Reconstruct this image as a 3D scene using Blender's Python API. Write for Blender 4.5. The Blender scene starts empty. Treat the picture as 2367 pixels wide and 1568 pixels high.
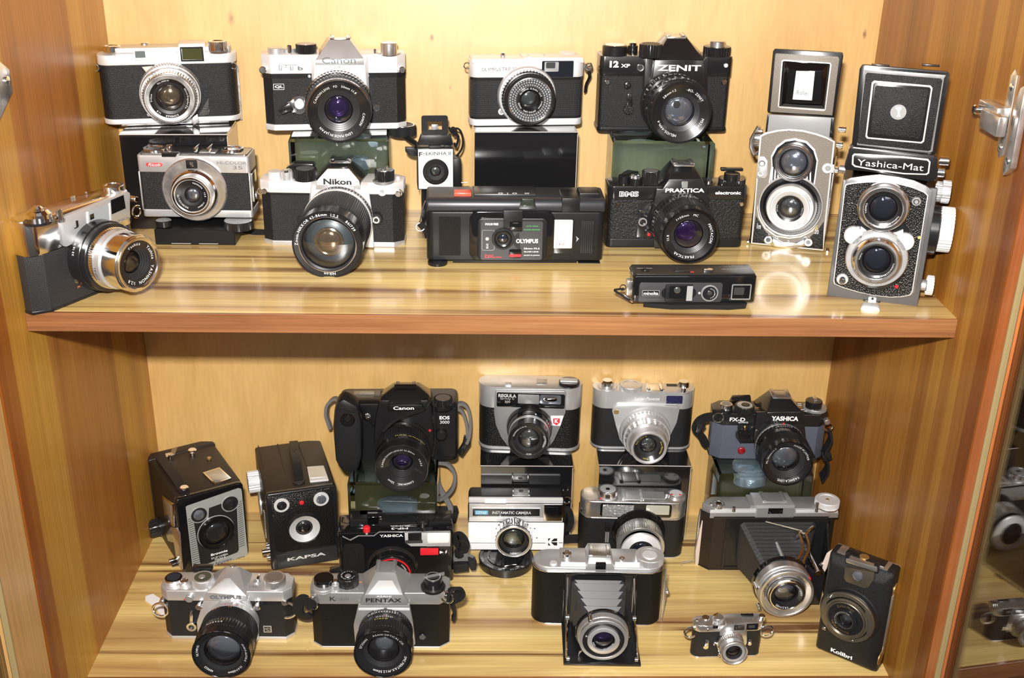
import bpy, bmesh, random
from math import *
from mathutils import Vector, Matrix, noise

S = bpy.context.scene
COL = S.collection
# ------------------------------------------------------------------ camera
FPX = 2607.09
PITCH, YAW, ROLL = 0.41246, -0.031013, 0.019585
CC = Vector((-0.014357, -1.198261, 0.36975))
H = 0.39076; DEP = 0.3052
def _rot():
    cp, sp = cos(PITCH), sin(PITCH)
    R = Matrix(((1, 0, 0), (0, sp, cp), (0, cp, -sp)))
    cy, sy = cos(YAW), sin(YAW)
    R = R @ Matrix(((cy, sy, 0), (-sy, cy, 0), (0, 0, 1)))
    cr, sr = cos(ROLL), sin(ROLL)
    return Matrix(((cr, sr, 0), (-sr, cr, 0), (0, 0, 1))) @ R
RC = _rot()          # rows: right, up, forward
cd = bpy.data.cameras.new('camera'); co = bpy.data.objects.new('camera', cd); COL.objects.link(co)
cd.sensor_width = 36; cd.lens = FPX / 2367 * 36; cd.clip_start = 0.02; cd.clip_end = 50
M4 = Matrix.Identity(4)
for i in range(3):
    M4[i][0] = RC[0][i]; M4[i][1] = RC[1][i]; M4[i][2] = -RC[2][i]
M4.translation = CC
co.matrix_world = M4
S.camera = co
# ------------------------------------------------------------------ world, light, exposure
S.view_settings.view_transform = 'Standard'; S.view_settings.look = 'None'
S.view_settings.gamma = 1; S.view_settings.use_curve_mapping = False
S.view_settings.exposure = 0.0
W = bpy.data.worlds.new('room_light'); S.world = W; W.use_nodes = True
WN = W.node_tree; bg = WN.nodes['Background']
tc = WN.nodes.new('ShaderNodeTexCoord'); sx = WN.nodes.new('ShaderNodeSeparateXYZ')
cr_ = WN.nodes.new('ShaderNodeValToRGB'); mr = WN.nodes.new('ShaderNodeMapRange')
WN.links.new(tc.outputs['Generated'], sx.inputs[0]); WN.links.new(sx.outputs[2], mr.inputs[0])
mr.inputs[1].default_value = -1; mr.inputs[2].default_value = 1
WN.links.new(mr.outputs[0], cr_.inputs[0]); WN.links.new(cr_.outputs[0], bg.inputs[0])
cr_.color_ramp.elements[0].color = (.10, .08, .06, 1); cr_.color_ramp.elements[1].color = (.75, .75, .78, 1)
e_ = cr_.color_ramp.elements.new(.5); e_.color = (.30, .28, .26, 1)
bg.inputs[1].default_value = 0.45
def area(name, loc, target, sx_, sy_, power, col=(1, 1, 1)):
    l = bpy.data.lights.new(name, 'AREA'); l.shape = 'RECTANGLE'; l.size = sx_; l.size_y = sy_; l.energy = power; l.color = col
    o = bpy.data.objects.new(name, l); COL.objects.link(o); o.location = loc
    o.rotation_euler = (Vector(target) - Vector(loc)).to_track_quat('-Z', 'Y').to_euler(); return o
# the camera's own flash, a little above and left of the lens
area('camera_flash', (-0.05, -1.20, 0.475), (0, -.1, -.02), .05, .03, 24, (1, .97, .93))
# unseen fill lamp, high behind the photographer; gives lenses a second highlight
area('fill_lamp', (0.25, -2.3, 1.6), (0, 0, 0), .8, .8, 8, (1, .98, .95))

# ------------------------------------------------------------------ materials
MATS = {}
def mk(name):
    m = bpy.data.materials.new(name); m.use_nodes = True
    return m, m.node_tree.nodes, m.node_tree.links, m.node_tree.nodes['Principled BSDF']
def prin(name, col, rough=.4, metal=0., coat=0., spec=.5, bump=None, emit=None, vary=0, trans=0):
    if name in MATS: return MATS[name]
    m, N, L, b = mk(name)
    b.inputs['Base Color'].default_value = (*col, 1); b.inputs['Roughness'].default_value = rough
    b.inputs['Metallic'].default_value = metal; b.inputs['Coat Weight'].default_value = coat
    b.inputs['Coat Roughness'].default_value = .06
    b.inputs['Specular IOR Level'].default_value = spec
    if bump:
        kind, scale, stren, dist = bump
        t = N.new('ShaderNodeTexCoord'); bp = N.new('ShaderNodeBump')
        bp.inputs['Strength'].default_value = stren; bp.inputs['Distance'].default_value = dist
        if kind == 'noise':
            x = N.new('ShaderNodeTexNoise'); x.inputs['Scale'].default_value = scale; x.inputs['Detail'].default_value = 3
            L.new(t.outputs['Object'], x.inputs['Vector']); h = x.outputs['Fac']
        elif kind == 'vor':
            x = N.new('ShaderNodeTexVoronoi'); x.inputs['Scale'].default_value = scale
            L.new(t.outputs['Object'], x.inputs['Vector']); h = x.outputs['Distance']
        elif kind == 'weave':
            mp = N.new('ShaderNodeMapping'); L.new(t.outputs['Object'], mp.inputs[0])
            mp.inputs['Rotation'].default_value = (0, 0, 0)
            w1 = N.new('ShaderNodeTexWave'); w1.bands_direction = 'X'; w1.inputs['Scale'].default_value = scale
            w2 = N.new('ShaderNodeTexWave'); w2.bands_direction = 'Z'; w2.inputs['Scale'].default_value = scale
            for w in (w1, w2): L.new(mp.outputs[0], w.inputs['Vector'])
            mm = N.new('ShaderNodeMath'); mm.operation = 'MULTIPLY'; L.new(w1.outputs['Fac'], mm.inputs[0]); L.new(w2.outputs['Fac'], mm.inputs[1]); h = mm.outputs[0]
        elif kind in ('ribx', 'ribz'):
            w1 = N.new('ShaderNodeTexWave'); w1.bands_direction = 'X' if kind == 'ribx' else 'Z'; w1.inputs['Scale'].default_value = scale
            L.new(t.outputs['Object'], w1.inputs['Vector']); h = w1.outputs['Fac']
        L.new(h, bp.inputs['Height']); L.new(bp.outputs[0], b.inputs['Normal'])
    if vary:
        t = N.new('ShaderNodeTexCoord'); x = N.new('ShaderNodeTexNoise'); x.inputs['Scale'].default_value = 60; x.inputs['Detail'].default_value = 4
        L.new(t.outputs['Object'], x.inputs['Vector']); mrr = N.new('ShaderNodeMapRange')
        mrr.inputs[1].default_value = .3; mrr.inputs[2].default_value = .7; mrr.inputs[3].default_value = max(.02, rough - vary); mrr.inputs[4].default_value = rough + vary
        L.new(x.outputs['Fac'], mrr.inputs[0]); L.new(mrr.outputs[0], b.inputs['Roughness'])
    if trans: b.inputs['Transmission Weight'].default_value = trans; b.inputs['IOR'].default_value = 1.5
    if emit: b.inputs['Emission Color'].default_value = (*emit[:3], 1); b.inputs['Emission Strength'].default_value = emit[3]
    MATS[name] = m; return m
def filmglass(name, tint=(1, 1, 1), lo=.04, hi=.6, rough=.02):
    """clear pane or lens surface: see-through, mirror-like by the Fresnel angle"""
    if name in MATS: return MATS[name]
    m, N, L, b = mk(name); N.remove(b)
    tr = N.new('ShaderNodeBsdfTransparent'); gl = N.new('ShaderNodeBsdfGlossy'); mx = N.new('ShaderNodeMixShader')
    fr = N.new('ShaderNodeFresnel'); fr.inputs[0].default_value = 1.5; mr_ = N.new('ShaderNodeMapRange')
    mr_.inputs[3].default_value = lo; mr_.inputs[4].default_value = hi
    tr.inputs[0].default_value = (*tint, 1); gl.inputs[0].default_value = (1, 1, 1, 1); gl.inputs['Roughness'].default_value = rough
    L.new(fr.outputs[0], mr_.inputs[0]); L.new(mr_.outputs[0], mx.inputs[0]); L.new(tr.outputs[0], mx.inputs[1]); L.new(gl.outputs[0], mx.inputs[2])
    L.new(mx.outputs[0], N['Material Output'].inputs[0]); MATS[name] = m; return m
SATIN = prin('satin_chrome', (.64, .64, .645), .36, .68, vary=.05)
SATINW = prin('bright_satin_chrome', (.78, .78, .785), .42, .42)
SATIND = prin('grey_satin_chrome', (.42, .42, .42), .38, .65, vary=.06)
TRIM = prin('bright_trim', (.82, .82, .82), .35, .4)
CHROME = prin('polished_chrome', (.86, .86, .87), .14, 1., vary=.05)
CHROMEW = prin('worn_chrome', (.70, .69, .68), .27, .9, vary=.12)
SILVER = prin('silver_paint', (.62, .62, .62), .4, .3)
BLK = prin('black_paint', (.012, .012, .013), .22, 0, coat=.3)
GLOSSB = prin('glossy_black', (.006, .006, .007), .07, 0, coat=.6)
PLAST = prin('black_plastic', (.009, .009, .010), .34, spec=.35, bump=('noise', 2600, .25, .0002))
MATTE = prin('matte_black', (.01, .01, .011), .6)
RUB = prin('black_rubber', (.012, .012, .013), .45, spec=.3)
INNER = prin('lens_barrel_inside', (.02, .02, .022), .35)
LEA = prin('black_leatherette', (.009, .009, .010), .36, spec=.35, bump=('noise', 1300, 1.0, .0007))
LEAF = prin('fine_black_leatherette', (.012, .012, .013), .4, spec=.35, bump=('noise', 1700, .8, .0006))
LEAC = prin('coarse_black_leatherette', (.009, .009, .009), .36, spec=.35, bump=('noise', 700, 1., .0012))
LEAP = prin('pebbled_black_enamel', (.008, .008, .008), .28, spec=.4, bump=('vor', 800, .9, .0007))
LEAW = prin('woven_black_covering', (.025, .025, .027), .38, bump=('weave', 320, .9, .0008))
LEAR = prin('ribbed_black_covering', (.006, .006, .006), .42, spec=.22, bump=('noise', 1300, .9, .0006))
LEAG = prin('grey_leatherette', (.20, .175, .145), .42, bump=('noise', 1100, .5, .0006))
LEAB = prin('dark_brown_leatherette', (.022, .015, .011), .42, spec=.35, bump=('noise', 1500, .5, .0005))
SLATE = prin('slate_grey_panel', (.085, .095, .125), .42)
GREYP = prin('grey_paint', (.30, .30, .30), .4)
WHITE = prin('white_lettering', (.85, .85, .85), .5)
BLKT = prin('black_lettering', (.01, .01, .01), .5)
GRNT = prin('green_lettering', (.05, .35, .10), .5)
YELT = prin('yellow_lettering', (.80, .62, .12), .5)
ORGT = prin('orange_lettering', (.75, .22, .04), .5)
REDT = prin('red_paint', (.62, .02, .03), .3)
REDP = prin('red_plastic', (.65, .02, .03), .25)
SALM = prin('orange_red_button', (.72, .09, .05), .35)
PLATEW = prin('white_plate', (.86, .86, .88), .35)
BLUE = prin('pale_blue_label', (.16, .42, .62), .4)
PAPER = prin('white_paper', (.8, .77, .75), .7)
STRAP = prin('black_webbing', (.012, .012, .013), .65, spec=.3, bump=('weave', 500, .8, .0006))
STRAPG = prin('grey_webbing', (.20, .19, .18), .7, bump=('weave', 500, .8, .0006))
BELL = prin('black_bellows_cloth', (.022, .022, .024), .36, bump=('noise', 500, .3, .0006))
CREAM = prin('cream_plastic_edge', (.62, .5, .42), .5)
BRONZE = prin('aged_bronze_ring', (.23, .20, .15), .3, .8, vary=.1)
BRASS = prin('worn_brass', (.55, .36, .14), .35, .8)
FLASHW = prin('flash_diffuser', (.88, .88, .86), .25, 0, coat=.5, bump=('ribx', 500, .4, .0004))
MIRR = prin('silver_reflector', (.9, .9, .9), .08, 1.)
GLASSL = filmglass('lens_glass', (.93, .93, .95), .05, .8, .015)
GLASSV = filmglass('viewfinder_glass', (.8, .82, .8), .08, .8, .02)
REDG = prin('red_filter_glass', (.25, .004, .01), .08, 0, coat=.6)
def coat(name, c, rough=.12, metal=.75): return prin('lens_coating_' + name, c, rough, metal)
C_PUR = coat('purple', (.06, .03, .14), .07); C_GRY = coat('grey', (.17, .185, .19), .12); C_BLU = coat('blue', (.05, .06, .09), .06)
C_AMB = coat('amber', (.26, .20, .13)); C_DRK = coat('dark', (.06, .06, .065)); C_LGT = coat('pale', (.30, .33, .38), .12); C_OLV = coat('olive', (.10, .13, .10), .15)

def wood(name, axis, ramp, stretch, scale, rough=.33, coat_=.25, spec=.5, crough=.12, streak=None, staves=None, knots=None, bump=.15, pore=(.85, 1.08)):
    m, N, L, b = mk(name)
    t = N.new('ShaderNodeTexCoord'); mp = N.new('ShaderNodeMapping'); L.new(t.outputs['Object'], mp.inputs[0])
    sc = [1, 1, 1]; sc['xyz'.index(axis)] = stretch; mp.inputs['Scale'].default_value = sc
    n1 = N.new('ShaderNodeTexNoise'); n1.inputs['Scale'].default_value = scale; n1.inputs['Detail'].default_value = 6; n1.inputs['Roughness'].default_value = .6; n1.inputs['Distortion'].default_value = .6
    L.new(mp.outputs[0], n1.inputs['Vector'])
    cr = N.new('ShaderNodeValToRGB'); L.new(n1.outputs['Fac'], cr.inputs[0])
    el = cr.color_ramp.elements; el[0].position = ramp[0][0]; el[0].color = (*ramp[0][1], 1); el[1].position = ramp[-1][0]; el[1].color = (*ramp[-1][1], 1)
    for p, c in ramp[1:-1]: e = el.new(p); e.color = (*c, 1)
    out = cr.outputs[0]
    # fine pores
    mp2 = N.new('ShaderNodeMapping'); L.new(t.outputs['Object'], mp2.inputs[0]); sc2 = [1, 1, 1]; sc2['xyz'.index(axis)] = stretch * .35; mp2.inputs['Scale'].default_value = sc2
    n2 = N.new('ShaderNodeTexNoise'); n2.inputs['Scale'].default_value = scale * 14; n2.inputs['Detail'].default_value = 3; L.new(mp2.outputs[0], n2.inputs['Vector'])
    def mulmix(out, fac, lo, hi, a, bb):
        r = N.new('ShaderNodeMapRange'); r.inputs[1].default_value = a; r.inputs[2].default_value = bb; r.inputs[3].default_value = lo; r.inputs[4].default_value = hi
        L.new(fac, r.inputs[0]); v = N.new('ShaderNodeMix'); v.data_type = 'RGBA'; v.blend_type = 'MULTIPLY'; v.inputs[0].default_value = 1
        L.new(out, v.inputs[6]); L.new(r.outputs[0], v.inputs[7]); return v.outputs[2]
    out = mulmix(out, n2.outputs['Fac'], pore[0], pore[1], .35, .65)
    if streak:
        for (st, ssc, lo, hi, colr, off) in streak:
            mp3 = N.new('ShaderNodeMapping'); L.new(t.outputs['Object'], mp3.inputs[0]); s3 = [1, 1, 1]; s3['xyz'.index(axis)] = st; mp3.inputs['Scale'].default_value = s3; mp3.inputs['Location'].default_value = (off, off, off)
            n3 = N.new('ShaderNodeTexNoise'); n3.inputs['Scale'].default_value = ssc; n3.inputs['Detail'].default_value = 5; n3.inputs['Distortion'].default_value = .8; L.new(mp3.outputs[0], n3.inputs['Vector'])
            r = N.new('ShaderNodeMapRange'); r.inputs[1].default_value = lo; r.inputs[2].default_value = hi; L.new(n3.outputs['Fac'], r.inputs[0])
            v = N.new('ShaderNodeMix'); v.data_type = 'RGBA'; L.new(r.outputs[0], v.inputs[0]); L.new(out, v.inputs[6]); v.inputs[7].default_value = (*colr, 1); out = v.outputs[2]
    if staves:
        ax, lo_, hi_, cols = staves
        sp = N.new('ShaderNodeSeparateXYZ'); L.new(t.outputs['Object'], sp.inputs[0])
        nz = N.new('ShaderNodeMath'); nz.operation = 'MULTIPLY_ADD'; nz.inputs[1].default_value = .012; L.new(n1.outputs['Fac'], nz.inputs[0]); L.new(sp.outputs['XYZ'.index(ax)], nz.inputs[2])
        r = N.new('ShaderNodeMapRange'); r.inputs[1].default_value = lo_; r.inputs[2].default_value = hi_; L.new(nz.outputs[0], r.inputs[0])
        c2 = N.new('ShaderNodeValToRGB'); c2.color_ramp.interpolation = 'LINEAR'; L.new(r.outputs[0], c2.inputs[0])
        es = c2.color_ramp.elements; first = True
        pts = []
        for i, (p, c) in enumerate(cols):
            q = (p - lo_) / (hi_ - lo_)
            if i: pts.append((max(q - .006, 0), cols[i - 1][1])); 
            pts.append((q, c))
        es[0].position = pts[0][0]; es[0].color = (*pts[0][1], 1); es[1].position = 1; es[1].color = (*cols[-1][1], 1)
        for p, c in pts[1:]: e = es.new(min(p, .999)); e.color = (*c, 1)
        v = N.new('ShaderNodeMix'); v.data_type = 'RGBA'; v.blend_type = 'MULTIPLY'; v.inputs[0].default_value = 1; L.new(out, v.inputs[6]); L.new(c2.outputs[0], v.inputs[7]); out = v.outputs[2]
    if knots:
        for (kp, kr, kc) in knots:
            mpk = N.new('ShaderNodeVectorMath'); mpk.operation = 'SUBTRACT'; L.new(t.outputs['Object'], mpk.inputs[0]); mpk.inputs[1].default_value = kp
            ms = N.new('ShaderNodeVectorMath'); ms.operation = 'MULTIPLY'; L.new(mpk.outputs[0], ms.inputs[0]); ms.inputs[1].default_value = (1.7, 1, .8)
            ln = N.new('ShaderNodeVectorMath'); ln.operation = 'LENGTH'; L.new(ms.outputs[0], ln.inputs[0])
            nn = N.new('ShaderNodeTexNoise'); nn.inputs['Scale'].default_value = 250; L.new(t.outputs['Object'], nn.inputs['Vector'])
            ad = N.new('ShaderNodeMath'); ad.operation = 'MULTIPLY_ADD'; ad.inputs[1].default_value = kr * 1.2; L.new(nn.outputs['Fac'], ad.inputs[0]); L.new(ln.outputs['Value'], ad.inputs[2])
            r = N.new('ShaderNodeMapRange'); r.inputs[1].default_value = kr * 2.2; r.inputs[2].default_value = kr * 1.0; L.new(ad.outputs[0], r.inputs[0])
            v = N.new('ShaderNodeMix'); v.data_type = 'RGBA'; L.new(r.outputs[0], v.inputs[0]); L.new(out, v.inputs[6]); v.inputs[7].default_value = (*kc, 1); out = v.outputs[2]
    L.new(out, b.inputs['Base Color'])
    b.inputs['Specular IOR Level'].default_value = spec; b.inputs['Roughness'].default_value = rough; b.inputs['Coat Weight'].default_value = coat_; b.inputs['Coat Roughness'].default_value = crough
    bp = N.new('ShaderNodeBump'); bp.inputs['Strength'].default_value = bump; bp.inputs['Distance'].default_value = .0005; L.new(n2.outputs['Fac'], bp.inputs['Height']); L.new(bp.outputs[0], b.inputs['Normal'])
    MATS[name] = m; return m

# ------------------------------------------------------------------ mesh helpers (all sizes in millimetres)
MM = .001
def finish(bm, name, mat, parent, smooth=True, scale=MM, ang=32):
    bmesh.ops.remove_doubles(bm, verts=bm.verts, dist=1e-5)
    bmesh.ops.recalc_face_normals(bm, faces=bm.faces)
    bmesh.ops.scale(bm, vec=(scale,) * 3, verts=bm.verts)
    for f in bm.faces: f.smooth = smooth
    if smooth:
        a = radians(ang)
        for e in bm.edges:
            if len(e.link_faces) == 2: e.smooth = e.calc_face_angle(0) < a
    me = bpy.data.meshes.new(name); bm.to_mesh(me); bm.free()
    me.materials.append(mat)
    o = bpy.data.objects.new(name, me); COL.objects.link(o)
    if parent is not None: o.parent = parent
    return o
def tag(o, label=None, cat=None, group=None, kind=None):
    if label: o['label'] = label
    if cat: o['category'] = cat
    if group: o['group'] = group
    if kind: o['kind'] = kind
    return o
def bevel(bm, r, seg=2, ang=30):
    if r <= 0: return
    es = [e for e in bm.edges if len(e.link_faces) == 2 and e.calc_face_angle(0) > radians(ang)]
    bmesh.ops.bevel(bm, geom=es, offset=r, segments=seg, affect='EDGES', profile=.5, clamp_overlap=True)
def rrect(x0, x1, y0, y1, r, n=6):
    if x0 > x1: x0, x1 = x1, x0
    if y0 > y1: y0, y1 = y1, y0
    r = min(r, (x1 - x0) / 2 - 1e-4, (y1 - y0) / 2 - 1e-4)
    if r <= .01: return [(x0, y0), (x1, y0), (x1, y1), (x0, y1)]
    p = []
    for cx, cy, a in ((x1 - r, y0 + r, -90), (x1 - r, y1 - r, 0), (x0 + r, y1 - r, 90), (x0 + r, y0 + r, 180)):
        for i in range(n + 1):
            t = radians(a + 90 * i / n); p.append((cx + r * cos(t), cy + r * sin(t)))
    return p
def octa(x0, x1, y0, y1, cx, cy):
    """body plan with clipped front and rear corners"""
    return [(x0, y0 + cy), (x0 + cx, y0), (x1 - cx, y0), (x1, y0 + cy), (x1, y1 - cy), (x1 - cx, y1), (x0 + cx, y1), (x0, y1 - cy)]
def bm_ext(pts, a, b, axis, bev=0, seg=2):
    """outline extruded between a and b; axis 'y': outline is (x,z); 'z': (x,y); 'x': (y,z)"""
    bm = bmesh.new()
    def v(p, t):
        return {'y': (p[0], t, p[1]), 'z': (p[0], p[1], t), 'x': (t, p[0], p[1])}[axis]
    A = [bm.verts.new(v(p, a)) for p in pts]; B = [bm.verts.new(v(p, b)) for p in pts]
    n = len(pts)
    for i in range(n): bm.faces.new((A[i], A[(i + 1) % n], B[(i + 1) % n], B[i]))
    bm.faces.new(A); bm.faces.new(B[::-1])
    bmesh.ops.recalc_face_normals(bm, faces=bm.faces)
    bevel(bm, bev, seg)
    return bm
def bm_box(x0, x1, y0, y1, z0, z1, bev=0, seg=2): return bm_ext([(x0, z0), (x1, z0), (x1, z1), (x0, z1)], y0, y1, 'y', bev, seg)
def bm_hull(pts, bev=0, seg=2):
    bm = bmesh.new()
    for p in pts: bm.verts.new(p)
    r = bmesh.ops.convex_hull(bm, input=bm.verts)
    bmesh.ops.delete(bm, geom=list({g for g in r['geom_interior'] + r['geom_unused'] if isinstance(g, bmesh.types.BMVert)}), context='VERTS')
    bmesh.ops.dissolve_limit(bm, angle_limit=radians(2), verts=bm.verts, edges=bm.edges)
    bevel(bm, bev, seg, 15)
    return bm
def bm_lathe(prof, c, axis='y', seg=56, kn=None, closed=False, elev=0):
    """prof: (radius, t [, knurl flag]). axis 'y': t is distance in front of the body face (towards -y); 'z': t is height; 'x': t along x. c: centre in the other two coords"""
    bm = bmesh.new(); rows = []
    if kn: seg = kn[0] * 4
    for q in prof:
        r, t = q[0], q[1]; k = len(q) > 2 and q[2]
        row = []
        if r <= 1e-6:
            p = {'y': (c[0], -t, c[1]), 'z': (c[0], c[1], t), 'x': (t, c[0], c[1])}[axis]
            row = [bm.verts.new(p)] * seg
        else:
            for i in range(seg):
                a = 2 * pi * i / seg
                rr = r - (kn[1] if (k and kn and (i % 4) >= 2) else 0)
                u, w = rr * cos(a), rr * sin(a)
                p = {'y': (c[0] + u, -t, c[1] + w), 'z': (c[0] + u, c[1] + w, t), 'x': (t, c[0] + u, c[1] + w)}[axis]
                row.append(bm.verts.new(p))
        rows.append(row)
    for a, b in zip(rows, rows[1:]):
        for i in range(seg):
            j = (i + 1) % seg
            vs = []
            for v in (a[i], a[j], b[j], b[i]):
                if v not in vs: vs.append(v)
            if len(vs) >= 3:
                try: bm.faces.new(vs)
                except ValueError: pass
    return bm
def bm_tube(pts, r, seg=8, closed=False, flat=None):
    """tube along points; flat=(w,t) gives a strap: w along binormal"""
    bm = bmesh.new(); P = [Vector(p) for p in pts]; n = len(P); rows = []
    up = Vector((0, 0, 1))
    prev = None
    for i in range(n):
        if closed: T = (P[(i + 1) % n] - P[i - 1]).normalized()
        else: T = (P[min(i + 1, n - 1)] - P[max(i - 1, 0)]).normalized()
        if prev is None:
            A = T.cross(up) if abs(T.dot(up)) < .95 else T.cross(Vector((0, 1, 0)))
            A.normalize()
        else:
            A = prev - T * prev.dot(T); A.normalize()
        prev = A; B = T.cross(A)
        row = []
        if flat:
            w, t = flat
            for u, v in ((-w, -t), (w, -t), (w, t), (-w, t)): row.append(bm.verts.new(P[i] + A * v / 2 + B * u / 2))
        else:
            rr = r[i] if isinstance(r, (list, tuple)) else r
            for k in range(seg):
                a = 2 * pi * k / seg; row.append(bm.verts.new(P[i] + (A * cos(a) + B * sin(a)) * rr))
        rows.append(row)
    m = len(rows[0])
    for i in range(n if closed else n - 1):
        a, b = rows[i], rows[(i + 1) % n]
        for k in range(m): bm.faces.new((a[k], a[(k + 1) % m], b[(k + 1) % m], b[k]))
    if not closed: bm.faces.new(rows[0]); bm.faces.new(rows[-1][::-1])
    return bm
def spline(pts, n=8):
    P = [Vector(p) for p in pts]; out = []
    for i in range(len(P) - 1):
        p0, p1, p2, p3 = P[max(i - 1, 0)], P[i], P[i + 1], P[min(i + 2, len(P) - 1)]
        for k in range(n):
            t = k / n
            out.append(.5 * ((2 * p1) + (-p0 + p2) * t + (2 * p0 - 5 * p1 + 4 * p2 - p3) * t * t + (-p0 + 3 * p1 - 3 * p2 + p3) * t ** 3))
    out.append(P[-1]); return out
def join(*bms):
    out = bmesh.new()
    for b in bms:
        me = bpy.data.meshes.new('tmp'); b.to_mesh(me); b.free(); out.from_mesh(me); bpy.data.meshes.remove(me)
    return out
TXT = {}
def glyphs(s, bold=0.0, shear=0.0, spacing=1.0):
    key = (s, bold, shear, spacing)
    if key not in TXT:
        cu = bpy.data.curves.new('t', 'FONT'); cu.body = s; cu.size = 1; cu.offset = bold; cu.shear = shear; cu.space_character = spacing; cu.resolution_u = 3
        o = bpy.data.objects.new('t', cu)
        me = bpy.data.meshes.new_from_object(o); vs = [v.co[:2] for v in me.vertices]; fs = [tuple(p.vertices) for p in me.polygons]
        xs = [v[0] for v in vs] or [0, 1]; ys = [v[1] for v in vs] or [0, 1]
        TXT[key] = (vs, fs, min(xs), max(xs), min(ys), max(ys))
        bpy.data.objects.remove(o); bpy.data.curves.remove(cu); bpy.data.meshes.remove(me)
    return TXT[key]

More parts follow.
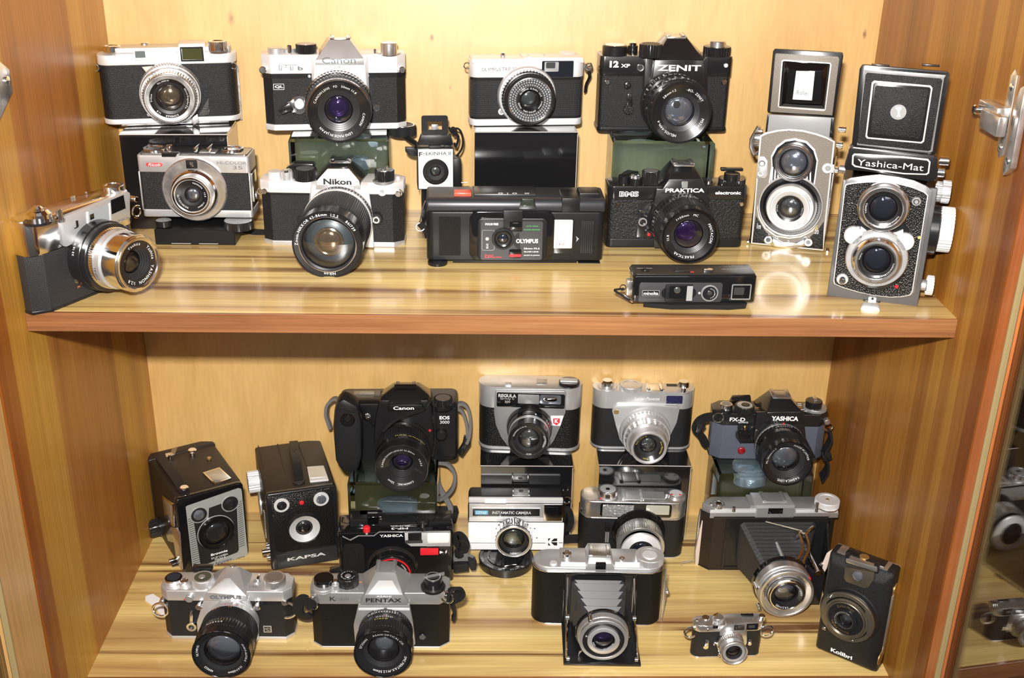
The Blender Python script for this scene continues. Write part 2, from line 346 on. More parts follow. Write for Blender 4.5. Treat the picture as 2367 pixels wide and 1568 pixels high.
# ------------------------------------------------------------------ a thing with its own frame; picture coordinates are read off its faces
def ray(px, py):
    d = Vector(((px - 1183.5) / FPX, -(py - 784) / FPX, 1)); return RC.transposed() @ d
class K:
    def __init__(s, name, label, cat, pose, group=None):
        x, y, yaw, w, h, z = pose
        s.o = Vector((x, y, z)); s.yaw = yaw; s.w = w * 1000; s.h = h * 1000
        s.R = Matrix.Rotation(yaw, 3, 'Z'); s.Ri = s.R.transposed()
        s.lc = s.Ri @ (CC - s.o) * 1000
        s.root = bpy.data.objects.new(name, None); COL.objects.link(s.root); s.root.empty_display_size = .02
        s.root.location = s.o; s.root.rotation_euler = (0, 0, yaw)
        tag(s.root, label, cat, group); s.v = (0, 0, 1)
    def view(s, ox, oy, sc): s.v = (ox, oy, sc)
    def _ray(s, zx, zy):
        ox, oy, sc = s.v; return s.Ri @ ray(ox + zx / sc, oy + zy / sc)
    def P(s, zx, zy, d=0):
        r = s._ray(zx, zy); t = (-d - s.lc.y) / r.y; return s.lc + r * t
    def F(s, zx, zy, d=0): p = s.P(zx, zy, d); return (p.x, p.z)
    def X(s, zx, zy, d=0): return s.P(zx, zy, d).x
    def Z(s, zx, zy, d=0): return s.P(zx, zy, d).z
    def T(s, zx, zy, z): r = s._ray(zx, zy); t = (z - s.lc.z) / r.z; p = s.lc + r * t; return (p.x, p.y)
    def SD(s, zx, zy, x): r = s._ray(zx, zy); t = (x - s.lc.x) / r.x; p = s.lc + r * t; return (p.y, p.z)
    def mmr(s, zr, zx, zy, d=0):      # picture radius -> mm at that depth
        p = s.P(zx, zy, d); return zr / s.v[2] * (p - s.lc).dot(s.Ri @ Vector(RC[2])) / FPX
    def add(s, name, bm, mat, par=None, label=None, **k):
        o = finish(bm, name, mat, par or s.root, **k)
        if label: o['label'] = label
        return o
    # --- front-face pieces
    def rect(s, name, mat, a, b, d0, d1, r=0, bev=0, par=None, **k):
        x0, z1 = s.F(*a, d1); x1, z0 = s.F(*b, d1)
        return s.add(name, bm_ext(rrect(x0, x1, z0, z1, r), -d0, -d1, 'y', bev), mat, par, **k)
    def frame(s, name, mat, a, b, d0, d1, t, r=0, par=None, **k):
        x0, z1 = s.F(*a, d1); x1, z0 = s.F(*b, d1)
        return s.add(name, bm_frame(x0, x1, z0, z1, t, r, -d0, -d1), mat, par, **k)
    def poly(s, name, mat, pts, d0, d1, bev=0, par=None, **k):
        return s.add(name, bm_ext([s.F(*p, d1) for p in pts], -d0, -d1, 'y', bev), mat, par, **k)
    def disc(s, name, mat, c, zr, d0, d1, bev=.3, par=None, dome=0, kn=None, **k):
        x, z = s.F(*c, d1); r = s.mmr(zr, *c, d1)
        pr = [(r, d0), (r, d1 - bev, 1), (r - bev, d1)]
        if dome: pr = [(r, d0), (r, d1)] + [(r * cos(a), d1 + dome * sin(a)) for a in (.4, .8, 1.2)] + [(0, d1 + dome)]
        else: pr.append((0, d1))
        return s.add(name, bm_lathe(pr, (x, z), 'y', 32, kn), mat, par, **k)
    def ring(s, name, mat, c, zr, t, d0, d1, par=None, **k):
        x, z = s.F(*c, d1); r = s.mmr(zr, *c, d1)
        return s.add(name, bm_lathe([(r, d0), (r, d1 - .2), (r - .2, d1), (r - t, d1), (r - t, d0)], (x, z), 'y', 40), mat, par, **k)
    def screw(s, c, zr, mat=None, d=.8, par=None): return s.disc('screw', mat or CHROME, c, zr, 0, d, .25, par)
    # --- top pieces: c is the picture point of the top centre
    def knob(s, name, mat, c, zr, z0, z1, kn=None, par=None, bev=.5, cap=None, dish=0, **k):
        x, y = s.T(*c, z1); r = zr / s.v[2] * (Vector((x, y, z1)) - s.lc).dot(s.Ri @ Vector(RC[2])) / FPX
        pr = [(r, z0), (r, z0 + .2, 1), (r, z1 - bev, 1), (r - bev, z1)]
        pr += [(r * .72, z1), (r * .68, z1 - dish), (0, z1 - dish)] if dish else [(0, z1)]
        o = s.add(name, bm_lathe(pr, (x, y), 'z', 40, kn), mat, par, **k)
        o['cx'] = x; o['cy'] = y; o['cr'] = r
        if cap: s.add('dial_face', bm_lathe([(r * .78, z1), (r * .78, z1 + .15), (0, z1 + .15)], (x, y), 'z', 32), cap, o)
        return o
    def text(s, txt, a, b, d=0, mat=None, par=None, bold=0, shear=0, name='lettering', spacing=1, flip=False, box=None):
        """a = picture point at the bottom left of the writing, b = top right, on the front plane d"""
        vs, fs, x0, x1, y0, y1 = glyphs(txt, bold, shear, spacing)
        X0, Z0 = s.F(*a, d); X1, Z1 = s.F(*b, d)
        bm = bmesh.new(); e = .12
        V = [bm.verts.new((X0 + (v[0] - x0) / (x1 - x0) * (X1 - X0), -d - e, Z0 + (v[1] - y0) / (y1 - y0) * (Z1 - Z0))) for v in vs]
        for f in fs: 
            try: bm.faces.new([V[i] for i in f])
            except ValueError: pass
        return s.add(name, bm, mat or WHITE, par, smooth=False)
    def toptext(s, txt, a, b, z, mat=None, par=None, bold=0, flip=True, name='lettering'):
        vs, fs, x0, x1, y0, y1 = glyphs(txt, bold)
        X0, Y0 = s.T(*a, z); X1, Y1 = s.T(*b, z); bm = bmesh.new()
        V = []
        for v in vs:
            u = (v[0] - x0) / (x1 - x0); w = (v[1] - y0) / (y1 - y0)
            if flip: u = 1 - u; w = 1 - w
            V.append(bm.verts.new((X0 + u * (X1 - X0), Y0 + w * (Y1 - Y0), z + .12)))
        for f in fs:
            try: bm.faces.new([V[i] for i in f])
            except ValueError: pass
        return s.add(name, bm, mat or WHITE, par, smooth=False)
    def ringtext(s, words, c, d, r, size, mat=None, par=None, bold=0, inward=False, slope=0, name='lens_lettering'):
        """words: [(text, start clock angle in degrees)], tops outward, clockwise, round centre c (x,z) mm"""
        bm = bmesh.new(); cx, cz = c
        for txt, a0 in words:
            ang = a0
            for ch in txt:
                if ch == ' ': ang += degrees(.32 * size / r); continue
                vs, fs, x0, x1, y0, y1 = glyphs(ch, bold)
                w = (x1 - x0) * size * 1.35; H0 = glyphs('H', bold); hs = size / (H0[5] - H0[4])
                th = radians(ang + degrees(w / 2 / r)); V = []
                for v in vs:
                    lx = (v[0] - (x0 + x1) / 2) * hs; lz = r + v[1] * hs
                    V.append(bm.verts.new((cx + lz * sin(th) + lx * cos(th), -(d + .12 - slope * (lz - r)), cz + lz * cos(th) - lx * sin(th))))
                for f in fs:
                    try: bm.faces.new([V[i] for i in f])
                    except ValueError: pass
                ang += degrees((w + size * .28) / r)
        return s.add(name, bm, mat or WHITE, par, smooth=False)
    def barreltext(s, words, c, r, d, size, mat=None, par=None, name='scale_marks', top='in'):
        """engraving wrapped on the cylinder of a lens, read from above; tops towards the body"""
        bm = bmesh.new(); cx, cz = c
        for txt, a0 in words:
            ang = a0
            for ch in txt:
                if ch == ' ': ang += degrees(.4 * size / r); continue
                vs, fs, x0, x1, y0, y1 = glyphs(ch, .02); w = (x1 - x0) * size * 1.3; V = []
                for v in vs:
                    th = radians(ang) + (v[0] - x0) * size * 1.35 / r
                    V.append(bm.verts.new((cx + (r + .12) * sin(th), -(d - v[1] * size * 1.3), cz + (r + .12) * cos(th))))
                for f in fs:
                    try: bm.faces.new([V[i] for i in f])
                    except ValueError: pass
                ang += degrees((w + size * .35) / r)
        return s.add(name, bm, mat or WHITE, par, smooth=False)
    def prism(s, name, mat, pts, bev=.5, par=None, **k): return s.add(name, bm_hull([tuple(p) for p in pts], bev), mat, par, **k)
    def box(s, name, mat, x0, x1, y0, y1, z0, z1, bev=.3, par=None, **k): return s.add(name, bm_box(x0, x1, y0, y1, z0, z1, bev), mat, par, **k)
    def shoe(s, c, z, w=21, l=18, mat=CHROME, par=None, y=None, h=2.6):
        """accessory shoe: plate with two folded side rails"""
        x, yy = s.T(*c, z + h) if y is None else (s.T(*c, z + h)[0], y)
        b = [bm_box(x - w / 2, x + w / 2, yy, yy + l, z - 1, z + .6, .1)]
        for q in (-1, 1):
            b.append(bm_box(x + q * w / 2 - .5, x + q * w / 2 + .5, yy, yy + l, z, z + h, .1))
            b.append(bm_box(min(x + q * w / 2, x + q * (w / 2 - 3.6)), max(x + q * w / 2, x + q * (w / 2 - 3.6)), yy, yy + l, z + h - .7, z + h, .1))
        return s.add('hot_shoe', join(*b), mat, par)
    def lug(s, c, d, mat=CHROME, R=5, r=.7, tilt=0, par=None, name='strap_ring'):
        p = s.P(*c, d); pts = []
        for i in range(20):
            a = 2 * pi * i / 20; v = Vector((R * cos(a) * cos(tilt), -R * cos(a) * sin(tilt), R * sin(a))); pts.append(p + v)
        return s.add(name, bm_tube(pts, r, 6, True), mat, par)
    # --- lens
    def lens(s, c, d, zr, segs, ringmat=None, rimmat=None, ring_o=.90, ring_i=.66, gr=.55, coatm=None, dep=5, cdep=10, words=(), tsize=2.0, tmat=None, rimt=.06, label=None, glassdome=2.2, name='lens', cone=2.0, inr=.72, wordr=None):
        cx, cz = s.F(*c, d); R = s.mmr(zr, *c, d)
        first = None; objs = []
        for q in segs:
            nm, mat, r0, t0, r1, t1 = q[:6]; kn = q[6] if len(q) > 6 else None
            ch = .45
            pr = [(max(r0 - 4, 1), t0), (r0 - ch, t0), (r0, t0 + ch, 1), (r1, t1 - ch, 1), (r1 - ch, t1), (max(r1 - 4, 1), t1)]
            bm = bm_lathe(pr, (cx, cz), 'y', 64, kn)
            if first is None: first = s.add(name if nm is None else nm, bm, mat, None, label); objs.append(first)
            else: objs.append(s.add(nm, bm, mat, first))
        Ri = R * (1 - rimt)
        objs.append(s.add('front_rim', bm_lathe([(R - .5, d - 3), (R, d - 2.4), (R, d - .5), (R - .5, d), (Ri + .4, d), (Ri, d - .4), (Ri, d - 1.2), (R * ring_o, d - 1.6)], (cx, cz), 'y', 64), rimmat or BLK, first))
        ro, ri = R * ring_o, R * ring_i
        objs.append(s.add('name_ring', bm_lathe([(ro, d - 1.6), (ri, d - 1.6 - cone)], (cx, cz), 'y', 64), ringmat or BLK, first))
        g = R * gr; z0 = d - 1.6 - cone
        steps = [(ri, z0)]; nst = 4
        for i in range(nst):
            rr = ri + (g - ri) * (i + 1) / nst; zz = z0 - dep * (i + 1) / nst
            steps += [(steps[-1][0], zz + dep / nst * .3), (rr, zz)]
        objs.append(s.add('inner_barrel', bm_lathe(steps, (cx, cz), 'y', 48), INNER, first))
        gz = z0 - dep
        gd = [(g * cos(a), gz + glassdome * sin(a)) for a in (0, .25, .5, .75, 1., 1.25, 1.45)] + [(0, gz + glassdome)]
        objs.append(s.add('front_glass', bm_lathe(gd, (cx, cz), 'y', 48), GLASSL, first))
        ir = g * inr
        objs.append(s.add('inner_cone', bm_lathe([(g, gz), (g * .93, gz - cdep * .4), (ir, gz - cdep)], (cx, cz), 'y', 40), INNER, first))
        cdm = [(ir, gz - cdep)] + [(ir * cos(a), gz - cdep + ir * .35 * sin(a)) for a in (.3, .6, .9, 1.2)] + [(0, gz - cdep + ir * .35)]
        objs.append(s.add('inner_element', bm_lathe(cdm, (cx, cz), 'y', 40), coatm or C_DRK, first))
        if words:
            wr = wordr or (ri + ro) / 2
            s.ringtext(words, (cx, cz), d - 1.5 - cone * (ro - wr) / max(ro - ri, .1), wr - tsize * .5, tsize, tmat, first, slope=-cone / max(ro - ri, .1) * 1.0)
        first['ax'] = cx; first['az'] = cz; first['ar'] = R
        return first
def bm_frame(x0, x1, z0, z1, t, r, ya, yb):
    o = rrect(x0, x1, z0, z1, r, 5); i = rrect(min(x0, x1) + t, max(x0, x1) - t, min(z0, z1) + t, max(z0, z1) - t, max(r - t, .3) if r else 0, 5)
    bm = bmesh.new(); rows = []
    if len(o) != len(i): o = rrect(x0, x1, z0, z1, .31, 5)
    for pts, y in ((o, ya), (o, yb), (i, yb), (i, ya)): rows.append([bm.verts.new((p[0], y, p[1])) for p in pts])
    n = len(o)
    for k in range(4):
        a, b = rows[k], rows[(k + 1) % 4]
        for j in range(n): bm.faces.new((a[j], a[(j + 1) % n], b[(j + 1) % n], b[j]))
    return bm
def loft(o1, z1, o2, z2):
    bm = bmesh.new(); A = [bm.verts.new((p[0], p[1], z1)) for p in o1]; B = [bm.verts.new((p[0], p[1], z2)) for p in o2]
    n = len(A)
    for i in range(n): bm.faces.new((A[i], A[(i + 1) % n], B[(i + 1) % n], B[i]))
    bm.faces.new(A); bm.faces.new(B[::-1]); return bm
def layers(k, D, shape, zs, c=(10, 8), W_=None, extra=0):
    """body slices: zs = [(name, mat, z0, z1, inset, bevel)]"""
    w = (W_ or k.w) / 2; out = []
    for nm, mat, z0, z1, ins, bv in zs:
        a, b, y0, y1 = -w + ins, w - ins, ins, D - ins
        if shape == 'round': pl = rrect(a, b, y0, y1, min(c[0], (y1 - y0) / 2), 8)
        elif shape == 'oct': pl = octa(a, b, y0, y1, c[0], c[1])
        out.append(k.add(nm, bm_ext(pl, z0, z1, 'z', bv, 3), mat))
    return out
# ================================================================== the cabinet
WBACK = wood('pale_birch_panel', 'z', [(.25, (.55, .33, .10)), (.45, (.63, .385, .125)), (.6, (.67, .42, .145)), (.8, (.72, .48, .19))], .35, 18, rough=.44, coat_=.9, crough=.36, spec=1.0, pore=(.94, 1.04),
    knots=[((.1, 0, .1), .0001, (.1, .05, .02)), ((-.0665, .002, .1855), .0028, (.09, .035, .012)), ((-.0475, .002, .1345), .0020, (.13, .06, .03)), ((.385, .002, .196), .003, (.12, .05, .02)), ((-.272, .002, .202), .0045, (.36, .19, .07))])
LY = (1.0, .92, .62); LB = (.72, .48, .34); LR = (.52, .28, .18); LM = (.85, .68, .45)
gr = [(.25, (.36, .175, .036)), (.5, (.50, .26, .055)), (.75, (.58, .33, .085))]
WL = wood('left_side_staves', 'z', gr, .05, 30, rough=.36, coat_=.1, spec=.35, staves=('Y', -.43, .0, [(-.43, (1.2, 1.1, .9)), (-.405, (.9, .72, .5)), (-.372, (.50, .26, .16)), (-.352, (.62, .38, .24)), (-.336, (.98, .92, .6)), (-.26, (.78, .58, .46)), (-.10, (1.0, .92, .6)), (-.04, (.95, .85, .62))]))
WR = wood('right_side_staves', 'z', [(p, (c[0] * .86, c[1] * .92, c[2] * 1.05)) for p, c in gr], .05, 30, rough=.36, coat_=.1, spec=.35, staves=('Y', -.43, .0, [(-.43, (.9, .5, .3)), (-.373, (.50, .27, .20)), (-.346, (.70, .50, .36)), (-.322, (.92, .76, .48)), (-.306, (.72, .52, .34)), (-.284, (.90, .72, .44)), (-.262, (.68, .47, .30)), (-.236, (.92, .70, .42)), (-.13, (.70, .48, .30)), (-.06, (.78, .53, .32))]),
    streak=[(.04, 22, .6, .72, (.16, .06, .02), 3)])
tig = [(.22, (.46, .27, .085)), (.42, (.68, .47, .165)), (.6, (.77, .57, .225)), (.8, (.82, .63, .30))]
WS = wood('streaked_shelf_wood', 'x', tig, .06, 26, rough=.3, coat_=.28, streak=[(.08, 11, .50, .66, (.33, .18, .07), 1.7), (.03, 45, .54, .66, (.17, .075, .028), 5.2)])
WF = wood('streaked_floor_wood', 'x', tig, .06, 26, rough=.33, coat_=.22, streak=[(.07, 15, .51, .66, (.36, .20, .07), 8.1), (.03, 44, .55, .65, (.15, .065, .022), 2.6)])
WE = wood('reddish_shelf_edge', 'x', [(.25, (.14, .05, .018)), (.5, (.26, .105, .04)), (.75, (.38, .18, .07))], .05, 45, rough=.35, coat_=.3)
WDR = wood('orange_door_edge', 'z', [(.25, (.32, .08, .02)), (.7, (.48, .15, .04))], .05, 30, rough=.35)
WDF = wood('door_frame_wood', 'z', [(.25, (.40, .20, .06)), (.7, (.55, .32, .11))], .05, 30, rough=.35)
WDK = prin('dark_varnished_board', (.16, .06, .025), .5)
BEAD = prin('pale_glazing_bead', (.27, .20, .09), .45)
PANE = filmglass('door_glass', (.95, .95, .93), .07, .8, .01)
def wbox(name, mat, x0, x1, y0, y1, z0, z1, par, bev=0, label=None):
    o = finish(bm_box(x0, x1, y0, y1, z0, z1, bev, 1), name, mat, par, scale=1, smooth=False)
    if label: o['label'] = label
    return o
cab = bpy.data.objects.new('display_cabinet', None); COL.objects.link(cab)
tag(cab, 'open wooden display cabinet with striped side boards holding all the cameras', 'cabinet')
HW = .4
wbox('back_panel', WBACK, -HW - .02, HW + .02, 0, .012, -H - .02, .55, cab)
wbox('side_panel', WL, -HW - .022, -HW, -.372, 0, -H - .02, .55, cab)
wbox('side_panel', WR, HW, HW + .022, -.373, 0, -H - .02, .55, cab)
TSH = .0173
sh = wbox('shelf', WS, -HW, HW, -DEP + .004, 0, -TSH, 0, cab)
wbox('shelf_edge', WE, -HW, HW, -DEP, -DEP + .004, -TSH, -.0001, sh, .0005)
fl = wbox('bottom_board', WF, -HW, HW, -DEP + .004, 0, -H - .02, -H, cab)
wbox('board_edge', WE, -HW, HW, -DEP, -DEP + .004, -H - .02, -H - .0001, fl, .0005)
wbox('plinth', WDK, -HW, HW, -DEP + .02, -DEP + .032, -H - .12, -H - .02, cab)
wbox('cornice', WDK, -HW, HW, -.37, 0, .55, .57, cab)
# pale chip in the bottom board
cp_ = bmesh.new()
def chip():
    c = Vector((-.1885, -.2545, -H)); pts = [(-2, 9), (1.5, 8), (2, 3), (4, -1), (3, -4), (1, -5), (2, -9), (-1, -11), (-3, -7), (-6, -3), (-3, -1), (-4, 1), (-1, 3)]
    return bm_ext([(c.x * 1000 + a * .75, c.y * 1000 + b * .75) for a, b in pts], c.z * 1000, c.z * 1000 + .15, 'z')
finish(chip(), 'filler_patch', prin('yellow_wood_filler', (.62, .42, .16), .6), fl, smooth=False)['label'] = 'pale filler patch in a dark streak'
# doors, both standing open
def door(side, phi):
    s = side; hx = HW + .0 if s > 0 else -HW - .0
    d = bpy.data.objects.new('door', None); COL.objects.link(d); d.parent = cab
    d.location = (hx, -.376, 0); d.rotation_euler = (0, 0, phi)
    w = .42
    def b(n, m, x0, x1, y0, y1, z0, z1, bev=0, par=None):
        o = wbox(n, m, min(s * x0, s * x1), max(s * x0, s * x1), y0, y1, z0, z1, par or d, bev); return o
    st = .050 if s < 0 else .014
    # door runs towards -y from the hinge, 20 mm thick towards the outside
    b('hinge_stile', WDR if s > 0 else WDF, .0, .02, -st, 0, -H - .05, .55)
    b('glazing_bead', BEAD, -.001, .005, -st - .004, -st, -H - .02, .52, .0015)
    b('glass_pane', PANE, .0095, .0105, -w + .03, -st, -H - .02, .52)
    b('closing_stile', WDF, 0, .02, -w, -w + .03, -H - .05, .55)
    b('bottom_rail', WDF, 0, .02, -w + .03, -st, -H - .05, -H - .02)
    return d
dr = door(1, radians(5)); dl = door(-1, radians(-4))
# dark backing panels added behind the door glass, covering the grey world
tag(wbox('dark_backing_right', WDK, .60, .62, -1.0, .02, -.7, .6, None), kind='structure')
tag(wbox('dark_backing_left', WDK, -.62, -.60, -1.0, .02, -.7, .6, None), kind='structure')
# hinges
def hinge(side, y0, z0):
    s = side; x = s * HW * 1000
    h = bpy.data.objects.new('hinge', None); COL.objects.link(h); h.parent = cab
    def bb(n, m, a0, a1, y_0, y_1, z_0, z_1, bev=.4, par=None):
        return finish(bm_box(min(x - s * a0, x - s * a1), max(x - s * a0, x - s * a1), y_0, y_1, z_0, z_1, bev), n, m, par or h)
    Y = y0 * 1000; Z = z0 * 1000
    pl = finish(bm_ext([(Y - 14, Z + 34), (Y - 20, Z + 40), (Y - 25, Z + 36), (Y - 28, Z - 26), (Y - 20, Z - 30), (Y - 14, Z - 22)], x - s * 0, x - s * 1.2, 'x', .3), 'mounting_plate', CHROMEW, h)
    for dz in (26, -22): finish(bm_lathe([(3, x - s * 1), (3, x - s * 2), (1, x - s * 2.8), (0, x - s * 2.8)], (Y - 20, Z + dz), 'x', 20), 'screw', CHROME, h)
    bb('hinge_arm', CHROMEW, 0, 10, Y - 22, Y + 14, Z - 3, Z + 10, 1)
    bb('hinge_arm_cover', CHROMEW, 8, 16, Y - 40, Y - 6, Z - 9, Z + 7, 1.5)
    finish(bm_lathe([(4, x - s * 2), (4, x - s * 14), (3, x - s * 15), (0, x - s * 15)], (Y + 10, Z + 2), 'x', 20), 'pivot', CHROME, h)
    finish(bm_ext([(Y - 44, Z + 30), (Y - 52, Z + 34), (Y - 54, Z - 30), (Y - 44, Z - 38), (Y - 40, Z - 30), (Y - 40, Z + 20)], x - s * 1, x - s * 6, 'x', .5), 'door_plate', CHROMEW, h)
    finish(bm_lathe([(3, x - s * 6), (3, x - s * 7), (0, x - s * 7.8)], (Y - 47, Z - 26), 'x', 20), 'screw', CHROME, h)
    return h
hinge(1, -.303, .178)
def left_plate():
    h = bpy.data.objects.new('hinge', None); COL.objects.link(h); h.parent = cab; x = -400
    finish(bm_ext([(-262, 178), (-300, 160), (-330, 168), (-330, 200), (-280, 206), (-262, 196)], x, x + 2, 'x', .3), 'mounting_plate', CHROMEW, h)
    finish(bm_lathe([(4, x + 2), (4, x + 3), (1, x + 4), (0, x + 4)], (-270, 188), 'x', 20), 'screw', CHROME, h)
left_plate()
# ================================================================== upper shelf, back row
def cam(name, label, pose): return K(name, label, 'camera', pose)
# ---- silver rangefinder with amber-looking lens
k = cam('rangefinder_camera', 'silver and black rangefinder camera with chrome lens on the tall leftmost black box', (-.3308, -.0394, .216, .135, .0699, .1022))
k.view(0, 60, 3.92)
zb = k.Z(1500, 912); z1 = k.Z(1550, 832); z2 = k.Z(1500, 352); z3 = k.Z(1300, 262)
layers(k, 32, 'round', [('base_plate', SATINW, 0, z1, 0, 1), ('leatherette_body', LEA, z1, z2, .6, 0), ('top_plate', SATINW, z2, z3, 0, 1.2)], c=(13, 13), W_=136)
zt = k.Z(1100, 205)
k.add('top_deck', bm_ext(rrect(k.X(1020, 210), k.X(2090, 210), 2, 27, 3), z3 - 1, zt, 'z', .8), SATIN)
k.rect('rangefinder_front', SATINW, (1205, 205), (1605, 305), 0, 1.4, 1, .3)
k.rect('rangefinder_window', GLASSV, (1220, 228), (1320, 288), 1, 1.7, .5); k.rect('window_mask', prin('grey_window', (.22, .23, .24), .3), (1220, 228), (1320, 288), .8, 1.5, .5)
vh = k.rect('viewfinder_housing', SATINW, (1612, 165), (1870, 318), -24, 2.0, 1.5, .6)
k.frame('viewfinder_surround', BLK, (1628, 192), (1850, 318), 1.5, 2.8, 1.5, .6, vh)
k.rect('viewfinder_glass', prin('olive_viewfinder_glass', (.055, .055, .02), .06, 0, coat=.6), (1645, 200), (1840, 310), 1.8, 2.3, .4, 0, vh)
k.knob('rewind_knob', CHROME, (1968, 135), 82, zt, zt + 9, (36, .8), dish=.6)
k.knob('film_advance', CHROME, (1010, 178), 78, zt - 4, zt + 1.5, None, dish=.5)
k.knob('shutter_button', CHROME, (1310, 150), 36, zt, zt + 1.5)
k.lug((868, 382), -6, R=3); k.lug((2115, 362), -4, R=3)
k.rect('side_flap', CHROMEW, (2135, 350), (2195, 850), -20, -17, .5)
L = k.lens((1537, 662), 34, 222, [(None, CHROMEW, 30.5, 0, 30.5, 6), ('shutter_ring', SATIND, 30.5, 6, 30, 14, (70, .4)), ('aperture_ring', CHROMEW, 29, 14, 28.5, 22), ('focus_ring', CHROME, 27, 22, 25.5, 31, (60, .5))],
    rimmat=CHROMEW, ring_o=.80, ring_i=.66, gr=.56, coatm=C_AMB, words=[('No.1081141', 325), ('Nitto Kogaku Co.', 58), ('KOMINAR', 158), ('1:1.8', 215), ('F=5cm', 262)], tsize=1.7, tmat=WHITE, rimt=.08, dep=3)
k.poly('worn_corner', CREAM, [(1285, 372), (1400, 362), (1420, 400), (1340, 440)], .2, .8, .1)
k.poly('focus_lever', CHROMEW, [(1740, 830), (1790, 800), (1805, 870), (1760, 900), (1735, 880)], 0, 6, .4)
k.screw((1885, 765), 14); k.screw((1350, 800), 20)
k.poly('worn_plate', prin('dotted_worn_plate', (.06, .055, .05), .5, bump=('vor', 900, .8, .0006)), [(1800, 810), (1890, 650), (1890, 800), (1850, 815)], .5, .8, .1)
k.box('tripod_plate', CHROMEW, k.X(1100, 930), k.X(2080, 930), 3, 26, -2.6, 0, .8)

# ---- FTb
k = cam('slr_camera', 'chrome reflex camera with bare silver prism on the left clear stand', (-.1629, -.0449, .1287, .144, .0762, .0986))
k.view(560, 60, 4.3556)
D = 32
zA = k.Z(400, 995); zB = k.Z(400, 530); zC = k.Z(400, 485); zD = k.Z(300, 292)
layers(k, D, 'oct', [('base_plate', SATINW, 0, zA, 0, .5), ('leatherette_body', LEA, zA, zB, .8, 0), ('black_band', BLK, zB, zC, .3, 0), ('top_plate', SATINW, zC, zD, 0, .8)], c=(9, 7), W_=144)
# mirror housing and prism
hb = k.prism('mirror_housing', SATINW, [k.P(725, 400, 6), k.P(1235, 400, 6), k.P(1260, 700, 6), k.P(715, 700, 6), k.P(715, 990, 6), k.P(1260, 990, 6)] + [Vector((x, 0, z)) for x in (k.X(700, 500), k.X(1275, 500)) for z in (zA, zD)], .5)
pr = k.prism('prism_housing', SATIN, [k.P(732, 395, 6.2), k.P(1228, 395, 6.2), k.P(740, 345, 6.2), k.P(1222, 330, 6.2), k.P(872, 140, -6), k.P(1085, 140, -6)] + [Vector((k.X(860, 140, -6), 26, k.Z(870, 140, -6))), Vector((k.X(1085, 140, -6), 26, k.Z(870, 140, -6))), Vector((k.X(770, 300), 30, zD)), Vector((k.X(1190, 300), 30, zD))], .5)
k.text('Canon', (805, 380), (1140, 312), 6.4, prin('grey_lettering', (.12, .12, .13), .5), pr)
k.disc('red_dot', REDT, (977, 414), 6, 6, 6.4, .1, hb)
k.shoe((985, 110), k.Z(870, 140, -6), 19, 17, CHROME, pr, y=6)
GRL = MATS['grey_lettering']
k.text('FT', (370, 447), (550, 392), .2, GRL, None, .03); k.text('b', (560, 447), (610, 405), .2, GRL, None, .03)
k.text('FT', (377, 442), (545, 397), .3, SATINW, None, -.012)
k.text('QL', (328, 630), (412, 598), 0, WHITE, None, .03); k.frame('emblem_frame', WHITE, (310, 585), (424, 643), -.5, .1, .35, .8)
sl = k.disc('self_timer', CHROME, (575, 795), 92, 0, 4, .4); k.disc('timer_hub', SATINW, (575, 795), 48, 4, 7, .8, sl)
k.poly('timer_lever', BLK, [(360, 850), (475, 775), (520, 850), (400, 895)], 3, 6, .6, sl); k.poly('lever_arm', CHROME, [(455, 770), (520, 740), (560, 860), (510, 880)], 3, 5.5, .4, sl)
k.disc('flash_socket', CHROME, (1353, 825), 36, 0, 2, .3); k.disc('socket_hole', BLKT, (1353, 825), 18, 1.9, 2.1, .1)
k.screw((675, 508), 16, SATIND); k.screw((1265, 503), 14, SATIND)
k.knob('advance_lever', SATIN, (335, 215), 78, zD, zD + 6); k.knob('shutter_button', CHROME, (470, 188), 22, zD, zD + 9); k.knob('shutter_collar', SATIN, (475, 225), 62, zD, zD + 4)
k.knob('shutter_speed_dial', BLK, (640, 178), 104, zD, zD + 9, (30, .9), cap=SATIND)
k.knob('rewind_base', SATIN, (1475, 260), 120, zD, zD + 1.5); k.knob('rewind_knob', CHROMEW, (1475, 165), 84, zD, zD + 12, dish=1); k.box('rewind_crank', SATIN, *(lambda x, y: (x - 6, x + 6, y - 1.5, y + 1.5))(*k.T(1475, 165, zD + 12)), zD + 11, zD + 12.6, .3)
k.knob('small_pin', CHROME, (1335, 228), 14, zD, zD + 5)
k.disc('strap_lug', CHROME, (205, 445), 36, -8, 1.5, .6); k.disc('strap_lug', CHROME, (1610, 445), 34, -8, 1.5, .6)
L = k.lens((972, 868), 48, 316, [(None, CHROME, 34, 5, 33.5, 9), ('aperture_ring', BLK, 33.5, 9, 33, 18, (60, .6)), ('barrel', BLK, 31.5, 18, 31.5, 26), ('focus_ring', RUB, 33.2, 26, 33.2, 36, (60, .8)), ('chrome_band', CHROME, 31.8, 36, 31.2, 44)],
    ring_o=.93, ring_i=.67, gr=.46, coatm=C_PUR, dep=7, words=[('CANON LENS', 290), ('FD', 350), ('50mm  1:1.8', 8), ('CANON', 95), ('LENS MADE IN JAPAN', 150)], tsize=2.2, tmat=WHITE, rimmat=BLK, rimt=.05, cone=3.5)

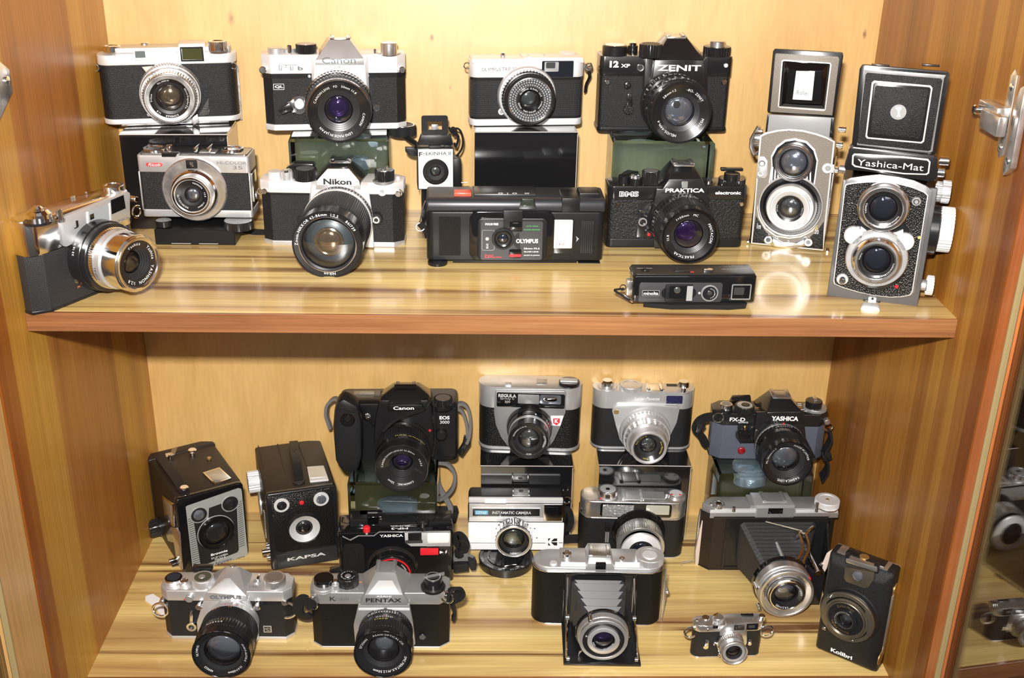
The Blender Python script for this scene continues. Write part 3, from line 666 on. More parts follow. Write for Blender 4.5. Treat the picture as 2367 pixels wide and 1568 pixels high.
# ---- trip 35
k = cam('compact_camera', 'silver compact camera with beaded ring round its lens on the middle black box', (.0318, -.0543, .1082, .116, .0681, .1076))
k.view(1040, 60, 6.533)
zA = k.Z(500, 1410); zA2 = k.Z(500, 1375); zB = k.Z(500, 825); zC = k.Z(500, 785); zD = k.Z(500, 500)
layers(k, 30, 'round', [('base_plate', SATINW, 0, zA, 0, .8), ('lower_black_band', BLK, zA, zA2, .4, 0), ('textured_body', LEAW, zA2, zB, .5, 0), ('upper_black_band', BLK, zB, zC, .4, 0), ('top_plate', SATINW, zC, zD - 2, 0, .8)], c=(9, 9), W_=116.5)
k.poly('upper_top_plate', SATINW, [(1110, 480), (1380, 476), (2010, 476), (2030, 560), (1320, 560), (1100, 545)], -27, -.2, .6)
k.rect('upper_top_plate_low', SATINW, (325, 500), (1160, 560), -27, -.4, 2, .6)
wf = k.rect('viewfinder_window', prin('dark_window', (.012, .013, .02), .08, 0, coat=.6), (1392, 530), (1862, 770), 0, .9, 1)
k.rect('viewfinder_frame', SATIND, (1430, 545), (1640, 690), .8, 1.3, 1, 0, wf); k.rect('viewfinder_glass', C_GRY, (1455, 550), (1590, 640), 1.2, 1.7, 1, 0, wf)
k.text('OLYMPUS TRIP 35', (480, 682), (1000, 626), 0, BLKT, None, 0)
k.disc('flash_socket', SATINW, (778, 1297), 50, 0, 1.5, .3); k.disc('socket_hole', SATIND, (778, 1297), 28, 1.4, 1.7, .1)
k.knob('shutter_button', CHROME, (800, 405), 38, zD - 3, zD + 4); k.shoe((1265, 400), zD - .6, 17, 12, SATINW, None, y=6, h=2); k.knob('rewind_knob', SATINW, (1775, 395), 140, zD - 2, zD + 2.4, bev=1.5)
k.lug((258, 600), -10, R=3); k.lug((2090, 620), -10, R=3.5, r=1.1); k.lug((2100, 600), -12, R=2.6, r=.9)
k.add('wrist_strap', bm_tube(spline([k.P(2090, 660, -12), k.P(2110, 760, -14), k.P(2060, 880, -22), k.P(2045, 1000, -28)]), 1, flat=(3.5, 1.2)), STRAP)
L = k.lens((1215, 1130), 26, 382, [(None, SATIN, 30, 0, 29, 5), ('focus_ring', BLK, 27, 5, 27, 14, (50, .6)), ('aperture_ring', BLK, 26, 14, 26, 22)],
    ring_o=.86, ring_i=.44, gr=.42, ringmat=MIRR, coatm=C_GRY, dep=3, rimt=.07, cone=.6, glassdome=3, rimmat=BLK)
cx, cz, R = L['ax'], L['az'], L['ar']
bmB = bmesh.new(); 
for rr, n, br in ((R * .80, 46, 1.25), (R * .70, 44, 1.05), (R * .60, 40, 1.0)):
    for i in range(n):
        a = 2 * pi * (i + (.5 if rr == R * .70 else 0)) / n
        bmesh.ops.create_icosphere(bmB, subdivisions=1, radius=br, matrix=Matrix.Translation((cx + rr * cos(a), -24.2, cz + rr * sin(a))))
k.add('selenium_beads', bmB, prin('clear_beads', (.50, .54, .60), .08, .55, coat=.5), L, ang=80)
k.add('bead_ring_edge', bm_lathe([(R * .89, 22), (R * .89, 25.5), (R * .86, 25.8), (R * .86, 23)], (cx, cz)), CHROME, L)
k.add('inner_name_ring', bm_lathe([(R * .52, 23), (R * .52, 24.8), (R * .42, 24.8), (R * .42, 23)], (cx, cz)), BLK, L)
k.ringtext([('OLYMPUS', 300), ('D.Zuiko', 0), ('1:2.8', 50), ('f=40mm', 95), ('JAPAN', 150), ('LENS', 190), ('MADE', 230)], (cx, cz), 24.9, R * .44, 1.4, WHITE, L)

# ---- zenit
k = cam('slr_camera', 'matt black reflex camera with round black knobs, upper right, on the right clear stand', (.1749, -.0322, .042, .138, .0777, .0979))
k.view(1350, 60, 5.6)
zA = k.Z(500, 1310); zB = k.Z(500, 650); zD = k.Z(500, 392)
layers(k, 32, 'round', [('base_plate', PLAST, 0, zA, 0, 1), ('leatherette_body', LEA, zA, zB, .8, 0)], c=(5, 5), W_=137)
w2 = 137 / 2
k.add('top_plate', bm_ext(rrect(-w2, w2, 0, 32, 5, 6), zB, zD, 'z', .8), BLK)
k.poly('mirror_housing', BLK, [(800, 395), (905, 440), (1555, 440), (1600, 400), (1600, 1370), (850, 1370), (765, 1100), (770, 700)], 0, 5, .8)
k.poly('mirror_housing_front', BLK, [(915, 440), (1550, 440), (1590, 800), (1600, 1350), (880, 1360), (850, 900)], 5, 9, .8)
pr = k.prism('prism_housing', BLK, [k.P(915, 440, 9), k.P(1550, 440, 9), k.P(1130, 230, -4), k.P(1330, 230, -4), k.P(1085, 150, -8), k.P(1330, 150, -8)] + [Vector((k.X(1085, 150, -8), 28, k.Z(1085, 150, -8))), Vector((k.X(1330, 150, -8), 28, k.Z(1085, 150, -8))), Vector((k.X(880, 440), 30, zD)), Vector((k.X(1590, 440), 30, zD))], .6)
k.shoe((1205, 120), k.Z(1085, 150, -8), 19, 18, CHROMEW, pr, y=7)
k.text('ZENIT', (948, 580), (1518, 508), 9.2, WHITE, None, .025)
k.text('12', (330, 538), (452, 452), .1, WHITE, None, .05); k.text('XP', (475, 538), (598, 492), .1, WHITE, None, .03)
k.ring('flash_socket', CHROME, (733, 543), 45, 1.2, 0, 2); k.disc('socket_hole', BLKT, (733, 543), 30, 0, 1)
k.disc('strap_lug', CHROME, (305, 730), 38, 0, 2.2, .8); k.disc('strap_lug', CHROME, (1815, 730), 36, 0, 2.2, .8); k.disc('pin', SATINW, (1840, 515), 28, 0, 1.5, .5)
k.disc('battery_button', BLK, (563, 770), 48, 0, 3, .8, dome=1.2); k.poly('self_timer', BLK, [(565, 880), (625, 880), (630, 1030), (555, 1030)], 0, 2.5, .4); k.disc('timer_hub', LEAC, (575, 1085), 66, 0, 2.5, .5)
k.knob('advance_lever', BLK, (400, 242), 162, zD, zD + 10, None, cap=CHROME, bev=1); k.knob('shutter_button', CHROME, (632, 212), 52, zD + 4, zD + 9); k.knob('shutter_collar', BLK, (632, 250), 66, zD, zD + 6)
k.knob('shutter_speed_dial', BLK, (868, 228), 150, zD, zD + 13, (26, .8), cap=LEAB, bev=1)
k.knob('rewind_base', BLK, (1725, 262), 178, zD, zD + 9, (26, 1), cap=BLK); k.knob('rewind_knob', CHROMEW, (1732, 190), 100, zD + 9, zD + 15)
L = k.lens((1260, 1132), 58, 398, [(None, BLK, 33, 8, 33, 16), ('aperture_ring', BLK, 32, 16, 32, 24, (40, .8)), ('distance_ring', BLK, 30, 24, 30, 33), ('focus_ring', BLK, 32, 33, 32.5, 47, (30, 1.2)), ('barrel', BLK, 31, 47, 31, 56)],
    ring_o=.9, ring_i=.64, gr=.50, coatm=C_LGT, dep=5, cdep=5, inr=.95, words=[('58mm 1:2', 308), ('-8O-  ZENIT', 10), ('M52x0.75', 105), ('HELIOS-44M-4', 188)], tsize=2.4, tmat=WHITE, rimmat=BLK, cone=2.5)
k.barreltext([('16 11 8 5.6 4 2.8', -14)], (L['ax'], L['az']), 32, 22, 1.6, WHITE, L)
k.add('aperture_opening', bm_lathe([(4, 0), (0, .2)], (0, 0), 'y', 6), BLKT, L).location = (L['ax'] * .001 - .004, -.0515 , L['az'] * .001 + .0075)

# ---- rolleiflex style
k = cam('twin_lens_camera', 'grey twin-lens reflex camera with raised hood and ringed lenses behind the black one', (.2957, -.1153, -.3247, .0728, .113, 0))
k.view(1700, 90, 4.3556)
hb = 113
k.add('body', bm_ext(rrect(-36.4, 36.4, 0, 72, 2), 0, 96, 'z', .8), BLK)
def V6(): k.view(1700, 400, 4.3556)
fp = [k.F(*p, 3) for p in ((245, 975), (300, 945), (420, 918), (540, 908), (680, 920), (820, 955), (920, 990), (1003, 1035))]
V6(); fp += [k.F(885, 785, 3), k.F(155, 712, 3)]
body_f = k.add('front_plate', bm_ext(fp, 0, -3, 'y', .4), TRIM)
k.view(1700, 90, 4.3556)
fq = [k.F(*p, 3.3) for p in ((262, 985), (320, 958), (430, 932), (540, 922), (680, 934), (810, 966), (910, 1000), (985, 1040))]
V6(); fq += [k.F(868, 765, 3.3), k.F(170, 700, 3.3)]
k.add('grey_front_covering', bm_ext(fq, -2.9, -3.4, 'y', 0), LEAG, body_f)
# black lens panel with stripes
pp = []
k.view(1700, 90, 4.3556)
pp = [k.F(*p, 5) for p in ((360, 1280), (355, 1180), (410, 1080), (500, 1015), (600, 1000), (720, 1030), (800, 1110), (835, 1220), (820, 1330))]
V6(); pp += [k.F(*p, 5) for p in ((790, 200), (840, 250), (868, 350), (850, 470), (780, 590), (660, 650), (540, 665), (400, 640), (290, 560), (230, 450), (215, 350), (250, 230), (325, 150))]
lp = k.add('lens_panel', bm_ext(pp, -3, -5.5, 'y', .4), TRIM, body_f)
c0 = Vector((0, 0, 0)); cxm = sum(p[0] for p in pp) / len(pp); czm = sum(p[1] for p in pp) / len(pp)
k.add('lens_panel_inset', bm_ext([(cxm + (p[0] - cxm) * .93, czm + (p[1] - czm) * .965) for p in pp], -5.4, -5.9, 'y', 0), BLK, lp)
k.view(1700, 90, 4.3556)
for x0 in (375, 405, 437, 690, 722, 755):
    a = k.F(x0, 1290, 6.2); V6(); b = k.F(x0 - 12 if x0 < 500 else x0 - 2, 95 if x0 < 500 else 110, 6.2); k.view(1700, 90, 4.3556)
    k.add('trim_stripe', bm_ext([(a[0] - .7, a[1]), (a[0] + .7, a[1]), (b[0] + .7, b[1]), (b[0] - .7, b[1])], -5.8, -6.3, 'y'), SATINW, lp)
L1 = k.lens((583, 1255), 14, 180, [(None, CHROME, 19, 3, 18.5, 13)], rimmat=CHROME, ring_o=.86, ring_i=.82, gr=.78, ringmat=BLK, coatm=C_LGT, dep=.6, cdep=2, cone=1, inr=.9, rimt=.13, glassdome=4, name='viewing_lens')
V6()
L2 = k.lens((545, 365), 17, 195, [(None, BLK, 30, 4, 30, 7), ('shutter_ring', GLOSSB, 27, 7, 26.5, 9, (70, .6)), ('aperture_scale', SATIN, 24, 9, 23, 14)], rimmat=SATINW, ringmat=SATINW, ring_o=.86, ring_i=.66, gr=.55, coatm=C_GRY, dep=2, cdep=2.5, inr=.9, rimt=.1, cone=2, name='taking_lens', glassdome=3)
cx, cz = L2['ax'], L2['az']
k.add('lens_collar', bm_lathe([(31.8, 4), (31.8, 7), (31, 7.5), (30, 7.2), (30, 6)], (cx, cz)), SATIN, L2)
k.add('black_name_ring', bm_lathe([(13.5, 15.2), (11.5, 14.6)], (cx, cz)), BLK, L2)
k.ringtext([('Carl Zeiss', 250), ('Tessar 1:3.5', 80)], (cx, cz), 15.2, 11.9, 1.0, WHITE, L2)
k.ringtext([('5.6 4', 120), ('1 5 25 100', 40)], (cx, cz), 14.1, 20, 1.6, BLKT, L2)
# lower scale panels and levers
k.poly('focus_scale_panel', LEAC, [(205, 430), (300, 590), (420, 690), (560, 720), (700, 680), (820, 590), (890, 490), (880, 770), (170, 700)], 3, 3.7, .1, body_f)
for c in ((330, 675), (733, 700)):
    o = k.disc('lever_knob', CHROME, c, 46, 3.5, 9, .8, body_f); k.disc('knob_hole', BLK, c, 24, 8.9, 9.2, .1, o)
k.poly('lever_plate', CHROME, [(330, 625), (375, 640), (480, 700), (600, 705), (690, 640), (740, 650), (700, 740), (540, 770), (400, 745), (320, 710)], 3.5, 5, .4, body_f)
k.text('1m', (215, 560), (258, 510), 3.8, WHITE, body_f); k.text('15', (400, 680), (435, 650), 3.8, WHITE, body_f); k.text('2', (520, 712), (545, 680), 3.8, WHITE, body_f); k.text('3', (635, 702), (660, 672), 3.8, WHITE, body_f); k.text('20', (795, 612), (840, 575), 3.8, WHITE, body_f); k.text('R-S', (735, 560), (830, 530), 3.8, YELT, body_f)
k.disc('foot', CHROME, (125, 695), 16, -4, 4, .6); k.disc('foot', CHROME, (925, 795), 16, -4, 4, .6)
k.view(1700, 90, 4.3556)
k.poly('flash_socket_plate', SATIN, [(238, 1185), (290, 1185), (325, 1230), (325, 1370), (300, 1405), (215, 1405), (225, 1290)], 3.2, 4.6, .4, body_f)
for c in ((268, 1255), (252, 1360)): o = k.ring('socket_ring', CHROME, c, 32, 1.3, 4.4, 5.6, body_f)
o = k.disc('lock_plate', SATINW, (925, 1305), 52, 3.2, 5, .4, body_f); k.disc('lock_screw', SATIND, (930, 1305), 26, 5, 6, .4, o)
k.rect('lock_tab', SATINW, (925, 1262), (985, 1350), 3.2, 4.4, .5, .2, body_f)
# hood
z96 = 96
x0h, zt = k.F(325, 760, -8); x1h, _ = k.F(995, 800, -8)
k.poly('hood_lower_wall', GREYP, [(320, 760), (995, 795), (985, 1010), (300, 940)], -12, -9, .3)
k.poly('hood_wall_trim', BLK, [(322, 765), (340, 767), (320, 940), (300, 938)], -9, -8.2, .1); k.poly('hood_wall_trim', BLK, [(965, 800), (997, 800), (985, 1010), (945, 985)], -9, -8.2, .1)
hd = k.poly('hood_lid', BLK, [(395, 100), (1078, 138), (1085, 175), (995, 795), (325, 745), (320, 720), (378, 120)], -13, -9.5, .6)
k.poly('grey_lid_covering', LEAG, [(410, 145), (1030, 180), (1045, 200), (975, 770), (350, 735), (400, 160)], -9.6, -9, .1, hd)
k.poly('lid_frame', TRIM, [(480, 208), (955, 240), (968, 260), (910, 715), (895, 730), (440, 695), (425, 680), (462, 222)], -9.1, -8, .3, hd)
k.poly('hood_window_recess', GLOSSB, [(490, 222), (948, 250), (952, 265), (898, 708), (440, 680), (475, 230)], -8.2, -7.8, .1, hd)
k.prism('sports_finder_block', GLOSSB, [k.P(*p, -7.8) for p in ((490, 225), (945, 255), (900, 708), (445, 680))] + [k.P(*p, -1) for p in ((545, 315), (870, 325), (860, 650), (510, 640))], .3, hd)
k.poly('finder_opening', prin('bright_card', (.85, .85, .86), .4), [(612, 322), (800, 328), (770, 620), (575, 610)], -1.1, -.6, .2, hd)
k.text('Rollei', (615, 560), (735, 525), -.5, GRL, hd)
k.box('hood_side_wall', GREYP, x1h - 1, x1h, 10, 62, 94, 118, .2); k.box('hood_side_wall', GREYP, x0h, x0h + 1, 10, 62, 94, 118, .2); k.box('hood_back_wall', GREYP, x0h, x1h, 62, 63, 94, 112, .2)
# side hardware
def sideknob(k, name, mat, c, xs, r, l0, l1, kn=None, par=None, dy=18):
    p = k.P(*c, -dy); y, z = p.y, p.z; s_ = 1 if l1 > 0 else -1
    return k.add(name, bm_lathe([(r, xs + l0), (r, xs + l0 + s_ * .2, 1), (r, xs + l1 - s_ * .5, 1), (r - .5, xs + l1), (0, xs + l1)], (y, z), 'x', 36, kn), mat, par)
sideknob(k, 'strap_lug', CHROME, (1105, 915), 36.4, 3, 0, 7); sideknob(k, 'knob', CHROME, (1090, 1075), 36.4, 4, 0, 6); sideknob(k, 'knob', CHROME, (1075, 1330), 36.4, 4, 0, 5)
o = k.add('strap_buckle', bm_tube([k.P(240, 880, -18), k.P(165, 1010, -22), k.P(160, 1090, -22), k.P(190, 1165, -20), k.P(235, 1150, -18)], 2.4, 8), CHROMEW)
sideknob(k, 'film_knob', CHROME, (225, 1000), -36.4, 9, 0, -7, (24, .8))
o = k.add('side_plate', bm_box(36.4, 38, 8, 60, 14, 84, .4), CHROMEW)
# ---- yashica-mat
k = cam('twin_lens_camera', 'black twin-lens reflex camera at far right with square hood lid and silver side knobs', (.3379, -.2621, -.317, .0779, .1097, 0))
def V5(): k.view(1700, 90, 4.3556)
V6()
k.add('body', bm_ext(rrect(-38.9, 38.9, 0, 66, 1.5), 0, 104, 'z', .8), LEAP)
k.add('body_edge', bm_ext(rrect(-39.2, 39.2, -.6, 3, .8), 0, 108, 'z', .3), prin('worn_grey_paint', (.11, .11, .11), .35, .2, vary=.1))
fo = [k.F(*p, 2.5) for p in ((1105, 130), (1110, 75), (1160, 50), (1300, 30), (1450, 15), (1640, 40), (1800, 75), (1920, 130), (1985, 180), (1985, 215), (1810, 1200), (1770, 1240), (1680, 1258), (1560, 1262), (1400, 1248), (1240, 1212), (1080, 1165), (980, 1120), (978, 1080))]
fi = []
fp = k.add('front_plate', bm_ext(fo, 0, -2.6, 'y', .8), prin('worn_steel_plate', (.33, .33, .34), .33, .7, vary=.08))
fi = [k.F(*p, 3) for p in ((1108, 150), (1120, 120), (1180, 108), (1320, 95), (1450, 92), (1640, 112), (1800, 155), (1900, 200), (1930, 230), (1775, 1190), (1750, 1225), (1660, 1242), (1560, 1246), (1400, 1230), (1240, 1195), (1080, 1148), (1005, 1115), (995, 1080))]
cx_ = sum(p[0] for p in fi) / len(fi); cz_ = sum(p[1] for p in fi) / len(fi)
k.add('trim_line', bm_ext([(cx_ + (p[0] - cx_) * 1.025, cz_ + (p[1] - cz_) * 1.012) for p in fi], -2.5, -3.0, 'y', .1), TRIM, fp)
k.add('pebbled_front_covering', bm_ext(fi, -2.9, -3.4, 'y', 0), LEAP, fp)
pf = [k.F(*p, 7) for p in ((1240, 330), (1260, 260), (1330, 180), (1400, 125), (1650, 125), (1710, 190), (1740, 280), (1735, 420), (1700, 520), (1740, 560), (1760, 640), (1730, 760), (1740, 900), (1690, 1040), (1600, 1130), (1470, 1180), (1330, 1165), (1210, 1090), (1130, 980), (1095, 860), (1110, 740), (1100, 640), (1150, 560), (1230, 520), (1245, 430))]
lp = k.add('lens_panel', bm_ext(pf, -3, -7, 'y', 1), BLK, fp)
pj = [k.F(*p, 8.5) for p in ((1260, 540), (1330, 590), (1480, 620), (1620, 600), (1690, 570), (1690, 640), (1640, 720), (1680, 780), (1560, 770), (1420, 690), (1300, 720), (1180, 720), (1230, 680), (1270, 620))]
k.add('name_bridge', bm_ext(pj, -6.5, -8.5, 'y', .4), SATINW, lp)
k.text('YASHICA', (1360, 672), (1535, 628), 8.6, BLKT, lp, .01)
for c in ((1187, 635), (1705, 700)): k.disc('setting_wheel', SATINW, c, 92, 6, 11, .8, lp)
L1 = k.lens((1487, 370), 18, 225, [(None, CHROME, 21.5, 6, 21.5, 11), ('barrel', CHROMEW, 21, 11, 20, 17)], rimmat=CHROME, ring_o=.82, ring_i=.68, gr=.62, coatm=C_BLU, dep=2, cdep=4, inr=.92, rimt=.14, name='viewing_lens', words=[('YASHICA', 250), ('Yashinon 80mm 1:3.2', 110)], tsize=1.3, tmat=WHITE, cone=1, glassdome=3)
L2 = k.lens((1420, 898), 20, 215, [(None, CHROMEW, 26.5, 6, 26.5, 9), ('chrome_ring', SATIN, 25.8, 9, 25.8, 11), ('shutter_ring', CHROMEW, 21.8, 11, 21.5, 15), ('barrel', CHROME, 20.5, 15, 19, 19)], rimmat=CHROMEW, ring_o=.84, ring_i=.72, gr=.66, coatm=C_BLU, dep=3, cdep=6, inr=.92, rimt=.12, name='taking_lens', words=[('Yashica', 270), ('Yashinon 1:3.5 80mm', 90)], tsize=1.2, tmat=WHITE, cone=1, glassdome=3)
k.ringtext([('COPAL-MXV', 152)], (L2['ax'], L2['az']), 11.1, 22.8, 1.9, prin('engraved_grey', (.2, .2, .2), .4), L2)
k.add('scale_lever', bm_tube([k.P(1800, 650, 8), k.P(1845, 640, 8)], .5, 6), CHROME, lp); k.disc('yellow_dot', YELT, (1850, 655), 14, 6, 8.5, .3, lp)
k.disc('flash_socket', SATIND, (1822, 290), 46, 3, 5, .5, fp); k.ring('socket_ring', CHROME, (1822, 290), 30, 1, 4.8, 5.4, fp)
k.disc('shutter_release', SATIN, (1077, 1073), 60, 3, 5, .6, fp); k.disc('release_button', CHROME, (1075, 1095), 32, 5, 14, .8, fp)
k.disc('red_dot', REDT, (1622, 1147), 18, 3, 4, .3, fp)
k.rect('front_latch', SATINW, (1340, 1252), (1412, 1320), 0, 3.5, 1, .3); k.rect('tripod_foot', SATINW, (1268, 1335), (1445, 1425), 14, 24, 4, 1.2); k.disc('latch_hole', BLKT, (1380, 1268), 12, 3.4, 3.8, .1)
k.poly('latch_tab', BLK, [(1285, 1285), (1345, 1285), (1350, 1300), (1420, 1300), (1460, 1300), (1450, 1350), (1280, 1330)], 0, 3, .4)
sideknob(k, 'winding_knob', SATIN, (2080, 190), 39, 9, 0, 6, (24, .5)); sideknob(k, 'winding_knob', SATIN, (2120, 190), 39, 10, 5, 12, (24, .8))
sideknob(k, 'knob_base', BLK, (1990, 570), 39, 22, 0, 7); sideknob(k, 'focus_knob', SATINW, (2120, 570), 39, 20, 8, 19, (36, 1))
sideknob(k, 'spool_knob', SATIN, (1900, 1130), 39, 5, 0, 6); sideknob(k, 'spool_knob', SATINW, (1950, 1130), 39, 9, 6, 12, (20, .6))
V5()
sideknob(k, 'strap_lug', CHROME, (2100, 1230), 38, 4, 0, 8); sideknob(k, 'strap_lug', CHROME, (2090, 1350), 38, 4, 0, 6); sideknob(k, 'strap_lug', CHROMEW, (1070, 1310), -38, 4, 0, -6)
nb_ = k.poly('name_housing', BLK, [(1150, 1100), (1190, 1085), (2000, 1175), (2035, 1200), (2030, 1420), (1960, 1440), (1700, 1400), (1350, 1340), (1105, 1320), (1095, 1290)], -14, 2, 1)
k.poly('name_frame', TRIM, [(1195, 1155), (1400, 1165), (1700, 1185), (1940, 1210), (1965, 1240), (1950, 1355), (1925, 1372), (1700, 1365), (1400, 1325), (1200, 1290), (1170, 1265), (1175, 1175)], 2, 2.8, .2, nb_)
k.poly('name_plate', BLK, [(1205, 1170), (1400, 1180), (1700, 1200), (1930, 1225), (1948, 1245), (1935, 1345), (1915, 1358), (1700, 1350), (1400, 1312), (1210, 1275), (1188, 1258), (1190, 1185)], 2.7, 3.1, .1, nb_)
# script lettering follows the plate
vs = None
k.text('Yashica-Mat', (1222, 1272), (1900, 1268), 3.2, SATINW, nb_, .0)
hd = k.poly('hood_lid', BLK, [(1275, 260), (1330, 262), (2130, 330), (2160, 350), (2020, 1160), (1985, 1170), (1200, 1090), (1170, 1070), (1250, 300)], -12, -8.5, .8)
k.poly('lid_edge', SATIND, [(1285, 300), (2120, 365), (2100, 400), (1985, 1135), (1960, 1145), (1220, 1065), (1230, 1040), (1300, 320)], -8.6, -8, .3, hd)
k.poly('lid_covering', LEA, [(1330, 340), (2070, 400), (2085, 420), (1965, 1120), (1940, 1130), (1235, 1055), (1228, 1035), (1310, 360)], -8.1, -7.6, .2, hd)
k.poly('lid_frame', TRIM, [(1395, 420), (1965, 470), (1985, 495), (1900, 1035), (1875, 1055), (1325, 1005), (1308, 985), (1372, 440)], -7.7, -6.9, .2, hd)
k.poly('lid_inset', BLK, [(1405, 438), (1952, 486), (1968, 505), (1885, 1022), (1865, 1038), (1338, 990), (1325, 972), (1388, 455)], -7.2, -6.8, .1, hd)
k.poly('lid_panel', LEA, [(1425, 470), (1925, 510), (1940, 530), (1865, 995), (1845, 1005), (1370, 960), (1358, 945), (1408, 485)], -7, -6.4, .2, hd)
em = k.disc('emblem', SATIND, (1640, 738), 78, -7, -5.8, .2, hd); k.disc('emblem_field', GREYP, (1640, 738), 66, -5.9, -5.6, .1, em)
k.poly('emblem_mark', SATINW, [(1615, 685), (1670, 685), (1672, 705), (1652, 725), (1652, 760), (1665, 785), (1622, 785), (1636, 755), (1634, 725), (1614, 705)], -5.7, -5.2, 0, em)
for a in (1460, 1965): k.poly('hinge_tab', BLK, [(a - 90, 255), (a + 95, 268), (a + 90, 285), (a - 90, 272)], -16, -10, .3, hd)
xa, za = k.F(1205, 1085, -10); xb, zb = k.F(2000, 1165, -10)
k.box('hood_back_wall', GREYP, xa + 2, xb - 2, 60, 61, 103, 125, .2); k.box('hood_side_wall', BLK, xa + 1, xa + 2, 12, 60, 103, 128, .2); k.box('hood_side_wall', BLK, xb - 2, xb - 1, 12, 60, 103, 128, .2)
def soft_text(): pass

# ================================================================== upper shelf, front row
# ---- hi-color 35
k = cam('compact_camera', 'small silver compact camera with red oval badge before the leftmost tall black box', (-.2967, -.1095, -.0104, .110, .0635, .0235))
k.view(0, 400, 3.92)
zA = k.Z(1400, 330); 
k.view(0, 60, 3.92)
zB = k.Z(1350, 1325); zD = k.Z(1700, 1178)
layers(k, 34, 'round', [('lower_plate', SATIN, 0, zA, 0, .8), ('leatherette_body', LEA, zA, zB, .6, 0), ('top_plate', SATIN, zB, zD, 0, .8)], c=(3, 3), W_=109)
w2 = 54.5
for q in (-1, 1): k.box('side_trim', SATIN, q * w2 - (0 if q > 0 else 0) - (1.2 if q > 0 else 0), q * w2 + (0 if q > 0 else 1.2), -.3, 6, zA - .5, zB + .5, .2)
k.add('dark_top_deck', bm_ext(rrect(-w2 + 2, w2 - 2, 3, 33, 3), zD - .5, zD + 1.2, 'z', .4), prin('dark_chrome_deck', (.25, .25, .25), .2, .9))
b = k.rect('maker_badge', prin('badge_red', (.66, .05, .04), .35), (1320, 1240), (1472, 1275), 0, .6, 5, .1); k.text('Ricoh', (1342, 1270), (1452, 1246), .7, WHITE, b, 0, .3)
k.text('HI-COLOR', (1968, 1254), (2232, 1230), 0, GRL); k.text('35', (2110, 1300), (2196, 1270), 0, GRL)
k.poly('self_timer_tab', BLK, [(1462, 1150), (1615, 1150), (1590, 1187), (1465, 1187)], 0, 3, .3)
k.knob('rewind_crank', CHROME, (1405, 1100), 108, zD, zD + 3, dish=.8); k.knob('shutter_button', CHROME, (1533, 1075), 28, zD, zD + 7); k.box('release_base', CHROME, k.X(1480, 1150), k.X(1610, 1150), 0, 8, zD, zD + 3, .4)
k.knob('frame_counter', CHROME, (2105, 1105), 100, zD, zD + 3, dish=.8)
for a, b_ in ((1770, 1810), (1890, 1970)): k.poly('shoe_rail', CHROME, [(a - 20, 1110), (a + 20, 1080), (a + 25, 1085), (a + 10, 1145), (a - 10, 1145)], -12, -5, .2)
k.box('shoe_base', CHROMEW, k.X(1780, 1140), k.X(1930, 1140), 8, 22, zD, zD + 1.8, .2)
L = k.disc('lens_plate', CHROMEW, (1760, 1490), 295, 0, 3.5, 1.2)
k.ring('plate_groove', SATIND, (1760, 1490), 280, .4, 3.4, 3.7, L)
k.rect('viewfinder_window', BLK, (1680, 1215), (1790, 1295), 3, 4.6, 1, .2, L); k.rect('viewfinder_glass', MIRR, (1715, 1235), (1755, 1275), 4.5, 5, .6, .1, L)
k.view(0, 400, 3.92)
k.lens((1732, 212), 14, 172, [('lens_barrel', CHROME, 24, 3, 22, 7), ('focus_ring', SATIN, 20.5, 7, 20, 13)], rimmat=CHROME, ring_o=.86, ring_i=.56, gr=.42, coatm=C_LGT, dep=2, cdep=4, rimt=.1, words=[('RIKENON', 10), ('1:2.8', 75), ('f=35mm', 120), ('RICOH CO.LTD', 200)], tsize=1.5, tmat=WHITE, glassdome=3, cone=1.2)
k.rect('foot_button', CHROME, (1740, 412), (1825, 425), -4, 0, 1, .2)
# winding knob and stud under the body
k.knob('spring_knob', BLK, (2160, 425), 130, -8.5, -.1, (44, .7)); k.knob('stud_base', BLK, (1480, 425), 70, -6, 0); k.knob('tripod_stud', CHROME, (1470, 425), 22, -6.4, -.2)
sideknob(k, 'door_latch', CHROMEW, (2310, 200), 54, 4, 0, 3)
k.box('side_latch', CHROME, 54, 56, 6, 24, 15, 44, .5)

# ---- nikon
k = cam('slr_camera', 'chrome reflex camera with long black zoom lens, standing below the left clear stand', (-.1609, -.1265, -.0204, .142, .0663, 0))
k.view(580, 340, 4.9)
zA = k.Z(400, 1062, 0); zB = k.Z(400, 545); zC = k.Z(400, 522); zD = k.Z(400, 388)
layers(k, 34, 'oct', [('base_plate', SATIN, 0, zA, 0, .5), ('leatherette_body', LEA, zA, zB, .8, 0), ('black_band', BLK, zB, zC, .3, 0), ('top_plate', SATINW, zC, zD, 0, .8)], c=(10, 7), W_=141)
k.prism('mirror_housing', SATINW, [k.P(690, 440, 4), k.P(1320, 440, 4), k.P(1375, 760, 5), k.P(1390, 1140, 5), k.P(620, 1130, 5), k.P(670, 700, 5)] + [Vector((k.X(680, 440), 0, zD)), Vector((k.X(1330, 440), 0, zD)), Vector((k.X(1400, 1140), 0, .5)), Vector((k.X(610, 1130), 0, .5))], .5)
ztop = k.Z(1030, 150, -14)
pr = k.prism('prism_housing', BLK, [k.P(735, 470, 4.5), k.P(1245, 470, 4.5), k.P(740, 385, 5), k.P(1225, 385, 5), k.P(865, 250, -1), k.P(1110, 250, -1), k.P(915, 150, -14), k.P(1070, 150, -14)] + [Vector((k.X(915, 150, -14), 28, ztop)), Vector((k.X(1070, 150, -14), 28, ztop)), Vector((k.X(700, 440), 36, zD)), Vector((k.X(1290, 440), 36, zD))], .4)
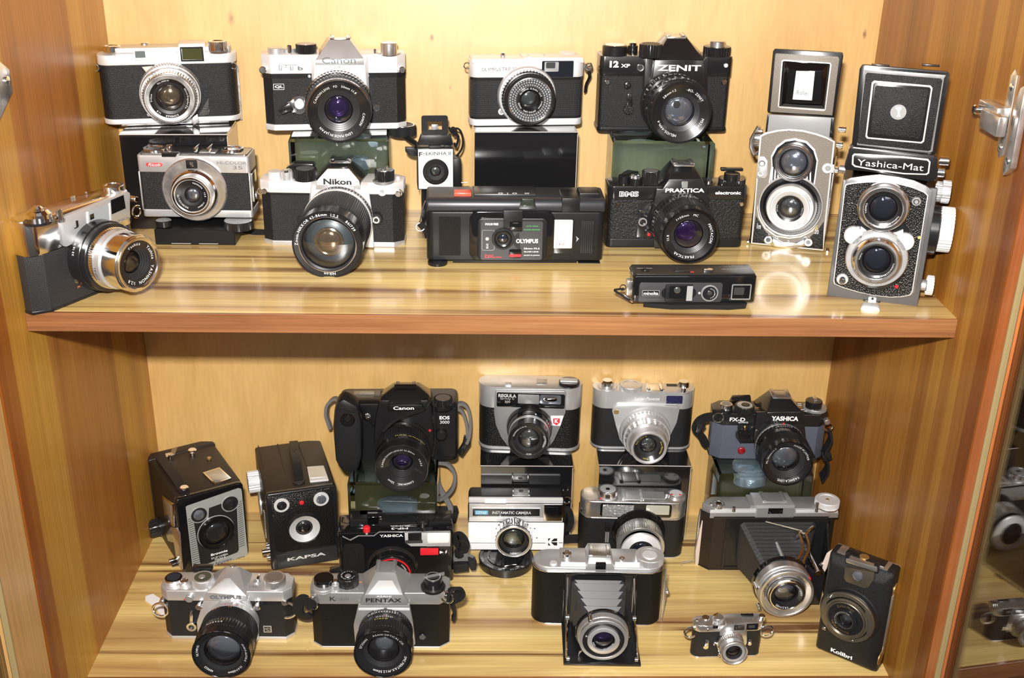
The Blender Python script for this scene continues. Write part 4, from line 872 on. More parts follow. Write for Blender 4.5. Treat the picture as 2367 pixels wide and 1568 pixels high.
k.prism('nameplate_frame', SATIN, [k.P(735, 480, 5.3), k.P(1245, 480, 5.3), k.P(738, 392, 5.3), k.P(1228, 388, 5.3), k.P(868, 245, 1.2), k.P(1108, 245, 1.2), k.P(735, 480, 4), k.P(1245, 480, 4), k.P(868, 245, -1), k.P(1108, 245, -1)], .2, pr)
fr = k.prism('nameplate', SATINW, [k.P(745, 430, 6), k.P(1190, 440, 6), k.P(752, 390, 6), k.P(1185, 385, 6), k.P(850, 300, 4.2), k.P(1120, 300, 4.2), k.P(745, 430, 4), k.P(1190, 440, 4)], .1, pr)
k.text('Nikon', (822, 424), (1138, 362), 6.3, BLKT, pr, .035)
k.shoe((1030, 110), ztop, 20, 18, CHROME, pr, y=6)
k.knob('rewind_side', SATINW, (265, 270), 78, zD, zD + 7); k.knob('shutter_button', SATIN, (402, 265), 68, zD, zD + 9, (24, .4)); k.knob('release_button', CHROME, (395, 262), 26, zD + 9, zD + 11)
k.knob('shutter_speed_dial', BLK, (612, 240), 132, zD, zD + 11, (40, .7), cap=prin('grey_dial_face', (.10, .10, .10), .4)); k.knob('dial_collar', SATIND, (612, 335), 150, zD, zD + 1.5)
k.poly('advance_lever', BLK, [(390, 245), (480, 185), (700, 195), (720, 230), (520, 240)], -34, -22, .6)
k.knob('rewind_base', SATIND, (1500, 372), 122, zD, zD + 2); k.knob('rewind_knob', BLK, (1512, 255), 112, zD + 2, zD + 12, (36, .6), cap=SATIND)
k.box('rewind_crank', CHROMEW, *(lambda x, y: (x - 3, x + 3, y - 10, y + 10))(*k.T(1512, 255, zD + 12)), zD + 12, zD + 13.2, .3)
k.knob('pin', SATINW, (1665, 330), 26, zD - 3, zD + 3)
k.ring('flash_socket', SATINW, (1485, 507), 52, 2.5, 0, 2); k.disc('socket_hole', SATIND, (1485, 507), 28, 0, 1)
k.lug((1680, 520), -3, R=2.6, r=1.2); k.lug((105, 505), -6, R=2.6, r=1.2); k.disc('strap_lug', CHROME, (1665, 535), 36, -8, 0, .6); k.disc('strap_lug', CHROME, (150, 505), 32, -8, 0, .6)
k.disc('release_housing', BLK, (1420, 815), 68, 0, 5, .8); k.ring('release_ring', SATIN, (1418, 830), 40, 1.4, 4.5, 6)
k.rect('self_timer', BLK, (520, 795), (600, 860), 0, 3, .5, .2)
L = k.lens((866, 1112), 87, 402, [(None, SATIN, 33, 4, 33, 8), ('aperture_ring', BLK, 33, 8, 32.5, 17, (60, .7)), ('chrome_band', SATINW, 33.5, 17, 33.5, 22), ('zoom_ring', RUB, 33, 22, 33, 64, (90, .7)), ('barrel', BLK, 32, 64, 32.0, 84)],
    ring_o=.965, ring_i=.80, gr=.76, coatm=prin('lens_coating_zoom_grey', (.06, .075, .08), .35, .2), dep=2.5, cdep=14, inr=.95, rimt=.025, cone=.6, glassdome=4, words=[('Zoom-NIKKOR', 268), ('43-86mm', 328), ('1:3.5', 8), ('861739', 38), ('Nikon', 168)], tsize=2.6, tmat=WHITE)
cx, cz, R = L['ax'], L['az'], L['ar']
k.add('inner_lens', bm_lathe([(13.5, 74), (13.5, 78), (12, 78.6), (11, 78.2)] + [(11 * cos(a), 77.2 + 3 * sin(a)) for a in (.2, .5, .8, 1.1, 1.4)] + [(0, 80.2)], (cx, cz)), C_AMB, L)
k.ring('silver_filter_edge', CHROME, (866, 1112), 330, .8, 85.3, 86.6, L)

# ---- little box camera on its foot
k = cam('toy_camera', 'tiny white-fronted camera with a round dial on its left and open finder flap', (-.061, -.0662, .09, .0355, .0431, .0422))
k.view(880, 250, 7.468)
hh = k.Z(940, 705); w2 = 17.7
k.box('body', PLAST, -w2 - 1, w2 + .6, .4, 30, 0, hh + .6, .6)
k.box('white_front', PLATEW, -w2, w2, -.6, .5, 1.2, hh - .3, .2)
k.frame('panel_line', SATIND, (692, 865), (1208, 1345), -.2, .75, .35, 2)
k.text('F', (660, 835), (722, 758), .7, BLKT, None, .03); k.text('T', (728, 838), (765, 782), .7, BLKT, None, .01); k.text('EKINHA II', (780, 815), (1210, 752), .7, BLKT, None, .01)
L = k.lens((950, 1105), 5, 222, [('lens_ring', PLAST, 13, .5, 12.8, 4)], rimmat=PLAST, ringmat=prin('lens_well_black', (.02, .022, .024), .3), ring_o=.92, ring_i=.70, gr=.42, coatm=C_GRY, dep=1, cdep=.2, rimt=.05, glassdome=3, cone=.8, inr=.9)
k.add('finder_flap', bm_frame(*(lambda a, b: (a[0], b[0], b[1], a[1]))(k.F(700, 125, -14), k.F(1160, 470, -14)), 6.2, 2.5, 14, 12.5), PLAST)
x, z = k.F(875, 280, -15); x2, z2 = k.F(990, 460, -15); k.box('flap_glass', prin('flap_silver', (.3, .3, .31), .3, .4), x, x2, 14, 15, z2, z)
k.poly('finder_slope', PLAST, [(640, 640), (1250, 640), (1215, 470), (700, 470)], -12, -3, .3)
k.box('finder_channel', BLKT, k.X(830, 600, -6), k.X(1035, 600, -6), -.2, 12, hh, hh + 3.2, .2); k.box('release_step', PLAST, k.X(1095, 600), k.X(1222, 600), 1, 7, hh, hh + 3, .3)
# round dial held out on an arm
z = k.Z(370, 330, 2) ; xx = k.X(375, 320, 2)
dl_ = k.knob('dial', RUB, (375, 290), 238, hh + 4.5, hh + 14.5, (60, .35), bev=1); cxx, cyy = dl_['cx'], dl_['cy']; rr = dl_['cr']
k.add('dial_rim', bm_lathe([(rr * .88, hh + 14.5), (rr * .88, hh + 15), (rr * .82, hh + 15)], (cxx, cyy), 'z', 40), CHROME, dl_)
k.add('dial_well', bm_lathe([(rr * .82, hh + 14.8), (rr * .5, hh + 13.2), (0, hh + 13.2)], (cxx, cyy), 'z', 40), GLOSSB, dl_)
def ztext(k, words, c, z, r, size, mat, par, inward=False):
    bm = bmesh.new()
    for txt, a0 in words:
        ang = a0
        for ch in txt:
            if ch == ' ': ang += 6; continue
            vs, fs, x0, x1, y0, y1 = glyphs(ch); w = (x1 - x0) * size * 1.35; th = radians(ang) + w / 2 / r; V = []; hs = size / .7
            for v in vs:
                lx = (v[0] - (x0 + x1) / 2) * hs; lz = r + v[1] * hs
                V.append(bm.verts.new((c[0] + lz * sin(th) + lx * cos(th), c[1] + lz * cos(th) - lx * sin(th), z + .1)))
            for f in fs:
                try: bm.faces.new([V[i] for i in f])
                except ValueError: pass
            ang += degrees((w + size * .3) / r)
    return k.add('dial_numbers', bm, mat, par, smooth=False)
ztext(k, [('SUPER LUX', -50), ('COLOR FLASH', 90), ('LENS', 220)], (cxx, cyy), hh + 14.2, rr * .62, 1.2, WHITE, dl_)
k.add('dial_arm', bm_tube([(cxx, cyy, hh + 4), (-w2 - 2, 12, hh + 3.5), (-w2 - 1.5, 12, hh - 3)], 1, flat=(5, 1.5)), PLAST)
k.poly('side_tab', PLAST, [(420, 680), (580, 680), (590, 700), (640, 700), (640, 830), (540, 825), (470, 795), (425, 750)], -18, -14, .4)
k.poly('film_cartridge', PLAST, [(1250, 885), (1385, 885), (1395, 1405), (1255, 1415)], -24, -4, .6); k.add('film_lever', bm_tube([k.P(1390, 1287, -12), k.P(1505, 1285, -12)], .6, 8), CHROME)
k.add('wrist_cord', join(bm_tube(spline([k.P(1180, 330, -18), k.P(1230, 420, -18), k.P(1300, 350, -20), k.P(1380, 400, -20), k.P(1420, 560, -20), k.P(1390, 720, -20), k.P(1270, 870, -20)]), 1.1, 8)), STRAP)
k.add('cord_loop', bm_tube(spline([k.P(1190, 360, -16), k.P(1270, 430, -16), k.P(1340, 500, -18), k.P(1300, 660, -18), k.P(1270, 600, -18)]), 1.3, 8), STRAP)
k.add('cord_knot', bm_tube(spline([k.P(1200, 400, -14), k.P(1250, 350, -14), k.P(1300, 420, -15), k.P(1240, 450, -15)]), 1.9, 8), STRAP)

# ---- wide black point and shoot
k = cam('compact_camera', 'wide black plastic compact camera with orange-red shutter button', (.019, -.1724, .0237, .1676, .0619, 0))
k.view(960, 400, 5.1457)
zB = k.Z(400, 460); zT = k.Z(400, 310)
w2 = 85
k.add('body', bm_ext(rrect(-w2, w2, 0, 42, 7, 6), 3, zB, 'z', 1.5, 3), PLAST)
k.add('top_cover', bm_ext([(0.3, zB - .5), (-.6, zB + 3), (1, zT - 3), (5, zT), (40, zT + 1), (42, zT - 3), (42, zB - .5)], -w2, w2, 'x', 2.5, 4), prin('metallic_charcoal', (.035, .035, .04), .33, .3))
k.box('top_panel', prin('metallic_charcoal', (.05, .05, .05), .3), k.X(690, 250, -12), k.X(1440, 250, -12), 10, 38, zT - 1, k.Z(900, 250, -10), 1)
k.box('shutter_button', SALM, k.X(458, 260, -12), k.X(668, 260, -12), 9, 22, zT - 1, zT + 3.5, 1)
k.text('O  |  O    III', (985, 252), (1350, 236), -9.6, WHITE)
k.box('left_step', PLAST, k.X(1745, 300), k.X(1960, 300), -1, 30, zB, zT + 1.2, .4); k.rect('step_emblem', SATIN, (1805, 310), (1905, 332), -3, -1.5, .5)
k.rect('end_block', PLAST, (1950, 240), (2200, 310), -30, -8, 2, .8)
k.rect('grip_texture', prin('ribbed_black', (.014, .014, .015), .35, bump=('ribx', 260, .9, .0006)), (280, 520), (540, 982), -.5, .4, 1)
mp = k.rect('lens_module', GLOSSB, (645, 460), (1645, 1048), -2, 4, 9, 1.5)
mi = k.rect('lens_module_face', PLAST, (740, 540), (1560, 1040), 4, 6.5, 5, 1, mp)
mf = k.rect('face_plate', prin('graphite_face', (.035, .035, .038), .4), (780, 575), (1505, 1035), 6.4, 6.8, 2, 0, mp)
k.rect('centre_hinge', PLAST, (1050, 450), (1272, 700), 6, 7.4, .5, .3, mp)
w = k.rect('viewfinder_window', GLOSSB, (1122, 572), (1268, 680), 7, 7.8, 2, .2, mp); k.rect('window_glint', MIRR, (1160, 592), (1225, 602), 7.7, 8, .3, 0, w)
w = k.rect('lower_window', GLOSSB, (1115, 908), (1262, 1015), 6.6, 7.6, 2, .2, mp); k.rect('red_bar', REDP, (1118, 968), (1258, 1000), 7.5, 7.9, .5, 0, w)
k.text('FOCUS FREE', (832, 622), (988, 596), 6.9, WHITE, mp, .03); k.text('AUTO WIND', (1318, 640), (1462, 626), 6.9, GRNT, mp, .02); k.text('POWER REWIND', (1290, 682), (1485, 668), 6.9, GRNT, mp, .02)
k.text('OLYMPUS', (1198, 835), (1462, 785), 6.9, WHITE, mp, .035); k.text('35mm F3.5', (1290, 908), (1478, 890), 6.9, WHITE, mp, .02); k.text('GLASS LENS', (1290, 944), (1465, 930), 6.9, WHITE, mp, .02); k.text('MADE IN JAPAN', (1290, 988), (1478, 974), 6.9, WHITE, mp, .02)
k.text('DX', (828, 1010), (930, 972), 6.9, REDP, mp, .03); k.rect('red_line', REDP, (925, 998), (1028, 1008), 6.8, 7, 0, 0, mp)
k.frame('sensor_outline', SATIND, (793, 682), (940, 920), 6.7, 7, .25, 1.5, mp); k.disc('sensor', SATIND, (855, 785), 22, 6.8, 7.2, .1, mp); k.text('CdS', (842, 900), (868, 840), 6.9, WHITE, mp)
k.lens((1045, 795), 11, 108, [('lens', PLAST, 10, 6, 10.6, 8.8)], rimmat=PLAST, ring_o=.86, ring_i=.70, gr=.60, coatm=C_BLU, dep=.6, cdep=.3, rimt=.1, cone=.6, glassdome=2, inr=.9)
cc = k.poly('name_circle', PLAST, [(1160 + 150 + 150 * cos(a), 810 + 115 * sin(a)) for a in [radians(t) for t in range(120, 241, 12)]] + [(1250, 900)], 6.7, 7.0, 0, mp)
fl_ = k.rect('flash_window', FLASHW, (1640, 560), (1862, 898), -.5, 1.2, 1, .3); k.rect('flash_frame', BLK, (1630, 565), (1880, 960), -.5, .6, .5, .2); k.text('TRIP', (1670, 868), (1780, 830), 1.3, GRL, fl_)
for i in range(6): k.rect('grip_rib', PLAST, (1980 + i * 25, 575), (1990 + i * 25, 960), 0, .8, .3, .1)
k.poly('arrow_mark', SATIND, [(1910, 750), (1948, 785), (1912, 820), (1920, 785)], 0, .3, 0)
vb = k.prism('viewfinder_bump', PLAST, [k.P(1230, 430, 2), k.P(1440, 430, 2), k.P(1260, 310, -3), k.P(1420, 310, -3), k.P(1260, 310, -14), k.P(1420, 310, -14), k.P(1230, 430, -14), k.P(1440, 430, -14)], .3)
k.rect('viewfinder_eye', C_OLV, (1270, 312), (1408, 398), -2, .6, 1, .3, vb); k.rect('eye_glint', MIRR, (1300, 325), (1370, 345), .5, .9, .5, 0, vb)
k.knob('foot', PLAST, (265, 1042), 116, 0, 3.2, None); k.rect('front_foot', PLAST, (1940, 1070), (2200, 1085), -20, -1, 1, .3); k.box('bottom_tray', PLAST, -60, 60, 2, 38, 0, 3.2, .5)
k.add('strap_ring', bm_tube(spline([k.P(120, 330, -16), k.P(90, 420, -14), k.P(60, 560, -12), k.P(35, 620, -12)]), .6, 6), CHROME); k.lug((60, 640), -10, R=4, r=.7)
k.add('wrist_strap', bm_tube(spline([k.P(50, 600, -10), k.P(90, 640, -10), k.P(135, 700, -12), k.P(150, 760, -18)]), 1, flat=(6, 2)), STRAP)

# ---- praktica
k = cam('slr_camera', 'all-black reflex camera with coarse crinkled covering standing behind the narrow pocket camera', (.1812, -.1205, .0335, .1383, .0649, 0))
k.view(1380, 340, 3.92)
zA = k.Z(300, 830); zB = k.Z(300, 478); zD = k.Z(300, 355)
layers(k, 34, 'round', [('base_plate', PLAST, 0, zA, 0, 1.2), ('leatherette_body', LEAC, zA, zB, .8, 0), ('top_plate', BLK, zB, zD, 0, 1.2)], c=(6, 6), W_=139)
k.poly('mirror_housing', BLK, [(540, 380), (1000, 380), (1040, 700), (1060, 910), (520, 920), (495, 600)], 0, 6, .8)
k.rect('timer_panel', BLK, (380, 505), (500, 820), 0, 2, .5, .3)
ztop = k.Z(760, 150, -12)
pr = k.prism('prism_housing', BLK, [k.P(570, 425, 6.5), k.P(1015, 425, 6.5), k.P(655, 290, 3), k.P(950, 290, 3), k.P(685, 160, -12), k.P(865, 160, -12)] + [Vector((k.X(685, 150, -12), 26, ztop)), Vector((k.X(865, 150, -12), 26, ztop)), Vector((k.X(560, 380), 32, zD)), Vector((k.X(1010, 380), 32, zD))], .6)
k.shoe((765, 110), ztop, 20, 18, CHROMEW, pr, y=4)
k.text('PRAKTICA', (618, 412), (975, 375), 6.8, WHITE, pr, .03); k.text('BMS', (200, 450), (380, 402), .2, WHITE, None, .05); k.text('BMS', (206, 445), (374, 407), .35, BLK, None, -.01); k.text('electronic', (1070, 430), (1305, 400), .2, WHITE, None, .03)
k.rect('small_emblem', SATIND, (773, 312), (820, 370), 2, 5.2, .5, 0, pr)
k.disc('strap_lug', CHROME, (190, 530), 20, 0, 2, .6); k.disc('strap_lug', CHROME, (1310, 520), 20, 0, 2, .6)
k.poly('self_timer', BLK, [(385, 575), (440, 575), (450, 690), (380, 690)], 2, 4, .4); k.ring('timer_hub', SATIND, (415, 682), 40, 1.3, 2, 4.6); k.disc('timer_led', CHROME, (417, 587), 14, 3.8, 4.4, .1)
k.disc('red_dot', REDT, (470, 795), 14, 1, 6.4, .1); k.disc('lens_release', BLK, (470, 795), 44, 0, 4.5, .8)
k.knob('advance_hub', BLK, (245, 255), 52, zD, zD + 8); k.prism('advance_lever', BLK, [(k.X(215, 240, -16), 14, zD + 6), (k.X(390, 210, -16), 22, zD + 6), (k.X(300, 190, -16), 30, zD + 6), (k.X(215, 240, -16), 14, zD + 9), (k.X(390, 210, -16), 22, zD + 9), (k.X(300, 190, -16), 30, zD + 9)], .5)
k.knob('shutter_collar', BLK, (350, 280), 56, zD, zD + 7); k.knob('shutter_button', CHROME, (350, 245), 42, zD + 7, zD + 9.5, (18, .5)); k.knob('shutter_speed_dial', BLK, (490, 215), 82, zD, zD + 13, (30, .5), cap=SATIND)
k.knob('rewind_base', BLK, (1225, 280), 122, zD, zD + 5, (40, .5)); k.knob('rewind_knob', BLK, (1225, 235), 72, zD + 5, zD + 12); k.box('rewind_crank', BLK, *(lambda x, y: (x - 11, x + 11, y - 3, y + 3))(*k.T(1220, 205, zD + 13)), zD + 12, zD + 15, .5)
k.knob('film_window', CHROME, (1015, 300), 34, zD, zD + 2)
L = k.lens((845, 815), 51, 262, [(None, BLK, 31, 5, 31, 12), ('aperture_ring', BLK, 31, 12, 30.5, 20, (50, .7)), ('focus_ring', RUB, 29.5, 20, 29, 38, (70, .7)), ('barrel', BLK, 28, 38, 27.8, 49)],
    ring_o=.88, ring_i=.66, gr=.52, coatm=C_PUR, dep=5, rimt=.06, cone=2, words=[('f=50mm', 318), ('MC', 5), ('PENTACON', 55), ('PRAKTICAR', 165), ('1:1.8', 258)], tsize=2.3, tmat=WHITE, rimmat=GLOSSB)
k.barreltext([('22 16 11 8 5.6', -10)], (L['ax'], L['az']), 31, 10.5, 1.5, WHITE, L); k.barreltext([('I', -38)], (L['ax'], L['az']), 31, 9, 1.6, REDP, L)

# ---- pocket 110
k = cam('pocket_camera', 'narrow black pocket camera lying on its strap at the front of the shelf', (.1728, -.2821, .0231, .1057, .0258, .004))
k.view(1380, 340, 3.92)
w2 = 54.5; hh = 26
k.add('body', bm_ext(rrect(-w2, w2, .5, 28, 3, 4), 0, hh, 'z', 2.2, 4), GLOSSB)
k.add('top_cover', bm_ext(rrect(-w2 + 1, w2 - 1, 2, 27, 3, 4), hh - 1, hh + .8, 'z', .5, 2), PLAST)
fr = k.rect('front_panel', prin('graphite_face', (.035, .035, .038), .4), (385, 1232), (1125, 1408), -1, .6, 2.5, .2)
k.rect('name_frame', SATIND, (410, 1300), (565, 1350), .5, .9, .4, 0, fr); k.rect('name_plate', BLK, (416, 1305), (560, 1346), .8, 1.0, .3, 0, fr); k.text('minolta', (422, 1340), (556, 1312), 1.0, WHITE, fr, .015)
k.disc('lens_surround', PLAST, (640, 1325), 56, .5, 1, .2, fr); k.disc('lens_surround', PLAST, (850, 1325), 50, .5, 1, .2, fr)
lw = k.rect('lens_cover', PLAST, (625, 1252), (862, 1402), .5, 3, 1, .4, fr); k.rect('lens_window', GLOSSB, (660, 1262), (815, 1372), 2.9, 3.3, .5, 0, lw); k.rect('grey_strip', GREYP, (818, 1262), (860, 1395), 2.9, 3.5, .4, 0, lw)
k.disc('lens_eye', C_GRY, (728, 1298), 32, 3.2, 3.6, .1, lw, dome=1.2)
dd = k.disc('focus_dial', SATIND, (1022, 1328), 80, .5, 1.6, .3, fr); k.disc('dial_face', BLK, (1022, 1328), 66, 1.5, 1.8, .1, dd); k.disc('dial_hub', CHROME, (1022, 1328), 20, 1.7, 2.8, .3, dd)
cx, cz = k.F(1022, 1328, 1.9); k.ringtext([('1.5 2 3 5 m INF 10 7 4', 0)], (cx, cz), 1.9, 4.0, .9, WHITE, dd)
k.disc('white_dot', WHITE, (928, 1325), 10, .5, 1, .1, fr)
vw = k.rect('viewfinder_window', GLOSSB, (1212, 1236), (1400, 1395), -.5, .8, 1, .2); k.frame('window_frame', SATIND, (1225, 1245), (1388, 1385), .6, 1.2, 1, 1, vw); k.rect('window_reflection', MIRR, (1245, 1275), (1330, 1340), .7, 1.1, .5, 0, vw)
k.toptext('MINOLTA-16', (1155, 1090), (1330, 1080), hh + .8, SATIND)
k.knob('shutter_button', PLAST, (435, 1110), 40, hh, hh + 1.6, cap=CHROME); k.box('flash_slide', CHROME, *(lambda a, b: (a[0], b[0], a[1] - 3, a[1] + 3))(k.T(965, 1110, hh + 2), k.T(1045, 1110, hh + 2)), hh, hh + 3, .5)
k.box('slide_base', PLAST, *(lambda a, b: (a[0], b[0], a[1] - 3.5, a[1] + 3.5))(k.T(700, 1120, hh + 1), k.T(840, 1120, hh + 1)), hh, hh + 1.8, .4)
k.box('red_mark', REDT, *(lambda a, b: (a[0], b[0], a[1] - 1.2, a[1] + 1.2))(k.T(842, 1130, hh + 1), k.T(878, 1130, hh + 1)), hh, hh + 1, .1)
for a, b in (((360, 1097), (500, 1097)), ((1130, 1105), (1370, 1105))): k.box('top_line', SATIND, k.T(*a, hh + 1)[0], k.T(*b, hh + 1)[0], k.T(*a, hh + 1)[1] - .3, k.T(*a, hh + 1)[1] + .3, hh + .7, hh + .95, 0)
k.box('strap_bracket', CHROMEW, -w2 - 4, -w2 + .5, 8, 16, 4, 18, .8)
k.add('wrist_cord', bm_tube(spline([k.P(240, 1285, -6), k.P(190, 1290, -2), k.P(160, 1300, 0), k.P(220, 1340, 3), k.P(300, 1390, 5)]), 1.0, 8), STRAP)
k.add('strap_clip', bm_tube(spline([k.P(245, 1340, 3), k.P(290, 1375, 4), k.P(322, 1400, 3)]), 1.3, 8), CHROME); k.lug((235, 1275), -6, R=2.6, r=.6)
k.add('folded_strap', bm_ext([(-44, 1), (-20, -5), (10, -4.5), (30, -6), (46, -3), (50, 8), (40, 24), (-40, 24)], -3.8, .1, 'z', .3), STRAP)

# ---- tilted-away rangefinder at far left
k = cam('rangefinder_camera', 'silver-topped rangefinder camera at the far left front, turned sideways with a bulky lens', (-.3545, -.2647, radians(60), .117, .080, 0))
k.view(0, 400, 3.92)
zB = k.Z(600, 672); zD = k.Z(1150, 165)
D = 27
w2 = 58.5
pl = lambda i: octa(-w2 + i, w2 - i, i, D - i, 13, 9)
k.add('body', bm_ext(pl(.6), 2.5, zB, 'z', .3), LEAW); k.add('base_plate', bm_ext(pl(.2), 0, 2.5, 'z', .5), BLK)
k.add('top_plate', bm_ext(rrect(-w2, w2, 0, D, 11, 7), zB, zD, 'z', 2), CHROME)
fh = k.poly('window_housing', SATIN, [(562, 405), (1150, 165), (1180, 182), (1180, 410), (600, 672)], -3, 3.5, .6)
k.poly('frosted_window', prin('frosted_window', (.28, .30, .31), .3), [(805, 355), (985, 280), (995, 420), (815, 500)], 3.3, 3.9, 0, fh); k.poly('rangefinder_window', GLOSSB, [(815, 380), (850, 365), (855, 412), (820, 428)], 3.8, 4.1, 0, fh)
k.poly('viewfinder_window', GLOSSB, [(1005, 248), (1120, 200), (1140, 320), (1015, 375)], 3.3, 3.9, 0, fh)
k.poly('window_divider', SATINW, [(790, 355), (805, 350), (815, 505), (800, 510)], 3.3, 4.4, .1, fh); k.poly('window_divider', SATINW, [(988, 280), (1003, 272), (1012, 430), (998, 436)], 3.3, 4.4, .1, fh)
k.text('J', (672, 508), (706, 428), 3.7, BLKT, fh, .02); k.text('YASHICA', (1012, 470), (1172, 392), 3.7, GRL, fh)
k.knob('wind_dome', CHROME, (345, 330), 112, zD, zD + 9, None, bev=3); k.knob('wind_base', BLK, (340, 430), 125, zD - .5, zD + 1.6); k.knob('wind_cap', CHROME, (335, 300), 48, zD + 9, zD + 13, None, bev=1.5)
k.knob('shutter_button', CHROME, (530, 325), 30, zD, zD + 9); k.knob('shutter_collar', CHROME, (535, 395), 40, zD, zD + 2)
k.knob('rewind_knob', CHROME, (1020, 105), 98, zD, zD + 6, None, dish=.8)
k.box('shoe_rail', CHROMEW, *(lambda a, b: (a[0], b[0], a[1] - .8, a[1] + .8))(k.T(640, 215, zD + 2), k.T(745, 220, zD + 2)), zD, zD + 2, .2)
k.box('shoe_rail', CHROMEW, *(lambda a, b: (a[0], b[0], a[1] - .8, a[1] + .8))(k.T(770, 170, zD + 2), k.T(870, 185, zD + 2)), zD, zD + 2, .2)
k.toptext('YASHICA', (690, 300), (940, 215), zD, SATIND)
k.screw((708, 968), 30, CHROME, 1.5); k.ring('flash_socket', CHROME, (708, 968), 34, 1, 0, 1.8); k.text('x', (700, 1045), (727, 1018), 0.8, ORGT)
k.lug((1240, 350), -6, R=5, r=1.2); k.lug((235, 670), -10, R=4, r=1); k.disc('strap_lug', CHROME, (1240, 240), 26, -12, -3, .5)
L = k.lens((1262, 825), 52, 255, [(None, BLK, 31, 0, 31, 14), ('distance_ring', BLK, 30, 14, 30, 20), ('chrome_ring', CHROME, 27.5, 20, 27, 25, (80, .1)), ('copal_ring', SATIN, 26, 25, 26, 32), ('barrel', CHROME, 24.5, 32, 25, 50)],
    rimmat=CHROME, ring_o=.84, ring_i=.60, gr=.42, coatm=C_AMB, dep=7, rimt=.1, cone=1, words=[('Yashica', 330), ('Yashica', 45), ('YASHINON', 110), ('1:2.8', 200)], tsize=2.6, tmat=WHITE)
k.barreltext([('22 16 11 8', -75)], (L['ax'], L['az']), 31, 8, 2.2, WHITE, L); k.barreltext([('COPAL', -118)], (L['ax'], L['az']), 26, 28, 2.4, BLKT, L)
# ================================================================== lower shelf, back row
# ---- brown box camera with printed face
k = cam('box_camera', 'box camera with striped grey printed front and leather handle, nearest the left side board', (-.3134, -.1115, .53, .0765, .0975, -H))
k.view(280, 980, 4.3556)
w2 = 38.2; hh = 98
bk = [(-w2, 6), (w2, 6), (w2 + 1, 112), (-w2 - 1, 112)]
body = k.add('body', bm_ext(bk, 0, hh - .5, 'z', 3, 3), LEAB)
k.add('back_cover', bm_ext([(-w2 - 2, 100), (w2 + 2, 100), (w2 + 2, 116), (-w2 - 2, 116)], 0, hh + 1, 'z', 3, 3), LEAB)
fr = k.add('front_frame', bm_ext(rrect(-w2, w2, 0, hh, 5, 5), 0, 7, 'y', 1.6, 3), GLOSSB)
def pf(pts, d): return [k.F(*p, d) for p in pts]
def pl(n, m, pts, d0, d1, par, bev=0): return k.add(n, bm_ext(pf(pts, d1), -d0, -d1, 'y', bev), m, par)
GRYP = prin('printed_grey', (.34, .35, .33), .4, .2)
fpn = pl('printed_plate', GRYP, [(650, 840), (665, 828), (1180, 648), (1208, 655), (1215, 680), (1275, 1310), (1265, 1335), (760, 1500), (725, 1480), (718, 1440)], -1, .4, fr)
pl('black_field', BLKT, [(730, 975), (880, 960), (885, 850), (1010, 805), (1060, 890), (1165, 850), (1185, 1270), (1170, 1295), (820, 1430), (800, 1420)], .3, .6, fpn)
for i in range(22):
    t = i / 21
    x0, y0 = 672 + 50 * t, 965 + 445 * t; x1, y1 = 722 + 72 * t, 945 + 440 * t
    pl('printed_stripe', BLKT, [(x0, y0), (x1, y1), (x1 + .5, y1 + 4), (x0 + .5, y0 + 4)], .3, .6, fpn)
    x0, y0 = 1172 + 16 * t, 800 + 440 * t; x1, y1 = 1215 + 30 * t, 775 + 440 * t
    pl('printed_stripe', BLKT, [(x0, y0), (x1, y1), (x1 + .5, y1 + 4), (x0 + .5, y0 + 4)], .3, .6, fpn)
for c, mm_ in (((785, 920), C_LGT), ((1100, 805), C_DRK)):
    o = k.ring('finder_ring', GRYP, c, 92, 1.2, .3, 1.0, fr); k.disc('finder_field', BLKT, c, 84, .3, .8, .1, o); k.disc('finder_glass', mm_, c, 58, .8, 1.4, .2, o, dome=2.5)
L = k.lens((965, 1105), 4, 185, [('lens_mount', GRYP, 21.5, 0, 21.5, .9), ('lens_barrel', GLOSSB, 20, .8, 19, 3.4)], rimmat=GLOSSB, ringmat=BLK, ring_o=.92, ring_i=.86, gr=.78, coatm=C_DRK, dep=.8, cdep=.2, rimt=.06, cone=.8, glassdome=2.2, inr=.8)
k.text('Brownie', (905, 1335), (1070, 1262), .7, WHITE, fpn, .03); k.text('SIX-20 CAMERA', (908, 1368), (1075, 1300), .7, WHITE, fpn); k.text('Model E', (945, 1378), (1050, 1330), .7, WHITE, fpn)
k.text('with flash contacts', (885, 1440), (1115, 1345), .7, BLKT, fpn, 0, .3); k.text('KODAK LIMITED', (940, 1462), (1250, 1330), .7, BLKT, fpn)
# top: handle, studs and finder window
def tb(pts, z0, z1, n, m, par=None, bev=.3): return k.add(n, bm_ext([k.T(*p, z1) for p in pts], z0, z1, 'z', bev), m, par)
tb([(820, 490), (990, 435), (1110, 545), (940, 610)], hh - 1, hh + 1.2, 'finder_frame', CHROME); tb([(850, 490), (985, 448), (1085, 540), (945, 590)], hh + 1, hh + 1.6, 'finder_glass', prin('silvery_glass', (.5, .52, .5), .12, .7))
hl = k.add('carrying_handle', bm_tube([(*k.T(390, 330, hh + 2.5), hh + 2.5), (*k.T(470, 440, hh + 5), hh + 5), (*k.T(560, 560, hh + 4), hh + 4), (*k.T(640, 690, hh + 1.2), hh + 1.2)], 1, flat=(1.8, 11)), RUB)
k.knob('stud_base', SATIN, (633, 665), 30, hh, hh + 1); k.knob('handle_stud', CHROME, (633, 635), 45, hh + 3, hh + 5, None, bev=.8); k.knob('winding_stud', CHROME, (715, 258), 43, hh + 3, hh + 6, None, bev=.8); k.knob('stud_stem', CHROME, (715, 285), 28, hh, hh + 4); k.knob('small_stud', BRASS, (885, 338), 22, hh, hh + 2.5)
